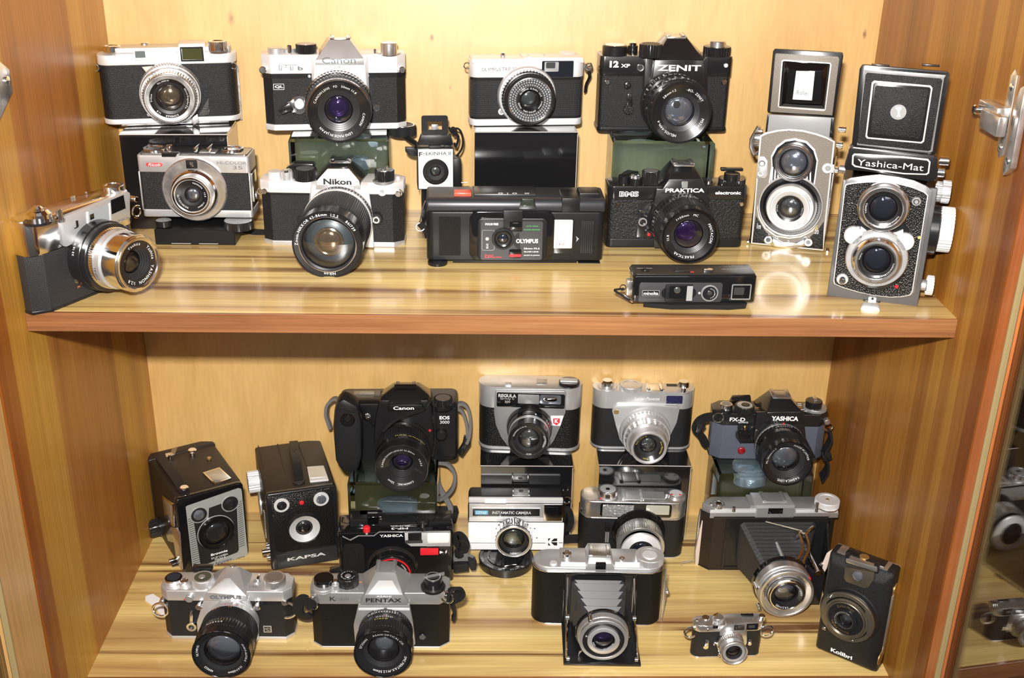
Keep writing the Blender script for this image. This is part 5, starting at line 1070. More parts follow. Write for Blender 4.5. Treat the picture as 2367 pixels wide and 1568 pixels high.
k.add('back_clip', bm_tube([(*k.T(450, 320, hh + 3), hh + 3), (*k.T(520, 300, hh + 4), hh + 4), (*k.T(540, 245, hh + 8), hh + 8)], 1, flat=(.8, 9)), CHROMEW); k.knob('back_clip_pin', CHROME, (487, 312), 14, hh, hh + 6)
# left side
xl = -w2 - .2
def sd(pts, x0, x1, n, m, par=None, bev=.2): return k.add(n, bm_ext([k.SD(*p, x1) for p in pts], x0, x1, 'x', bev), m, par)
sd([(410, 718), (515, 810), (525, 1040), (440, 960)], xl, xl - 3, 'side_finder', CHROME); sd([(425, 760), (500, 825), (508, 1000), (442, 940)], xl - 2.8, xl - 3.4, 'side_finder_glass', MATS['silvery_glass'])
sd([(500, 1040), (560, 1050), (585, 1110), (610, 1470), (560, 1400), (530, 1200), (470, 1180), (450, 1110)], xl, xl - 1.5, 'shutter_plate', CHROMEW)
y, z = 84, 17; k.add('winding_knob', bm_lathe([(10.5, xl - 2), (10.5, xl - 2.5, 1), (10.5, xl - 14, 1), (9, xl - 15), (0, xl - 15)], (y, z), 'x', 36, (14, 1.2)), BLK); k.add('knob_boss', bm_lathe([(11.5, xl + 2), (11.5, xl - 3), (5, xl - 3)], (y, z), 'x', 32), BLK)
y, z = k.SD(525, 1375, xl - 3); k.add('shutter_lever', bm_lathe([(2.5, xl), (2.5, xl - 8), (0, xl - 8.5)], (y, z), 'x', 16), CHROME)
y, z = k.SD(545, 1410, xl - 3); k.add('flash_post', bm_lathe([(3, xl), (3, xl - 7), (0, xl - 7.5)], (y, z), 'x', 16), BLK)

# ---- kapsa
k = cam('box_camera', 'black pebbled box camera with a red dot between two round finder windows', (-.2116, -.1132, .2894, .0779, .101, -H))
k.view(280, 980, 4.3556)
w2 = 38.8; hh = 100.5
k.add('body', bm_ext([(-w2, 4), (w2, 4), (w2, 113), (-w2, 113)], 0, hh, 'z', 2.5, 3), LEAB)
fr = k.add('front_frame', bm_ext(rrect(-w2 - .3, w2 + .3, 0, hh + .5, 4, 5), -.2, 7, 'y', 2, 3), BLK)
fp = k.poly('pebbled_front', LEAP, [(1505, 735), (2110, 645), (2130, 660), (2165, 1210), (1600, 1300), (1560, 1280)], -1, .8, .2, fr)
nn = k.poly('name_panel', prin('worn_dark_panel', (.022, .022, .023), .38, vary=.1), [(1560, 1335), (2170, 1225), (2190, 1370), (1580, 1470)], -1, 1.2, .5, fr)
k.text('KAPSA', (1675, 1385), (2060, 1290), 1.4, SATINW, nn, .03)
for c, m in (((1617, 825), C_DRK), ((2015, 762), C_LGT)):
    o = k.ring('finder_ring', SATINW, c, 78, 3.2, .5, 2.5, fr); k.disc('finder_glass', m, c, 58, .6, 1.8, .2, o, dome=1.5)
k.disc('red_dot', REDT, (1818, 797), 24, .5, 1.6, .3, fr, dome=.8)
L = k.lens((1850, 1068), 6.5, 165, [('lens_mount', BLK, 19.5, .5, 18, 3.6)], rimmat=BLK, ringmat=SILVER, ring_o=.93, ring_i=.52, gr=.46, coatm=C_DRK, dep=.2, cdep=.2, rimt=.05, cone=3.2, glassdome=3.5, inr=.95)
k.add('lens_tube', bm_lathe([(16.8, 3), (15.2, -2.5), (10, -3)], (L['ax'], L['az'])), SATIND, L)
def tb(pts, z0, z1, n, m, par=None, bev=.3): return k.add(n, bm_ext([k.T(*p, z1) for p in pts], z0, z1, 'z', bev), m, par)
o = tb([(1870, 430), (2040, 418), (2090, 560), (1900, 578)], hh - 1, hh + 2, 'finder_hood', SATINW, None, .6); tb([(1885, 455), (2035, 440), (2060, 530), (1905, 545)], hh + 1.9, hh + 2.4, 'finder_glass', MATS['silvery_glass'], o, 0)
k.add('carrying_handle', bm_tube([(*k.T(1735, 180, hh + 3), hh + 3), (*k.T(1750, 300, hh + 10), hh + 10), (*k.T(1775, 420, hh + 9), hh + 9), (*k.T(1790, 575, hh + 1.2), hh + 1.2)], 1, flat=(2, 10)), RUB)
k.knob('handle_rivet', BRASS, (1783, 528), 42, hh + 1.5, hh + 3); k.knob('handle_base', RUB, (1790, 575), 62, hh, hh + 1.8)
k.toptext('SA', (1715, 225), (1800, 330), hh + 10.5, BLKT)
for a, b in (((1575, 205), (1650, 500)), ((1775, 180), (1870, 430)), ((1380, 225), (1450, 520))):
    p, q = k.T(*a, hh), k.T(*b, hh); k.add('top_ridge', bm_tube([(*p, hh), (*q, hh)], .7, 6), LEAB)
xl = -w2
for c, r, l, m, kn in (((1320, 585), 13, 13, SATINW, (24, .8)), ((1395, 800), 14, 2, SATIN, None), ((1450, 1290), 4, 9, CHROME, None), ((1470, 1225), 3, 4, CHROME, None), ((1480, 1350), 3, 4, CHROME, None)):
    y, z = k.SD(*c, xl - l * .6); k.add('winding_knob' if kn else ('cover_disc' if r == 14 else 'shutter_button'), bm_lathe([(r, xl), (r, xl - .3, 1), (r, xl - l + .5, 1), (r - .5, xl - l), (0, xl - l)], (y, z), 'x', 28, kn), m)
k.add('door_catch', bm_box(xl - 1.5, xl, 30, 36, 25, 60, .3), CHROMEW)

# ---- autofocus slr
k = cam('slr_camera', 'rounded black plastic reflex camera with grey neck strap loops', (-.1080, -.0620, .0256, .1385, .0734, -.2800))
k.view(740, 860, 4.611)
zb = k.Z(1300, 955); zD = k.Z(1300, 350)
w2 = 69
k.add('body', bm_ext(rrect(-w2 + 4, w2, 0, 44, 8, 6), zb, zD, 'z', 3, 4), PLAST)
g = k.poly('grip', RUB, [(150, 420), (180, 330), (250, 290), (400, 370), (440, 560), (445, 900), (400, 1060), (330, 1090), (220, 1060), (165, 960), (135, 600)], 1, 26, 6)
k.poly('grip_shoulder', PLAST, [(215, 340), (630, 340), (620, 560), (560, 600), (440, 420), (420, 390), (240, 380)], -10, 8, 2)
k.box('display_deck', prin('brown_black_plastic', (.03, .026, .023), .25), k.X(240, 300), k.X(630, 300), 4, 34, zD - 2, zD + 2.5, 1.2)
k.box('display_window', prin('lcd_grey', (.16, .15, .12), .12, 0, coat=.5), k.X(340, 300), k.X(560, 300), 14, 30, zD + 2.2, zD + 3, .3)
k.disc('shutter_button', GLOSSB, (290, 520), 80, 24, 28, 1.5, None); k.disc('button_cap', PLAST, (295, 505), 38, 28, 29.5, .6)
k.poly('main_dial', BLK, [(200, 405), (290, 395), (390, 400), (380, 440), (210, 435)], 2, 27, 1)
k.disc('lamp', MIRR, (503, 480), 42, 6, 8.6, .5, None, dome=1)
k.poly('mirror_housing', PLAST, [(620, 350), (640, 300), (1160, 300), (1200, 400), (1220, 700), (1220, 900), (1180, 950), (600, 950), (570, 700), (590, 480)], -6, 12, 3)
pz = k.Z(915, 145, -18)
pr = k.prism('flash_housing', BLK, [k.P(760, 390, 14), k.P(1060, 390, 14), k.P(655, 260, 4), k.P(1170, 260, 4), k.P(770, 330, 16), k.P(1030, 330, 16), k.P(805, 150, -8), k.P(1035, 150, -8), Vector((k.X(790, 150, -12), 28, pz)), Vector((k.X(1050, 150, -12), 28, pz)), Vector((k.X(620, 320), 36, zD)), Vector((k.X(1200, 320), 36, zD)), k.P(600, 400, 4), k.P(1210, 400, 4)], 2.5)
k.shoe((915, 105), pz, 21, 18, CHROMEW, pr, y=6)
k.poly('flash_front', GLOSSB, [(790, 150), (1030, 150), (1020, 340), (780, 340)], -9, -4, .5, pr)
k.prism('flash_cover', GLOSSB, [k.P(790, 160, -6), k.P(1035, 160, -6), k.P(765, 345, 15.5), k.P(1030, 345, 15.5), k.P(790, 160, -10), k.P(1035, 160, -10), k.P(765, 345, 10), k.P(1030, 345, 10)], .6, pr)
k.text('Canon', (780, 405), (1000, 368), 16.3, WHITE, None, .02); k.poly('name_strip', PLAST, [(740, 352), (1090, 352), (1110, 420), (720, 420)], 8, 16.1, 1)
k.text('EOS', (1272, 508), (1380, 470), 1.2, WHITE, None, .035); k.text('3000', (1278, 552), (1378, 520), 1.2, WHITE, None, .0); k.text('ELAN', (1282, 546), (1372, 526), .6, BLKT)
k.rect('side_plate', PLAST, (1240, 380), (1445, 910), -2, 1, 3, .5)
k.disc('lens_release', PLAST, (1290, 690), 62, 0, 9, 2); k.disc('red_dot', REDP, (1170, 628), 14, 10, 13, .3)
k.knob('mode_dial_base', PLAST, (1300, 330), 118, zD - 2, zD + 3); k.knob('mode_dial', BLK, (1310, 275), 102, zD + 3, zD + 9, (40, .6), cap=prin('dial_silver', (.25, .22, .2), .35, .5))
L = k.lens((870, 1035), 64, 286, [(None, BLK, 32, 10, 32, 16), ('distance_ring', BLK, 30.5, 16, 30.5, 22), ('zoom_ring', RUB, 31, 22, 31, 39, (70, .8)), ('gold_line_ring', BLK, 30.5, 39, 30, 49), ('focus_ring', PLAST, 29.5, 49, 29, 62)],
    ring_o=.90, ring_i=.50, gr=.40, coatm=C_PUR, dep=10, cdep=4, cone=5, words=[('CANON ZOOM LENS EF 35-80mm', 272), ('1:4-5.6', 62), ('CANON INC.', 145), ('52mm', 205)], tsize=2.0, tmat=WHITE, glassdome=3, wordr=21.5)
k.barreltext([('50 35 80', -14), ('ULTRASONIC', 14)], (L['ax'], L['az']), 30.6, 44, 2, YELT, L)
# strap: loops each side, tail down behind the stand
k.add('neck_strap', bm_tube(spline([k.P(215, 310, -20), k.P(150, 285, -22), k.P(80, 350, -24), k.P(65, 450, -24), k.P(90, 540, -24), k.P(110, 600, -24)]), 1, flat=(3.5, 6)), STRAPG)
k.add('neck_strap', bm_tube(spline([k.P(1455, 370, -18), k.P(1500, 335, -18), k.P(1570, 380, -18), k.P(1600, 520, -18), k.P(1590, 680, -18), k.P(1560, 760, -18)]), 1, flat=(3.5, 6)), STRAPG)
k.add('neck_strap', bm_tube(spline([k.P(1465, 385, -20), k.P(1520, 430, -20), k.P(1560, 560, -20), k.P(1570, 700, -20)]), 1, flat=(3.5, 6)), STRAPG)
k.poly('strap_buckle', BLK, [(1535, 690), (1605, 710), (1600, 780), (1510, 905), (1460, 870), (1520, 770)], -24, -18, 1)
k.add('strap_tail', bm_tube(spline([k.P(1250, 960, -20), k.P(1360, 985, -20), k.P(1430, 1080, -20), k.P(1420, 1220, -20), k.P(1340, 1320, -22), k.P(1240, 1370, -24)]), 1, flat=(4, 6)), STRAPG)
k.add('strap_tail', bm_tube(spline([k.P(1240, 1050, -24), k.P(1260, 1200, -24), k.P(1330, 1330, -24), k.P(1390, 1440, -20), k.P(1385, 1530, -14)]), 1, flat=(4, 6)), STRAPG)
k.poly('lens_cap_pouch', RUB, [(1245, 1455), (1460, 1450), (1475, 1500), (1450, 1620), (1245, 1640)], -40, -34, 1)
k.prism('focus_cord', RUB, [k.P(1170, 290, 12), k.P(1200, 310, 12), k.P(1105, 420, 20), k.P(1130, 400, 20), k.P(1105, 420, 18), k.P(1200, 310, 10)], .2)
k.add('eyecup_cord', bm_tube(spline([k.P(1180, 300, 13), k.P(1100, 400, 17), k.P(940, 455, 26), k.P(780, 530, 34), k.P(660, 640, 36)]), 1, flat=(3.5, 1)), RUB); k.add('eyecup_cord', bm_tube(spline([k.P(1210, 300, 13), k.P(1215, 500, 14), k.P(1225, 700, 14), k.P(1205, 900, 14)]), 1, flat=(3.5, 1)), RUB)

# ---- regula
k = cam('compact_camera', 'chrome and black compact camera with small red K crest on the left lower black box', (.0437, -.0340, -.0625, .1195, .0827, -.2830))
k.view(1060, 860, 4.081)
zA = k.Z(300, 700); zB = k.Z(250, 335); zD = k.Z(600, 150)
layers(k, 34, 'round', [('base_plate', SATIN, 0, zA, 0, 1.5), ('leatherette_body', LEAP, zA, zB, .5, 0), ('top_plate', SATIN, zB, zD, 0, 1.5)], c=(17, 17), W_=120)
pp = k.poly('chrome_shield', SATIND, [(352, 180), (1000, 180), (1015, 200), (1010, 380), (960, 520), (900, 650), (850, 715), (460, 700), (400, 620), (350, 500), (332, 380), (345, 195)], -4, 3, .8)
wn = k.rect('window_panel', GLOSSB, (360, 195), (1000, 350), 2.5, 3.8, 2, .3, pp)
k.text('REGULA', (375, 238), (545, 212), 4, GRL if 0 else SATINW, wn, .04); k.text('Sprinty C', (392, 264), (528, 246), 4, SATINW, wn); k.text('300', (435, 290), (488, 272), 4, SATINW, wn)
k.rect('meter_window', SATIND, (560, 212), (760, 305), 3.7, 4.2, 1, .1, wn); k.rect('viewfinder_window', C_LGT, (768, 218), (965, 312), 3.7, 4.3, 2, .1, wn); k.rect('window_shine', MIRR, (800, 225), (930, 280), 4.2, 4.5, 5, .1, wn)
b = k.poly('crest_plate', prin('crest_white', (.8, .78, .8), .4), [(870, 415), (990, 415), (960, 510), (900, 508), (872, 500)], 2.9, 3.4, 0, pp); k.poly('crest_shield', REDT, [(892, 440), (955, 440), (955, 480), (925, 505), (892, 485)], 3.3, 3.6, 0, b); k.text('K', (905, 482), (943, 448), 3.7, PLATEW, b, .04)
k.knob('rewind_knob', GLOSSB, (1045, 85), 100, zD, zD + 4); k.box('rewind_crank', SATINW, *(lambda x, y: (x - 10, x + 10, y - 4, y + 4))(*k.T(1040, 80, zD + 5)), zD + 4, zD + 6, .5)
k.box('shutter_button', SATIN, k.X(440, 130, -6), k.X(498, 130, -6), 3, 8, zD - 1, zD + 3, .4); k.box('button_slot', BLKT, k.X(445, 100, -8), k.X(490, 100, -8), 8, 11, zD, zD + .6, .1)
k.box('accessory_shoe', SATIND, k.X(735, 90, -12), k.X(835, 90, -12), 10, 24, zD - .3, zD + .5, .2)
k.lens((662, 655), 38, 195, [(None, BLK, 27, 2, 26, 10), ('shutter_ring', GLOSSB, 25, 10, 24, 18), ('silver_ring', SATIN, 23.5, 18, 23.5, 23), ('focus_ring', BLK, 23, 23, 22.5, 36)], ring_o=.9, ring_i=.64, gr=.52, coatm=C_GRY, dep=3, cdep=5, words=[('ISCONAR 1:2.8/45', 285), ('GOTTINGEN', 70), ('ISCO', 170)], tsize=1.6, tmat=WHITE, rimt=.06, cone=2, rimmat=BLK)

# ---- silver leaf-shutter camera
k = cam('compact_camera', 'silver camera with shield-shaped plate and all-silver lens on the right lower black box', (.1784, -.0245, -.0143, .1205, .0791, -.2860))
k.view(1060, 860, 4.081)
zA = k.Z(1400, 705); zB = k.Z(1400, 345); zB2 = k.Z(1350, 368); zD = k.Z(1700, 190)
layers(k, 32, 'round', [('base_plate', SATIN, 0, zA, 0, 1), ('leatherette_body', LEAF, zA, zB, .5, 0), ('top_plate', SATIN, zB, zD, 0, 1.5)], c=(16, 16), W_=120)
pp = k.poly('lens_shield', SATIN, [(1455, 345), (1500, 315), (1840, 315), (2060, 325), (2085, 360), (2060, 480), (1980, 640), (1900, 720), (1560, 700), (1520, 640), (1480, 500), (1448, 370)], -2, 3.5, .8)
k.disc('flash_socket', BRASS, (1490, 382), 24, 3, 4.6, .4, pp); k.rect('viewfinder_window', prin('dark_blue_window', (.02, .02, .07), .08, 0, coat=.5), (1962, 228), (2110, 302), -.5, 1, 1, .1)
k.text('Super Paxette', (1650, 275), (1900, 240), 0, PLATEW, None, 0, .4)
k.knob('advance_base', SATIN, (1405, 130), 92, zD, zD + 1.5); k.knob('advance_knob', CHROME, (1405, 75), 60, zD + 1.5, zD + 9, None, bev=2); k.knob('shutter_speed_dial', SATIN, (1625, 115), 108, zD, zD + 5, (60, .3), dish=.6)
k.knob('rewind_knob', CHROME, (2125, 88), 56, zD + 5, zD + 11, None, bev=1.5); k.knob('rewind_stem', CHROME, (2122, 150), 26, zD, zD + 6); k.knob('rewind_base', SATIN, (2120, 172), 62, zD, zD + 1)
k.shoe((1850, 130), zD, 19, 18, CHROME, None, y=3); k.box('lever', CHROMEW, k.X(1530, 60, -22), k.X(1640, 60, -22), 24, 30, zD, zD + 2.5, .5); k.box('frame_window', BLKT, k.X(1970, 110, -14), k.X(2070, 110, -14), 16, 22, zD, zD + .4, 0)
k.lens((1797, 725), 46, 170, [(None, SATIN, 30, 3, 29.5, 8), ('shutter_ring', CHROMEW, 27, 8, 27, 15, (40, .5)), ('aperture_ring', SATIN, 28, 15, 27.5, 22), ('focus_ring', CHROMEW, 25.5, 22, 25, 31, (22, 1)), ('barrel', SATIN, 22.5, 31, 21, 44)], rimmat=SATIN, ring_o=.86, ring_i=.62, gr=.48, coatm=C_GRY, dep=4, cdep=4, words=[('Ennit  1:2.8/45', 285), ('Enna Munchen', 60), ('Ennit', 180)], tsize=1.7, tmat=YELT, rimt=.1, cone=3)

# ---- fx-d
k = cam('slr_camera', 'black reflex camera with slate-grey panels and a round red lamp on its front', (.3211, -.0558, -.026, .127, .0596, -.2817))
k.view(1580, 880, 5.226)
zA = k.Z(500, 945); zB = k.Z(500, 545); zD = k.Z(650, 400)
layers(k, 34, 'oct', [('base_plate', BLK, 0, zA, 0, 1), ('grey_body', SLATE, zA, zB, .6, .3), ('top_plate', BLK, zB, zD, 0, 1)], c=(11, 9), W_=133)
k.poly('mirror_housing', BLK, [(880, 400), (1450, 380), (1480, 700), (1600, 940), (880, 980), (850, 700)], 0, 6, 1)
k.poly('dial_panel', BLK, [(655, 545), (850, 545), (850, 760), (700, 760), (690, 770), (655, 720)], 0, 2, .5)
ztop = k.Z(1150, 175, -12)
pr = k.prism('prism_housing', BLK, [k.P(990, 530, 7), k.P(1450, 530, 7), k.P(1010, 390, 6.5), k.P(1430, 380, 6.5), k.P(1075, 190, -9), k.P(1265, 190, -9), Vector((k.X(1075, 190, -9), 26, ztop)), Vector((k.X(1265, 190, -9), 26, ztop)), Vector((k.X(900, 400), 32, zD)), Vector((k.X(1440, 400), 32, zD))], .6)
k.shoe((1160, 130), ztop, 20, 19, CHROMEW, pr, y=4)
k.text('YASHICA', (1058, 485), (1392, 435), 7.4, WHITE, pr, .045); k.text('FX-D', (555, 492), (748, 450), .3, WHITE, None, .03); k.text('QUARTZ', (660, 516), (782, 500), .3, WHITE, None, .02)
k.disc('mode_dial', BLK, (720, 660), 90, 1, 3, .5); k.disc('mode_knob', GLOSSB, (735, 670), 68, 3, 8, 1); k.text('v', (728, 575), (752, 548), 2.2, YELT, None, .04); k.disc('orange_mark', ORGT, (745, 592), 8, 1.9, 3.2, 0)
k.disc('self_timer_lamp', REDG, (702, 852), 46, 0, 2, .3, None, dome=1.2); k.disc('red_dot', REDT, (1213, 525), 13, 6.5, 8.2, .2); k.disc('release', CHROME, (885, 618), 18, 5, 8, .5)
k.knob('shutter_collar', BLK, (520, 340), 70, zD, zD + 4); k.knob('shutter_button', CHROME, (520, 280), 74, zD + 4, zD + 9, cap=SATIND); sd_ = k.knob('shutter_speed_dial', BLK, (740, 295), 118, zD, zD + 8, (40, .4), cap=SILVER); ztext(k, [('60 30 15 8 4 2 1 B X 1000', 60)], (sd_['cx'], sd_['cy']), zD + 8.3, sd_['cr'] * .55, 1.3, BLKT, sd_)
k.knob('dial_cap', BLK, (750, 285), 52, zD + 8, zD + 9)
k.prism('advance_lever', BLK, [(k.X(560, 230, -30), 34, zD), (k.X(820, 200, -30), 34, zD), (k.X(820, 260, -30), 30, zD), (k.X(600, 190, -30), 36, zD + 6), (k.X(820, 190, -30), 36, zD + 7), (k.X(560, 250, -30), 28, zD + 4)], .6)
k.knob('rewind_scale', SATIND, (1590, 310), 140, zD, zD + 3, (50, .3)); k.knob('rewind_knob', BLK, (1578, 240), 100, zD + 3, zD + 11); k.box('rewind_crank', CHROMEW, *(lambda x, y: (x - 2, x + 2, y - 6, y + 6))(*k.T(1588, 215, zD + 12)), zD + 11, zD + 12.5, .3)
for c, m, n_ in (((885, 330), ORGT, 'orange_line'), ((1410, 322), ORGT, 'orange_line'), ((1405, 300), WHITE, 'white_line'), ((1400, 280), WHITE, 'white_line'), ((1440, 350), WHITE, 'white_line'), ((1475, 370), WHITE, 'white_line')):
    x, y = k.T(*c, zD); k.box(n_, m, x - 2, x + 2, y - .6, y + .6, zD, zD + .15, 0)
L = k.lens((1262, 1012), 50, 305, [(None, SATIND, 28.5, 6, 28.5, 9), ('aperture_ring', BLK, 28.5, 9, 28.5, 15, (40, .3)), ('distance_ring', BLK, 28, 15, 28, 24), ('focus_ring', RUB, 29, 24, 29, 40, (80, .7)), ('barrel', BLK, 28.3, 40, 28.3, 48)],
    ring_o=.92, ring_i=.72, gr=.56, coatm=C_LGT, dep=7, cdep=7, inr=.9, rimmat=GLOSSB, rimt=.05, cone=3, words=[('ML 50mm 1:1.7', 268), ('MADE IN JAPAN', 12), ('YASHICA LENS', 140)], tsize=2.3, tmat=WHITE)
k.barreltext([('16 11 8 5.6 4 2.8', -18)], (L['ax'], L['az']), 28.6, 14, 1.7, WHITE, L); k.barreltext([('7 10 15 30', -10)], (L['ax'], L['az']), 28, 20, 1.5, ORGT, L)
k.add('neck_strap', bm_tube(spline([k.P(420, 450, -4), k.P(300, 440, -8), k.P(190, 490, -12), k.P(150, 590, -14), k.P(220, 680, -16), k.P(260, 760, -18), k.P(300, 800, -20)]), 1, flat=(10, 2)), STRAP); k.poly('strap_buckle', BLK, [(160, 510), (230, 440), (270, 560), (190, 660), (140, 620)], -14, -10, 1)
k.lug((420, 450), 0, R=6, r=.8); k.lug((1750, 560), 0, R=5, r=1)
k.add('neck_strap', bm_tube(spline([k.P(1760, 600, 2), k.P(1770, 720, 4), k.P(1700, 860, 4), k.P(1740, 960, 0), k.P(1730, 1080, -6), k.P(1660, 1180, -10)]), 1, flat=(15, 2.4)), STRAP)
k.disc('strap_clasp', CHROMEW, (1740, 510), 36, -6, 1, .8); k.poly('strap_buckle', RUB, [(1670, 870), (1780, 870), (1800, 960), (1690, 990)], -4, 3, 1)
# ================================================================== lower shelf, middle and front
# ---- mf-3
k = cam('compact_camera', 'glossy black compact camera with red shutter button and red ring round the lens', (-.1054, -.1457, .0465, .1265, .0656, -H))
k.view(770, 1170, 6.962)
zD = k.Z(1200, 415); w2 = 63.5
k.add('body', bm_ext(rrect(-w2, w2, 0, 38, 4, 5), 0, zD, 'z', 1.6, 3), GLOSSB)
k.prism('left_shoulder', BLK, [k.P(110, 470, 0), k.P(110, 470, -36), k.P(640, 470, 1), k.P(640, 470, -36), k.P(720, 415, 0), k.P(720, 415, -34)], 1) if 0 else None
k.poly('white_trim_line', SATIN, [(150, 485), (270, 545), (400, 478), (650, 478), (740, 415), (1885, 405), (1885, 415), (745, 425), (660, 488), (410, 490), (280, 560), (150, 500)], 0, .6, 0)
k.box('top_hump', BLK, k.X(720, 300, -10), k.X(1920, 300, -10), 12, 36, zD - 1, zD + 4.5, 1.5)
k.box('counter_block', BLK, k.X(270, 250, -14), k.X(560, 250, -14), 12, 32, zD - 1, zD + 9, 1.5); k.box('advance_lever', GLOSSB, k.X(420, 190, -24), k.X(790, 190, -24), 22, 32, zD + 4, zD + 9, 1); k.box('frame_window', SATIND, k.X(560, 200, -26), k.X(715, 200, -26), 25, 27, zD + 9, zD + 9.3, 0)
k.knob('shutter_button', REDP, (538, 330), 60, zD, zD + 6, None, bev=1.2); k.knob('rewind_stem', BLK, (1440, 330), 50, zD + 4, zD + 8); k.knob('rewind_knob', BLK, (1440, 200), 104, zD + 8, zD + 13, None, bev=1.5); k.knob('small_pin', SATIND, (540, 440), 22, zD - .5, zD + 1)
k.toptext('MF-3', (935, 385), (1205, 345), zD + 4.6, WHITE, None, .03); k.toptext('SUPER', (915, 335), (1230, 312), zD + 4.6, WHITE, None, .02)
k.text('YASHICA', (752, 505), (1125, 455), .1, WHITE, None, .025)
wp = k.poly('flash_panel', SILVER, [(1150, 435), (1890, 430), (1885, 650), (1250, 650), (1160, 590)], -1, .8, .1)
k.rect('viewfinder_window', BLK, (1205, 440), (1425, 555), .7, 1.3, .5, .1, wp); k.rect('window_bezel', C_GRY, (1160, 555), (1440, 600), .7, 1.1, .5, 0, wp); k.rect('flash_tube', FLASHW, (1515, 440), (1870, 595), .7, 1.8, 3, .3, wp)
k.rect('flash_ribs', prin('ribbed_silver', (.6, .6, .6), .3, .2, bump=('ribx', 600, .8, .0004)), (1510, 608), (1880, 645), .7, 1.2, 0, 0, wp)
k.rect('red_switch', REDP, (1400, 695), (1695, 790), -.2, 1.6, .6, .3); k.poly('white_arrow', WHITE, [(1715, 725), (1775, 748), (1715, 772)], 0, .3, 0); k.poly('flash_symbol', WHITE, [(1820, 715), (1800, 750), (1815, 750), (1805, 775), (1835, 742), (1820, 742), (1832, 718)], 0, .3, 0)
k.rect('grip_texture', prin('ribbed_black', (.01, .01, .01), .3), (150, 620), (520, 1240), -.4, .8, 6, .2)
L = k.lens((945, 1110), 13, 330, [(None, BLK, 29, 0, 27, 4), ('lens_collar', GLOSSB, 26, 4, 25, 12)], ring_o=.90, ring_i=.45, gr=.36, ringmat=BLK, coatm=C_DRK, dep=3, cdep=3, rimt=.05, cone=3, rimmat=BLK)
k.add('red_ring', bm_lathe([(L['ar'] * .93, 12.5), (L['ar'] * .93, 13.2), (L['ar'] * .86, 13.2), (L['ar'] * .86, 12)], (L['ax'], L['az'])), REDP, L)
k.ringtext([('v', -4)], (L['ax'], L['az']), 4.1, 26.8, 2, REDP, L); k.ringtext([('YASHICA LENS 1:4', 40)], (L['ax'], L['az']), 12.2, 15.5, 1.6, WHITE, L)
k.lug((1960, 530), -8, R=4, r=1, mat=CHROME); k.add('wrist_strap', bm_tube(spline([k.P(1960, 560, -8), k.P(2010, 480, -8), k.P(2080, 520, -10), k.P(2130, 640, -10), k.P(2080, 740, -8), k.P(1980, 720, -8)]), 1, flat=(10, 2)), STRAP)
k.add('strap_coil', bm_tube(spline([k.P(1960, 640, -4), k.P(2060, 600, 0), k.P(2120, 700, -4), k.P(2030, 790, -2), k.P(1950, 740, -6)]), 1, flat=(9, 2)), STRAP)
k.add('strap_end', bm_tube(spline([k.P(1940, 800, -6), k.P(2060, 830, -4), k.P(2180, 850, -2), k.P(2240, 880, 0)]), 1, flat=(12, 2.4)), STRAPG)
k.poly('strap_buckle', RUB, [(2170, 870), (2290, 890), (2310, 960), (2300, 1040), (2220, 1050), (2180, 960)], -4, 6, 1); k.poly('strap_buckle', RUB, [(1945, 960), (2180, 930), (2190, 1060), (1940, 1090)], -4, 4, 1)

# ---- instamatic
k = cam('compact_camera', 'white-faced cartridge camera with chrome trim balanced on a round black cap', (.0281, -.0955, -.0061, .1091, .0652, -.3801))
k.view(1060, 1100, 4.081)
zA = 0; zD = k.Z(500, 240); w2 = 54.5
k.add('body', bm_ext(rrect(-w2, w2, 1, 25, 4, 4), 0, zD + 1, 'z', 1.2, 3), PLAST)
k.add('top_cover', bm_ext(rrect(-w2 + 1, w2 - 1, 3, 24.5, 4, 4), zD, zD + 4, 'z', 1.5, 3), PLAST)
fp = k.rect('white_front', PLATEW, (92, 445), (985, 702), -1, 1, 1, .3); ch = k.rect('chrome_front', CHROME, (88, 265), (985, 440), -1, 1.2, 1.5, .4)
k.rect('chrome_ridge', SATINW, (95, 212), (985, 262), -3, .6, 1, .4); k.rect('flash_lens', PLATEW, (248, 225), (448, 262), .5, 1.2, .4, .1)
k.rect('silver_band', SATINW, (100, 395), (980, 436), 1.1, 1.5, .4, 0, ch); k.rect('satin_band', SATIN, (100, 270), (800, 395), 1.1, 1.4, .4, 0, ch)
k.frame('name_frame', SATIN, (128, 305), (770, 392), 1.3, 2, .7, .3, ch); nm = k.rect('name_strip', BLK, (134, 312), (765, 386), 1.3, 1.6, .2, 0, ch)
o = k.rect('blue_label', BLUE, (155, 330), (278, 368), 1.5, 1.9, .3, 0, nm); k.text('177XF', (170, 362), (265, 338), 2, PLATEW, o); k.text('INSTAMATIC CAMERA', (318, 362), (685, 338), 1.7, SATINW, nm, .01)
k.rect('viewfinder_frame', CHROME, (805, 275), (975, 430), 1.1, 2.2, .6, .3, ch); k.rect('viewfinder_window', GLOSSB, (822, 300), (935, 362), 2.1, 2.5, .3, 0, ch)
k.rect('lower_line', SATIND, (100, 632), (400, 640), .9, 1.1, 0, 0, fp); k.rect('lower_line', SATIND, (640, 632), (820, 640), .9, 1.1, 0, 0, fp); k.rect('lower_line', SATIND, (945, 630), (982, 638), .9, 1.1, 0, 0, fp)
for pts in ([(845, 593), (868, 593), (845, 621)], [(845, 631), (868, 660), (845, 660)], [(872, 622), (900, 594), (930, 594), (930, 618), (880, 622)], [(872, 631), (880, 629), (930, 629), (930, 659), (902, 659)]): k.poly('maker_emblem', BLKT, pts, .9, 1.2, 0, fp)
for c in ((718, 500), (738, 588)): k.disc('sensor_hole', BLKT, c, 6, .9, 1.2, 0, fp)
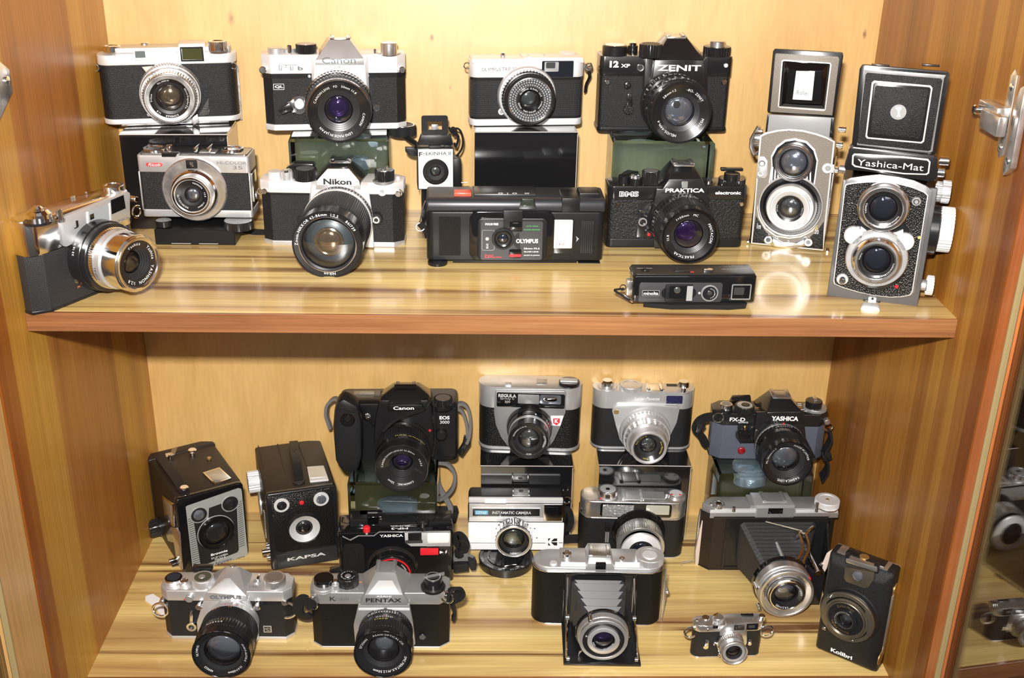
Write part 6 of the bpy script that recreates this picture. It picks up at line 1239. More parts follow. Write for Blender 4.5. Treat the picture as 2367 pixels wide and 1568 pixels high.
sb = k.box('flash_socket_base', CHROMEW, k.X(505, 140, -8), k.X(675, 140, -8), 4, 20, zD + 3.5, zD + 5.5, .5); k.box('socket_top', SATIND, k.X(525, 130, -10), k.X(655, 130, -10), 6, 18, zD + 5.4, zD + 6, .2, sb); k.knob('socket_centre', BLK, (588, 138), 22, zD + 6, zD + 6.6, None, sb)
for x in (510, 660): k.box('socket_rail', CHROME, k.X(x, 130, -8), k.X(x + 12, 130, -8), 3, 19, zD + 5.4, zD + 7.5, .3, sb)
k.lug((1020, 235), -14, R=4, r=1.3); k.add('wrist_strap', bm_tube(spline([k.P(1010, 300, -14), k.P(1050, 350, -14), k.P(1060, 440, -16), k.P(1030, 520, -20)]), 1, flat=(7, 2)), STRAP)
k.lens((520, 630), 22, 172, [(None, BLK, 20, 0, 20, 6), ('ribbed_ring', CHROME, 22, 5, 21, 17, (24, 1.2))], rimmat=CHROMEW, ringmat=BLK, ring_o=.86, ring_i=.74, gr=.62, coatm=C_OLV, dep=4, cdep=4, rimt=.08, cone=1.5, inr=.9, words=[('KODAK LENS', 150)], tsize=1.3, tmat=SATIND)
cap = bpy.data.objects.new('lens_cap', None); COL.objects.link(cap); cap.location = (.0175, -.1065, -H)
tag(cap, 'round black screw cap lying under the white-faced cartridge camera', 'cap')
finish(bm_lathe([(31, 0), (31.5, .5), (31.5, 9), (30.5, 10), (27, 10), (26.5, 9), (0, 9)], (0, 0), 'z', 64), 'cap_body', BLK, cap)
def captext():
    kk = K.__new__(K); kk.root = cap; kk.add = lambda name, bm, mat, par=None, label=None, **q: finish(bm, name, mat, cap, **q)
    ztext(kk, [('JAPAN  f:2.8  52mm  TELE', 150)], (0, 0), 10.1, 27.6, 2.2, SATINW, None)
captext()
finish(bm_lathe([(22, 8.5), (22, 10.0), (20, 10.0), (19, 9.2)], (0, 0), 'z', 48), 'inner_ring', GLOSSB, cap)

# ---- vito
k = cam('compact_camera', 'black-bodied camera with honeycomb meter window on its chrome top', (.1635, -.096, -.0393, .1215, .0776, -H))
k.view(1060, 1100, 4.081)
zB = k.Z(1300, 405); zD = k.Z(1600, 250)
layers(k, 34, 'round', [('base_plate', SATIN, 0, 1.5, -.2, .4), ('leatherette_body', LEAF, 1.5, zB, 0, 0), ('chrome_line', CHROME, zB, zB + 1, -.3, .2), ('top_plate', CHROMEW, zB + 1, zD, 0, 1.5)], c=(15, 15), W_=122)
wn = k.rect('window_panel', GLOSSB, (1340, 262), (2005, 400), -2, 1, 3, .3)
k.rect('light_meter', prin('honeycomb_glass', (.34, .34, .33), .15, .4, bump=('vor', 320, 1., .0012)), (1360, 275), (1648, 392), .8, 1.8, 1, .2, wn); k.rect('viewfinder_window', prin('pale_viewfinder', (.50, .49, .40), .12, .2, coat=.5), (1772, 280), (1985, 372), .8, 1.6, 1, .1, wn)
k.rect('hood_window', LEAB, (1655, 275), (1765, 330), .8, 1.2, .5, 0, wn)
k.poly('self_timer', PLAST, [(1385, 455), (1430, 455), (1428, 525), (1380, 525)], 0, 3, .6); k.rect('timer_slot', SATIND, (1385, 535), (1395, 630), 0, .8, 0); k.rect('timer_slot', SATIND, (1405, 535), (1415, 630), 0, .8, 0)
k.knob('shutter_base', SATIN, (1410, 170), 85, zD, zD + 3); kk_ = k.knob('exposure_dial', CHROME, (1410, 125), 95, zD + 3, zD + 9, (50, .3), cap=SATIN); k.knob('shutter_button', GLOSSB, (1408, 120), 20, zD + 9.1, zD + 10)
k.knob('distance_dial', CHROMEW, (2050, 165), 76, zD, zD + 3, cap=SATINW); 
for c in ((2012, 175), (2090, 178), (1345, 208)): k.knob('red_mark', REDT, c, 14, zD + 2.9 if c[0] > 1500 else zD, zD + 3.4 if c[0] > 1500 else zD + 1)
k.knob('pin', CHROME, (1962, 165), 14, zD, zD + 4); k.shoe((1640, 150), zD, 24, 20, SATIN, None, y=5); k.disc('strap_lug', CHROME, (1157, 322), 10, -3, 1, .3)
k.toptext('Voigtlander', (1780, 222), (1970, 208), zD, BLKT); k.box('deck_plate', SATIND, k.X(1740, 150, -12), k.X(1950, 150, -12), 8, 24, zD - .2, zD + .3, 0)
L = k.lens((1725, 715), 40, 196, [(None, GLOSSB, 31, 0, 29, 8), ('shutter_ring', GLOSSB, 28.5, 8, 27, 13), ('chrome_ring', CHROMEW, 27, 13, 27, 33, (60, .5))], rimmat=SATIN, ringmat=SATINW, ring_o=.93, ring_i=.62, gr=.44, coatm=C_BLU, dep=3, cdep=4, rimt=.04, cone=-3)
k.ringtext([('4 5.6 8 11 16', 300), ('1 30 60 125', 20), ('INF 20 10', 90)], (L['ax'], L['az']), 39.4, L['ar'] * .78, 2, BLKT, L, slope=.4)
k.poly('side_strap', STRAP, [(1000, 565), (1140, 560), (1140, 635), (990, 640)], -22, -20, .3); k.add('back_door', bm_ext(rrect(-61, 63.5, 30, 37, 3), 2, zB, 'z', .5), BLK)

# ---- folding camera, centre
k = cam('folding_camera', 'folding camera with front door open and leather bellows square to the viewer', (.1115, -.2208, -.0292, .138, .0733, -H))
k.view(1200, 1230, 4.639)
zB = k.Z(300, 445, 0) ; zC = k.Z(800, 430, 0); zD = zC + 6.5
layers(k, 36, 'round', [('base_plate', CHROME, 0, 1.5, -.3, .4), ('leatherette_body', LEAR, 1.5, zC - 1.5, 0, 0), ('chrome_rim', CHROME, zC - 1.5, zC, -.4, .4), ('top_plate', SATIN, zC, zD - 2, .8, 2)], c=(17, 17), W_=138)
xl, xr = k.X(465, 800), k.X(1250, 800)
k.add('front_frame', join(bm_box(xl, xl + 2, -1.5, 8, 2, zC - 2, .3), bm_box(xr - 2, xr, -1.5, 8, 2, zC - 2, .3), bm_box(xl, xr, -1.2, 8, zC - 4, zC - 2, .3)), GLOSSB)
k.box('opening_shadow', BLK, xl + 2, xr - 2, -.6, .6, 2, zC - 4, 0)
ztop = zD + 5
xx = lambda zx, z: k.T(zx, 300, z)[0]
k.box('top_centre', SATIN, k.X(440, 300, -8), k.X(1290, 300, -8), 4, 34, zD - 4, zD + .5, 1.2)
vf = k.prism('viewfinder_housing', SATIN, [(k.X(700, 400), 0.5, zC + 1), (k.X(1040, 400), .5, zC + 1), (k.X(740, 300), 1.5, zD + 3), (k.X(1000, 300), 1.5, zD + 3), (k.X(750, 260, -6), 6, zD + 8), (k.X(985, 260, -6), 6, zD + 8), (k.X(735, 150, -28), 32, zD + 8), (k.X(975, 150, -28), 32, zD + 8), (k.X(700, 300), 34, zC + 1), (k.X(1030, 300), 34, zC + 1)], .8)
k.rect('viewfinder_window', GLOSSB, (822, 340), (928, 405), -2, 1.4, .3, .1, vf); k.rect('window_step', SATIND, (822, 405), (928, 432), -2, 1.2, .2, .1, vf)
k.shoe((865, 235), zD + 7.6, 22, 20, CHROMEW, vf, y=8, h=1.6)
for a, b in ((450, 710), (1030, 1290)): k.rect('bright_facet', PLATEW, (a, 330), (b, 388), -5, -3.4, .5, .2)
k.knob('shutter_base', SATIN, (515, 290), 46, zD, zD + 3); k.knob('shutter_button', CHROME, (515, 215), 48, zD + 3, zD + 9, None, bev=1, dish=.6); k.knob('frame_indicator', SATINW, (368, 325), 40, zD - 2, zD, None)
k.knob('small_stud', CHROME, (1103, 270), 30, zD, zD + 4, None, bev=1); k.knob('winding_knob', SATIN, (1400, 240), 155, zD - 2, zD + 6, (70, .4), dish=.5); k.knob('winding_knob_cap', SATINW, (1400, 240), 80, zD + 5.5, zD + 6.6)
# bed
db = k.add('drop_bed', bm_box(xl - .5, xr + .5, -66, 2, .2, 3, .4), BLK)
k.box('bed_trim', PLAST, xl + 3, xr - 3, -64, -2, 3, 3.3, 0, db)
# bellows: five narrowing pleats
c_x = 6; nB = 5; zc_b = 36
def ring_(hw, hh, y, zc, cut): return [(-hw + cut, -hh), (hw - cut, -hh), (hw, -hh + cut), (hw, hh - cut), (hw - cut, hh), (-hw + cut, hh), (-hw, hh - cut), (-hw, -hh + cut)]
bm = bmesh.new(); rows = []
cxb = k.X(860, 650, 20); czl = k.F(905, 1160, 60)
for i in range(nB * 2 + 1):
    t = i / (nB * 2); y = 2 - 48 * t; hw = 31 * (1 - t) + 20 * t; hh = 28 * (1 - t) + 17 * t
    if i % 2: hw -= 5.0; hh -= 4.5
    zc = 33 * (1 - t) + (czl[1] + 4) * t; xc = cxb * (1 - t) + czl[0] * t
    rows.append([bm.verts.new((xc + a, y, zc + b)) for a, b in ring_(hw, hh, y, zc, 3)])
for a, b in zip(rows, rows[1:]):
    for j in range(8): bm.faces.new((a[j], a[(j + 1) % 8], b[(j + 1) % 8], b[j]))
k.add('bellows', bm, prin('shiny_bellows_cloth', (.03, .03, .032), .34, spec=.35), smooth=False)
# struts
for q, x in ((-1, xl + 4), (1, xr - 4)):
    k.add('strut', join(bm_tube([(x, -2, zC - 6), (x + q * .5, -18, 40), (x + q * 0, -24, 28)], 1.1, 8), bm_tube([(x, -24, 28), (x + q * 1, -40, 20), (x + q * 1.5, -61, 5)], 1.1, 8)), CHROME)
    k.add('strut_joint', bm_lathe([(0, x - 1.8), (3, x - 1.8), (3, x + 1.8), (0, x + 1.8)], (-24, 28), 'x', 16), CHROME); k.add('strut_foot', bm_lathe([(0, x - 1.6), (2.6, x - 1.6), (2.6, x + 1.6), (0, x + 1.6)], (-61, 5), 'x', 16), CHROME)
    k.add('frame_spring', bm_box(x - q * 0 - .4, x + .4, -1, 1, 18, 50, .2), CHROMEW)
L = k.lens((905, 1170), 62, 262, [(None, GLOSSB, 28, 46, 28, 50), ('shutter_ring', SATIND, 26.5, 50, 25.5, 57), ('rim_ring', CHROMEW, 24.5, 57, 24, 60)], rimmat=SATIND, ringmat=BLK, ring_o=.88, ring_i=.68, gr=.50, coatm=C_PUR, dep=2, cdep=5, rimt=.14, cone=1)
cx, cz, R = L['ax'], L['az'], L['ar']
k.add('focus_ring', bm_lathe([(R * .66, 58), (R * .66, 62.5), (R * .62, 63), (R * .48, 63), (R * .46, 61)], (cx, cz), 'y', 48), SATIN, L)
k.ringtext([('SOLINAR 1:3.5', 110), ('AGFA', 230)], (cx, cz), 61.3, R * .40, 1.2, WHITE, L)
k.disc('shutter_lever', CHROME, (770, 975), 30, 50, 60, .5, L); k.disc('shutter_lever', CHROME, (720, 1130), 14, 55, 61, .5, L); k.poly('release_lever', CHROME, [(640, 1290), (670, 1270), (680, 1280), (640, 1330), (630, 1380), (625, 1370)], 52, 54, .2, L); k.poly('focus_tab', CHROME, [(1060, 1145), (1090, 1155), (1090, 1170), (1060, 1160)], 60, 62, .1, L)
k.poly('side_latch', CHROMEW, [(1565, 400), (1580, 400), (1575, 700), (1535, 950), (1515, 990)], -12, -9, .3); k.disc('side_button', CHROMEW, (1590, 660), 20, -18, -10, 1)

# ---- folding camera, right
k = cam('folding_camera', 'larger folding camera whose bellows and lens hang out to the front right', (.3157, -.1202, .0088, .1534, .0746, -H))
k.view(1560, 1110, 3.423)
zC = k.Z(700, 300); zD = k.Z(400, 265)
layers(k, 27, 'oct', [('base_plate', BLK, 0, 1.5, -.3, .3), ('leatherette_body', LEAB, 1.5, zC, 0, .3), ('body_rim', BLK, zC, zC + 2, -.4, .4), ('top_plate', SATIND, zC + 2, zD + 6, .5, 1)], c=(12, 12), W_=154)
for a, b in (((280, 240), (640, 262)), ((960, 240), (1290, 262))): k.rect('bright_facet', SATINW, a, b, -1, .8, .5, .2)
k.rect('front_strip', SATIND, (280, 262), (1290, 300), -1, .2, .5, .2)
zz = zD + 6
hx0, hx1 = k.X(640, 230), k.X(945, 230)
vf = k.prism('viewfinder_housing', SATIN, [(hx0, -1, zC + 1), (hx1, -1, zC + 1), (hx0, -1, zz + 5), (hx1, -1, zz + 5), (hx0 - 1, 27, zz + 5), (hx1 - 2, 27, zz + 5), (hx0 - 2, 27, zC + 2), (hx1, 27, zC + 2)], .5)
k.rect('viewfinder_front', SATIND, (655, 222), (940, 290), .9, 1.4, .5, 0, vf); k.rect('viewfinder_window', GLOSSB, (742, 226), (852, 268), 1.3, 2, .3, .1, vf); k.shoe((785, 150), zz + 5, 26, 20, SATIND, vf, y=6, h=2)
k.box('housing_step', SATIND, hx0 - 6, hx0, 2, 26, zz - 2, zz + 3, .5)
k.knob('button_ring', CHROMEW, (345, 185), 52, zz, zz + 3, dish=.6); k.knob('button_centre', CHROME, (345, 180), 26, zz + 2.5, zz + 4); k.knob('small_stud', CHROME, (288, 182), 12, zz, zz + 2); k.knob('shutter_pin', CHROME, (468, 215), 14, zz, zz + 5); k.knob('shutter_release', CHROME, (1128, 180), 14, zz, zz + 11)
k.knob('winding_knob', SATINW, (1208, 150), 97, zz + 1, zz + 8, (60, .3), dish=.6); k.knob('winding_centre', BRASS, (1208, 150), 14, zz + 7.3, zz + 8); k.knob('winding_base', CHROMEW, (1208, 200), 90, zz, zz + 1.2)
# drop bed plate hanging forward right
bedm = BLK
lx, lz = k.F(885, 910, 88)
xL, xR = k.X(385, 500), k.X(1215, 500)
k.add('front_frame', bm_frame(xL, xR, 3, zC - 1, 2.5, 1, -1.5, 4), BLK)
k.poly('frame_interior', BLK, [(400, 330), (1200, 330), (1200, 700), (400, 720)], -1, .3, 0)
bm = bmesh.new(); rows = []; nB = 12
for i in range(nB * 2 + 1):
    t = i / (nB * 2); y = 0 - 66 * t; hw = 44 * (1 - t) + 22 * t; hh = 31 * (1 - t) + 19 * t
    if i % 2: hw -= 1.6; hh -= 1.8
    zc = 34 * (1 - t) + (lz + 1) * t; xc = (k.X(800, 500)) * (1 - t) + (lx) * t
    rows.append([bm.verts.new((xc + a, y, zc + b)) for a, b in ring_(hw, hh, y, zc, 4)])
for a, b in zip(rows, rows[1:]):
    for j in range(8): bm.faces.new((a[j], a[(j + 1) % 8], b[(j + 1) % 8], b[j]))
k.add('bellows', bm, BELL, smooth=False)
xb = k.X(1090, 420, 10)
k.add('bed_door', bm_hull([(xR - 4, -2, 6), (xR - 4, -2, zC - 4), (xR - 7, -2, 6), (xR - 7, -2, zC - 4), (xR - 20, -78, 2), (xR - 20, -78, 34), (xR - 22, -78, 2), (xR - 22, -78, 34)], .5), BLK)
for (a, b, c_) in ((990, 440, 950), (1040, 440, 1000)):
    k.add('chrome_strut', bm_tube(spline([k.P(c_ + 20, 425, 26), k.P(c_ + 45, 500, 34), k.P(c_ + 50, 570, 46), k.P(c_ + 15, 640, 60), k.P(c_ + 5, 680, 68)]), 1, flat=(7, 2.5)), CHROME)
k.add('strut_hook', bm_tube(spline([k.P(1100, 370, 20), k.P(1060, 400, 22), k.P(1030, 430, 26), k.P(980, 410, 26)]), 1.8, 8), CHROME)
k.add('long_brace', bm_tube([k.P(720, 330, 2), k.P(1010, 405, 22)], 1.1, 6), BRONZE)
k.poly('shutter_bracket', BLK, [(850, 690), (870, 655), (960, 650), (1060, 690), (1120, 740), (1180, 760), (1180, 800), (1130, 1080), (1060, 1100), (1000, 1040), (900, 700)], 62, 66, .6)
k.screw((1135, 740), 24, CHROME, 70); k.screw((875, 665), 16, SATIND, 68); k.disc('hinge_screw', SATIND, (1065, 1070), 22, 64, 70, .5)
L = k.lens((885, 910), 92, 218, [(None, GLOSSB, 32, 66, 31.5, 72), ('shutter_plate', CHROMEW, 30.5, 72, 30, 82), ('scale_ring', SATIN, 29, 82, 29, 86)], rimmat=CHROMEW, ringmat=CHROMEW, ring_o=.90, ring_i=.70, gr=.46, coatm=C_LGT, dep=2, cdep=5, rimt=.1, cone=2)
cx, cz, R = L['ax'], L['az'], L['ar']
k.add('focus_ring', bm_lathe([(R * .68, 86), (R * .68, 93), (R * .64, 94), (R * .60, 94), (R * .58, 92.6)], (cx, cz), 'y', 48, (60, .3)), CHROME, L); k.add('black_name_ring', bm_lathe([(R * .60, 93), (R * .44, 91)], (cx, cz), 'y', 48), BLK, L)
k.ringtext([('Anastigmat', 30), ('1:4.5 f=105', 170)], (cx, cz), 93, R * .50, 2.0, WHITE, L, slope=-.4); k.ringtext([('6 8 11 16', 280), ('25 50 100', 20)], (cx, cz), 92, R * .82, 2.2, BLKT, L)
for c, m in (((1065, 790), REDP), ((750, 770), CHROME), ((672, 1030), CHROME), ((650, 860), CHROME), ((810, 1070), CHROME), ((930, 1068), CHROME)): k.disc('shutter_stud', m, c, 16, 74, 84, .6, L)
k.poly('worn_side', CREAM, [(215, 320), (165, 560), (160, 690), (185, 700), (230, 330)], -16, -10, .4)
k.add('door_wire', bm_tube([k.P(160, 690, -10), k.P(75, 715, -8), k.P(50, 700, -8), k.P(55, 655, -8), k.P(140, 640, -12)], .9, 6), CHROMEW)
k.poly('side_fittings', CHROMEW, [(205, 230), (190, 300), (165, 520), (150, 640), (165, 640), (215, 300)], -20, -16, .3)

# ---- miniature rangefinder
k = cam('miniature_camera', 'tiny chrome and black model of a rangefinder camera standing alone near the front', (.2408, -.2733, .0418, .0719, .0421, -H))
k.view(1560, 1110, 3.423)
zA = k.Z(250, 1400); zB = k.Z(250, 1205); zD = k.Z(250, 1155); zD2 = k.Z(550, 1135)
layers(k, 17, 'round', [('base_plate', CHROMEW, 0, 1.6, 0, .4), ('leatherette_body', LEAF, 1.6, zB, .3, 0), ('top_plate', CHROMEW, zB, zD, 0, .6)], c=(8, 8), W_=72)
k.box('top_step', CHROMEW, k.X(410, 1130), k.X(700, 1130), .5, 16.5, zD - .5, zD2, .6)
k.poly('lens_plate', CHROMEW, [(355, 1205), (410, 1140), (570, 1140), (570, 1290), (550, 1330), (360, 1330)], -.5, .8, .3)
for a, b, m in (((470, 1148), (548, 1188), GLOSSB), ((570, 1142), (652, 1185), GLOSSB), ((305, 1158), (342, 1175), GLOSSB)):
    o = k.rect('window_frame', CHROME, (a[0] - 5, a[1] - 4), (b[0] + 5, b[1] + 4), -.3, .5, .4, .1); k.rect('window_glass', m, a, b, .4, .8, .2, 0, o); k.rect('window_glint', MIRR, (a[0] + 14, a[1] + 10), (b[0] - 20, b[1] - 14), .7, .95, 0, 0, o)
k.knob('counter', CHROME, (245, 1085), 32, zD, zD + 2); k.knob('counter_base', CHROMEW, (245, 1120), 60, zD, zD + .8); k.knob('shutter_speed_dial', CHROMEW, (342, 1080), 44, zD, zD + 4.5, (30, .2)); k.prism('advance_lever', CHROME, [(k.X(300, 1060, -8), 8, zD + 5), (k.X(350, 1030, -14), 15, zD + 5), (k.X(345, 1050, -12), 12, zD + 6.5), (k.X(310, 1050, -8), 10, zD + 6.5), (k.X(330, 1070, -7), 7, zD + 4.5)], .3)
k.knob('rewind_knob', CHROME, (690, 1070), 26, zD, zD + 5); k.knob('small_stud', CHROME, (175, 1105), 12, zD, zD + .8); k.box('accessory_shoe', GLOSSB, k.X(530, 1050, -10), k.X(630, 1050, -10), 11, 14, zD2, zD2 + 1.5, .2)
k.toptext('Leica', (530, 1108), (615, 1085), zD2, SATIND)
k.poly('timer_lever', CHROME, [(245, 1270), (270, 1270), (265, 1320), (240, 1325)], 0, 2, .4); k.disc('timer_hub', CHROME, (247, 1325), 22, 0, 2.6, .4); k.disc('lens_release', CHROME, (322, 1302), 18, 0, 2.5, .4); k.poly('frame_lever', CHROME, [(585, 1265), (605, 1265), (605, 1310), (580, 1310)], 0, 1.5, .3); k.disc('frame_lever_hub', CHROME, (593, 1300), 16, 0, 2, .3); k.disc('stud', CHROME, (262, 1190), 9, 0, 1, .2)
k.lug((125, 1205), -4, R=6.5, r=1.1); k.lug((725, 1195), -4, R=6.5, r=1.0)
L = k.lens((471, 1377), 19, 108, [(None, CHROME, 14, .5, 14, 4), ('distance_ring', CHROMEW, 13, 4, 12.5, 9, (40, .3)), ('barrel', SATIN, 12, 9, 12.5, 17)], rimmat=CHROMEW, ringmat=CHROMEW, ring_o=.92, ring_i=.66, gr=.52, coatm=C_DRK, dep=3, cdep=3, rimt=.06, cone=1)
k.disc('focus_tab', CHROME, (357, 1388), 16, 8, 13, .4, L)

# ---- kolibri
k = cam('folding_camera', 'upright black camera with a winged bronze ring round its lens', (.3606, -.2812, -.66, .0655, .120, -H))
k.view(1560, 1110, 3.423)
w2 = 32.7; hh = 120; D = 24
k.prism('body', LEAF, [(-w2, 4, .5), (w2, 4, .5), (-w2, 4, hh - .5), (w2, 4, hh - .5), (-w2 + 4, -1.5, 6), (w2 - 8, -1.5, 6), (-w2 + 4, -1.5, hh - 9), (w2 - 9, -1.5, hh - 12), (-w2, D, .5), (w2, D, .5), (-w2, D, hh - .5), (w2, D, hh - .5)], 2.2)
k.add('back_door', bm_ext(rrect(-w2 + .5, w2 - .5, D - 3, D + 1, 1), 1, hh - 1, 'z', .8), CHROMEW)
hp = k.poly('finder_plate', BRONZE, [(1345, 690), (1575, 735), (1575, 790), (1530, 855), (1500, 860), (1355, 810), (1335, 780)], 0, 4.5, .8); o = k.disc('finder_lens', C_LGT, (1443, 762), 42, 4.4, 6, .4, hp, dome=2)
k.poly('hinge_bar', CHROMEW, [(1350, 620), (1600, 690), (1600, 735), (1350, 655)], 0, 6, 1.2); k.poly('hinge_end', BLK, [(1345, 590), (1375, 590), (1375, 660), (1345, 655)], 0, 5, .5); k.poly('hinge_end', BLK, [(1575, 665), (1610, 670), (1605, 740), (1575, 735)], 0, 5, .5)
tz = hh
k.box('top_plate', CHROMEW, -w2 + 6, w2 - 8, 6, D - 2, tz - .8, tz + .8, .4); k.box('finder_frame', BLK, -w2 + 14, w2 - 12, 8, D - 4, tz + .6, tz + 2.2, .5); k.knob('brass_stud', BRASS, (1500, 605), 40, tz + .5, tz + 2.5)
L = k.lens((1345, 1110), 13, 158, [(None, LEAF, 31, -1, 30, 3), ('mount_ring', BLK, 29, 3, 28.5, 7), ('winged_ring', BRONZE, 28, 6, 27.5, 9)], rimmat=BRONZE, ringmat=BLK, ring_o=.90, ring_i=.62, gr=.36, coatm=C_GRY, dep=1, cdep=4, rimt=.08, cone=-.5, words=[('Zeiss-Ikon', 318), ('Novar 1:4.5', 160), ('Telma', 205)], tsize=2.4, tmat=BRASS)
cx, cz, R = L['ax'], L['az'], L['ar']
k.add('face_ring', bm_lathe([(R * 1.12, 9), (R * 1.12, 10.5), (R * 1.02, 11), (R * .98, 10)], (cx, cz), 'y', 64), BRONZE, L); k.add('inner_bronze_ring', bm_lathe([(R * .62, 12), (R * .62, 14.2), (R * .56, 14.6), (R * .40, 14), (R * .36, 12)], (cx, cz), 'y', 48), BLK, L); k.add('inner_ring_line', bm_lathe([(R * .44, 14.2), (R * .44, 14.9), (R * .41, 14.9), (R * .41, 14)], (cx, cz), 'y', 48), BRONZE, L)
k.ringtext([('Novar-Anastigmat 1:3.5 f=5cm', 230)], (cx, cz), 14.7, R * .47, 1.2, SATINW, L)
for a in (-100, 78):
    th = radians(a); u = Vector((sin(th), 0, cos(th))); v = Vector((cos(th), 0, -sin(th))); pts = []
    for r_, s_ in ((R * 1.0, -16), (R * 1.22, -11), (R * 1.3, -5), (R * 1.24, 0), (R * 1.3, 5), (R * 1.22, 11), (R * 1.0, 16)): p = u * r_ + v * s_; pts.append((cx + p.x, cz + p.z))
    k.add('ring_wing', bm_ext(pts, -7, -9.5, 'y', .4), BRONZE, L)
k.disc('shutter_stud', CHROME, (1178, 1180), 16, 4, 10, .6, L); k.disc('shutter_stud', CHROME, (1222, 935), 14, 6, 12, .5, L); k.disc('shutter_stud', BRONZE, (1400, 1280), 14, 8, 12, .5, L)
k.text('Kolibri', (1232, 1355), (1405, 1396), 1.8, PLATEW, None, .03)
k.poly('side_disc', CREAM, [(1240, 555), (1200, 580), (1170, 650), (1165, 700), (1185, 730), (1200, 700)], -12, -8, .5); k.disc('side_pin', CHROME, (1157, 672), 14, -10, -6, .5)
for c in ((1745, 865), (1622, 1410)):
    y, z = k.SD(*c, w2 + .2); k.add('brass_catch', bm_lathe([(7, w2), (7, w2 + 1), (0, w2 + 1.4)], (y, z), 'x', 24), BRASS)
k.box('side_clasp', CHROMEW, w2 - .5, w2 + 1.2, 8, 16, 18, 92, .5)

# ---- om1
k = cam('slr_camera', 'chrome reflex camera with pointed bare prism at the front left of the bottom board', (-.2721, -.2447, -.0133, .1325, .0616, -H))
k.view(340, 1290, 3.1986)
zA = k.Z(300, 580); zB = k.Z(300, 345); zC = k.Z(300, 320); zD = k.Z(300, 245)
layers(k, 33, 'oct', [('base_plate', SATIN, 0, zA, 0, .5), ('leatherette_body', LEAF, zA, zB, .6, 0), ('black_band', BLK, zB, zC, .3, 0), ('top_plate', SATIN, zC, zD, 0, 1)], c=(8, 8), W_=134)
k.poly('mirror_housing', SATIN, [(415, 320), (745, 320), (820, 460), (825, 600), (800, 640), (380, 640), (365, 480)], 0, 5, 1)
zt = k.Z(595, 148, -6)
pr = k.prism('prism_housing', SATIN, [k.P(412, 320, 5.5), k.P(742, 320, 5.5), k.P(440, 255, 5.8), k.P(735, 282, 5.8), k.P(575, 150, -7), k.P(612, 150, -7), Vector((k.X(590, 100, -26), 26, zt)), Vector((k.X(680, 90, -26), 26, zt)), Vector((k.X(440, 250), 31, zD)), Vector((k.X(735, 250), 31, zD))], .4)
k.text('OLYMPUS', (465, 305), (695, 278), 6.3, GRL, pr, .045)
k.disc('shoe_contact', CHROME, (628, 85), 22, -28, -24, .5, pr)
k.disc('pc_socket', SATIND, (308, 310), 30, 0, 4.5, .6); k.disc('red_dot', REDT, (275, 310), 6, 0, .5, 0)
k.knob('wind_base', SATIN, (195, 175), 66, zD, zD + 2.5); k.knob('film_wind', GLOSSB, (195, 140), 62, zD + 2.5, zD + 6, cap=prin('dark_dial', (.03, .03, .04), .1)); k.knob('wind_rim', CHROME, (195, 143), 64, zD + 2.5, zD + 5.6)
k.knob('shutter_collar', SATIN, (275, 180), 46, zD, zD + 3); k.knob('shutter_button', CHROME, (273, 165), 30, zD + 3, zD + 5.5, dish=.5)
k.knob('asa_dial', SATIN, (412, 140), 80, zD, zD + 9, (50, .3), cap=prin('olive_dial', (.06, .06, .04), .4)); k.knob('asa_centre', SATIND, (405, 135), 26, zD + 9, zD + 9.8)
k.box('power_switch', CHROME, *(lambda x, y: (x - 1.2, x + 1.2, y - 5, y + 5))(*k.T(822, 140, zD + 4)), zD, zD + 5, .5); k.knob('switch_base', SATIND, (810, 170), 28, zD, zD + 1.5)
k.knob('rewind_knob', CHROMEW, (942, 140), 80, zD, zD + 9, (60, .2), cap=prin('brown_grey_dial', (.25, .22, .2), .35, .6)); k.toptext('OM-1', (755, 222), (835, 205), zD, GRL)
k.poly('advance_lever', BLK, [(330, 78), (470, 75), (480, 105), (340, 110)], -32, -24, .5)
k.poly('self_timer', CHROME, [(316, 398), (336, 398), (340, 490), (312, 490)], 0, 3, .6); k.ring('lock_ring', CHROME, (327, 515), 38, 2.4, 0, 3.5); k.disc('lock_centre', BLKT, (327, 515), 24, 0, 1, .1)
for c in ((380, 372), (810, 375)): o = k.disc('housing_screw', CHROME, c, 26, 0, 6, .8); 
k.rect('label_plate', SATIN, (858, 505), (922, 552), -.3, .4, .3); k.rect('label_field', BLK, (864, 512), (914, 546), .3, .5, .2); k.text('MD', (870, 540), (908, 518), .6, SATIN)
k.lug((100, 385), -4, R=8, r=1.4); k.lug((1033, 388), -2, R=9.5, r=1.4); k.disc('strap_lug', CHROME, (108, 335), 22, -6, 0, .6); k.disc('strap_lug', CHROME, (1015, 338), 24, -5, 1, .6)
L = k.lens((547, 720), 58, 218, [(None, SATIN, 27, 4, 27, 9), ('silver_mount_ring', SATIN, 27.5, 9, 27.5, 17), ('focus_ring', RUB, 28.5, 17, 28.8, 36, (80, .7)), ('aperture_ring', BLK, 29, 36, 29, 48, (60, .3)), ('barrel', BLK, 28.6, 48, 28.4, 56)],
    ring_o=.92, ring_i=.74, gr=.64, coatm=C_LGT, dep=3, cdep=7, inr=.95, rimmat=GLOSSB, rimt=.05, cone=2, words=[('OLYMPUS', 262), ('ZUIKO AUTO-S', 60), ('1:1.4 f=50mm', 130), ('409023', 205)], tsize=1.9, tmat=WHITE, glassdome=3.5)
k.add('dark_element', bm_lathe([(13, 42), (12, 46), (9, 48.5), (5, 49.5), (0, 49.9)], (L['ax'] + 1, L['az'] + 3)), C_DRK, L)
k.barreltext([('16 11 8 4 2.8', -32)], (L['ax'], L['az']), 29.2, 44, 2, WHITE, L); k.barreltext([('15 10 7', -32), ('3 2', 2)], (L['ax'], L['az']), 28.7, 20, 1.6, ORGT, L); k.barreltext([('16 8 4 I 4 8 16', -16)], (L['ax'], L['az']), 27.6, 14, 1.8, REDP, L)

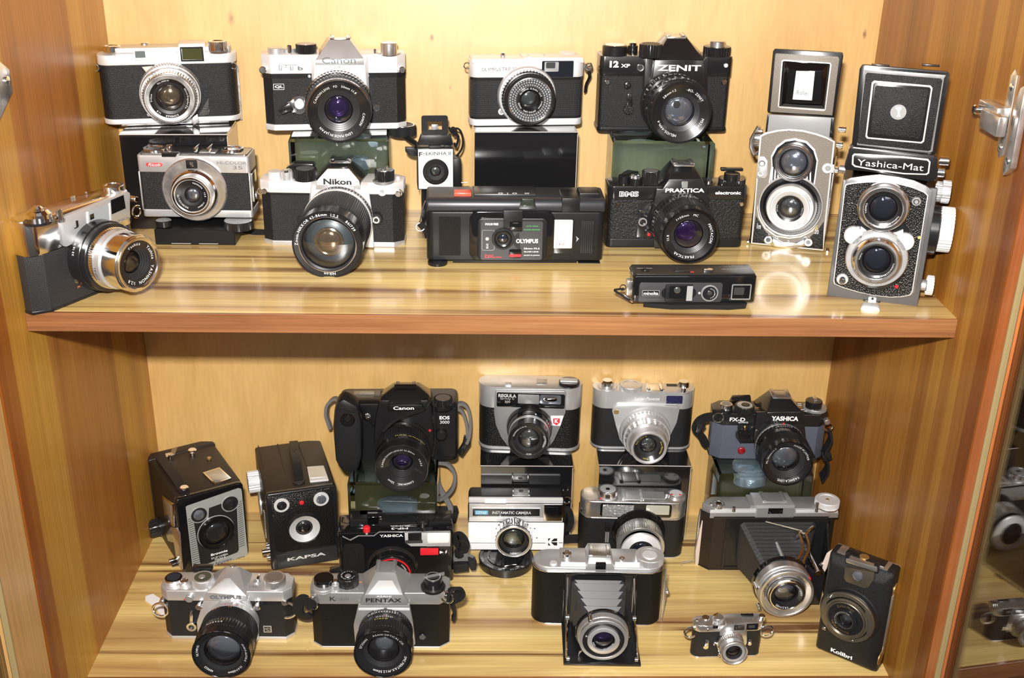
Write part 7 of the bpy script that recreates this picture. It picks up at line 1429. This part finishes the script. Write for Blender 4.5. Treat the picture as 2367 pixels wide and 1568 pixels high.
# ---- k1000
k = cam('slr_camera', 'chrome reflex camera with black strap stubs, standing in front of the red-ringed compact', (-.114, -.2583, -.0071, .142, .0677, -H))
k.view(340, 1290, 3.1986)
zA = k.Z(1400, 655); zB = k.Z(1400, 345); zD = k.Z(1400, 258)
layers(k, 34, 'oct', [('base_plate', SATIN, 0, zA, 0, .5), ('leatherette_body', LEAR, zA, zB, .6, 0), ('top_plate', SATIND, zB, zD, 0, 1)], c=(10, 8), W_=141)
k.poly('mirror_housing', SATIND, [(1560, 350), (1940, 350), (1965, 480), (1985, 640), (1960, 670), (1540, 670), (1525, 500)], 0, 5, 1); k.rect('housing_ledge', SATINW, (1562, 378), (1942, 392), 4, 6.5, .3, .2)
zt = k.Z(1760, 110, -14)
pr = k.prism('prism_housing', SATIND, [k.P(1575, 345, 5.5), k.P(1932, 345, 5.5), k.P(1610, 270, 4.5), k.P(1890, 270, 4.5), k.P(1700, 165, -8), k.P(1820, 165, -8), k.P(1690, 100, -16), k.P(1835, 100, -16), Vector((k.X(1690, 100, -16), 28, k.Z(1760, 100, -16))), Vector((k.X(1835, 100, -16), 28, k.Z(1760, 100, -16))), Vector((k.X(1560, 250), 32, zD)), Vector((k.X(1940, 250), 32, zD))], .5)
k.shoe((1765, 75), k.Z(1760, 100, -16), 20, 19, SATIND, pr, y=14)
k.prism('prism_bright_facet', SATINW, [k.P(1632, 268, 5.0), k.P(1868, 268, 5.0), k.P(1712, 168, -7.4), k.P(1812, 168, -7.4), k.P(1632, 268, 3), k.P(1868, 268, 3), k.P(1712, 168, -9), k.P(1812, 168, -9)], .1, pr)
k.text('PENTAX', (1618, 328), (1880, 300), 6, BLKT, pr, .015); k.text('ASAHI', (1695, 292), (1805, 280), 5.5, PLATEW, pr, .01); k.text('K', (1352, 318), (1395, 288), .2, BLKT, None, 0); k.text('1000', (1398, 315), (1490, 294), .2, GRL)
k.knob('wind_base', SATIN, (1305, 205), 76, zD, zD + 4, (40, .2)); k.knob('film_wind', GLOSSB, (1305, 145), 72, zD + 4, zD + 10); k.knob('shutter_collar', SATIN, (1392, 190), 28, zD, zD + 7); k.knob('shutter_button', CHROME, (1392, 165), 20, zD + 7, zD + 9)
sd_ = k.knob('shutter_speed_dial', BLK, (1485, 130), 78, zD, zD + 10, (40, .3), cap=GLOSSB); ztext(k, [('X 60 125 250 500 1000 B 1 2 4 8', 100)], (sd_['cx'], sd_['cy']), zD + 10.2, sd_['cr'] * .56, 1.4, WHITE, sd_); k.knob('dial_centre', SATIND, (1485, 130), 24, zD + 10, zD + 10.8)
k.poly('advance_lever', BLK, [(1345, 100), (1420, 85), (1440, 110), (1360, 115)], -32, -24, .5); x, y = k.T(1578, 180, zD); k.box('orange_mark', ORGT, x - 1.4, x + 1.4, y - .6, y + .6, zD, zD + .15, 0)
k.knob('rewind_base', BLK, (2115, 195), 92, zD, zD + 4, None, bev=1.5); rk = k.knob('rewind_knob', BLK, (2115, 140), 66, zD + 4, zD + 12); k.add('rewind_crank', bm_tube([(rk['cx'] - 10, rk['cy'] - 3, zD + 12.6), (rk['cx'] + 11, rk['cy'] + 5, zD + 12.6)], 1, flat=(3, 1.6)), SATIND); k.add('rewind_ring', bm_lathe([(rk['cr'] * .85, zD + 12), (rk['cr'] * .85, zD + 12.4), (rk['cr'] * .75, zD + 12.4)], (rk['cx'], rk['cy']), 'z', 32), SATIN)
k.disc('battery_cap', BLK, (2035, 588), 26, 0, 2, .5)
k.lug((1215, 335), 0, R=7, r=1, tilt=.4); k.lug((2215, 290), 0, R=7, r=1, tilt=.4); k.disc('strap_lug', CHROME, (1222, 300), 16, -4, 1, .5); k.disc('strap_lug', CHROME, (2210, 290), 16, -4, 1, .5)
k.add('strap_stub', bm_tube(spline([k.P(1225, 370, 0), k.P(1170, 310, -2), k.P(1125, 330, -4), k.P(1120, 400, -6), k.P(1170, 435, -8), k.P(1215, 420, -8)]), 1, flat=(11, 3)), STRAP)
k.add('strap_stub', bm_tube(spline([k.P(2225, 300, 0), k.P(2240, 245, 0), k.P(2290, 225, -4), k.P(2315, 270, -6), k.P(2270, 300, -8), k.P(2230, 310, -10)]), 1, flat=(11, 3)), STRAP); k.add('strap_stub', bm_tube(spline([k.P(2250, 330, -16), k.P(2275, 400, -18), k.P(2260, 450, -18)]), 1, flat=(9, 3)), STRAP)
L = k.lens((1742, 718), 45, 216, [(None, BLK, 26, 4, 26, 8), ('aperture_ring', BLK, 27.5, 8, 27.5, 15, (60, .5)), ('distance_ring', BLK, 27, 15, 27, 23), ('focus_ring', RUB, 28.6, 23, 28.6, 36, (60, .8)), ('barrel', BLK, 28.4, 36, 28.2, 43)],
    ring_o=.92, ring_i=.66, gr=.56, coatm=C_LGT, dep=5, cdep=9, inr=.55, rimmat=GLOSSB, rimt=.04, cone=2.5, words=[('ASAHI OPTICAL CO.', 335), ('SMC PENTAX-M 1:2 50mm', 100), ('5723603', 285)], tsize=2.3, tmat=WHITE, glassdome=3)
k.barreltext([('22 16 11 8 5.6 4 2.8', -30)], (L['ax'], L['az']), 27.6, 13.5, 1.9, WHITE, L); k.barreltext([('22 11 4 I 4 11 22', -18)], (L['ax'], L['az']), 27, 20, 1.6, WHITE, L); k.barreltext([('I', 0)], (L['ax'], L['az']), 27.2, 20, 2.2, REDP, L); k.barreltext([('5 7 10 15 30', -18)], (L['ax'], L['az']), 28.8, 26, 1.6, YELT, L); k.barreltext([('O', -38)], (L['ax'], L['az']), 27.7, 14, 2.6, WHITE, L)

# ================================================================== stands, boxes and small items
def top_level(name, label, cat, group=None):
    o = bpy.data.objects.new(name, None); COL.objects.link(o); tag(o, label, cat, group); return o
GLS = prin('green_tinted_glass', (.50, .69, .84), .0, trans=1, spec=.8)
WELL = prin('refraction_silver', (.92, .97, .96), .1, .6, bump=('noise', 120, .6, .002))  # silver colour stands in for the bright refraction round the well
def yawbox(par, name, mat, cx, cy, yaw, w, d, z0, z1, bev=.0004):
    bm = bm_box(-w / 2, w / 2, 0, d, z0, z1, bev, 1); bmesh.ops.rotate(bm, verts=bm.verts, cent=(0, 0, 0), matrix=Matrix.Rotation(yaw, 3, 'Z')); bmesh.ops.translate(bm, verts=bm.verts, vec=(cx, cy, 0))
    return finish(bm, name, mat, par, scale=1, smooth=False)
def glass_stand(label, fl, fr, z0, z1, depth, well=None):
    """solid block of glass, front top edge from fl to fr, with a round well sunk in it"""
    a = Vector(fl); b = Vector(fr); w = (b - a).length; yaw = atan2(b.y - a.y, b.x - a.x); c = (a + b) / 2
    o = top_level('display_stand', label, 'stand'); o.location = (c.x, c.y, z0); o.rotation_euler = (0, 0, yaw); hh = z1 - z0
    wbox('glass_block', GLS, -w / 2, w / 2, 0, depth, .0002, hh - .0002, o, .0025)
    if well:
        r, x, y, z = well
        finish(bm_lathe([(r * .8, z), (r, z + 3), (r, z + 13), (r * .8, z + 15), (0, z + 15)], (x, y), 'z', 40), 'candle_well', WELL, o)
    return o
glass_stand('clear glass block under the chrome reflex camera at upper left', (-.2066, -.088), (-.1069, -.0811), 0, .0985, .065, (16, 14, 34, 60))
glass_stand('clear glass block under the matt black reflex camera at upper right', (.1193, -.0744), (.2237, -.0746), 0, .0978, .06, (19, -18, 30, 38))
glass_stand('clear glass block under the rounded black plastic reflex camera', (-.1603, -.1156), (-.0609, -.1150), -H, -.2801, .078, (23, 4, 32, 62))
glass_stand('clear glass block under the slate-grey panelled reflex camera', (.2600, -.0900), (.3690, -.0885), -H, -.2818, .065, (19, -14, 30, 84))
GB = prin('glossy_black_card', (.008, .008, .009), .10, 0, coat=.8, spec=.6)
def black_box(label, fl, fr, z0, z1, depth, edge=True, over=0):
    a = Vector(fl); b = Vector(fr); w = (b - a).length; yaw = atan2(b.y - a.y, b.x - a.x); c = (a + b) / 2
    o = top_level('display_box', label, 'box'); o.location = (c.x, c.y, z0); o.rotation_euler = (0, 0, yaw); hh = z1 - z0
    wbox('box_body', GB, -w / 2 + over, w / 2 - over, over * .5, depth, 0, hh - .003, o, .0004); ld = wbox('box_lid', GB, -w / 2, w / 2, 0, depth, hh - .003, hh - .0002, o, .0003)
    if edge: wbox('worn_lid_edge', prin('worn_card_edge', (.55, .5, .48), .6), -w / 2, w / 2, -.0003, .0002, hh - .0012, hh - .0004, ld); wbox('worn_side_edge', MATS['worn_card_edge'], w / 2 - .0003, w / 2 + .0002, 0, .0004, .002, hh - .003, o)
    return o
black_box('tall glossy black box, leftmost on the upper shelf, carrying the silver rangefinder', (-.3757, -.0775), (-.2700, -.0715), 0, .0995, .066)
black_box('tall glossy black box in the middle of the upper shelf carrying the beaded-lens compact', (-.0211, -.0813), (.0827, -.0757), 0, .1074, .070)
black_box('glossy black box with worn pale edges under the chrome compact with red crest', (-.0130, -.0688), (.0938, -.0694), -H, -.2832, .064, True, .001)
black_box('glossy black box with worn pale edges under the silver camera with all-silver lens', (.1245, -.0609), (.2320, -.0631), -H, -.2862, .056, True, .001)
o = top_level('flat_case', 'flat black case lying on the upper shelf under the small silver compact', 'case')
wbox('case_body', PLAST, -.337, -.258, -.127, -.085, 0, .0165, o, .001)
wbox('case_slot', SATIN, -.321, -.302, -.1274, -.127, .0015, .0022, o); wbox('case_slot', SATIN, -.294, -.275, -.1274, -.127, .0015, .0022, o)
cab_ = finish(bm_tube(spline([(-262, -88, 5), (-245, -92, 3), (-225, -90, 2), (-215, -82, 2)]), 1, flat=(6, 2)), 'strap', STRAP, o)
o = top_level('small_box', 'black block half hidden under the tiny toy camera behind the wide black compact', 'box')
yawbox(o, 'block', GB, -.060, -.060, .09, .033, .03, 0, .0418)
o = top_level('paper_tag', 'white paper tag on the bottom board beside the knob of the striped box camera', 'tag')
finish(bm_ext([(-378, -172), (-371, -168), (-352, -184), (-334, -200), (-338, -214), (-352, -206), (-366, -188), (-376, -180)], -H * 1000 + .2, -H * 1000 + 1.2, 'z'), 'tag_card', PAPER, o, smooth=False)
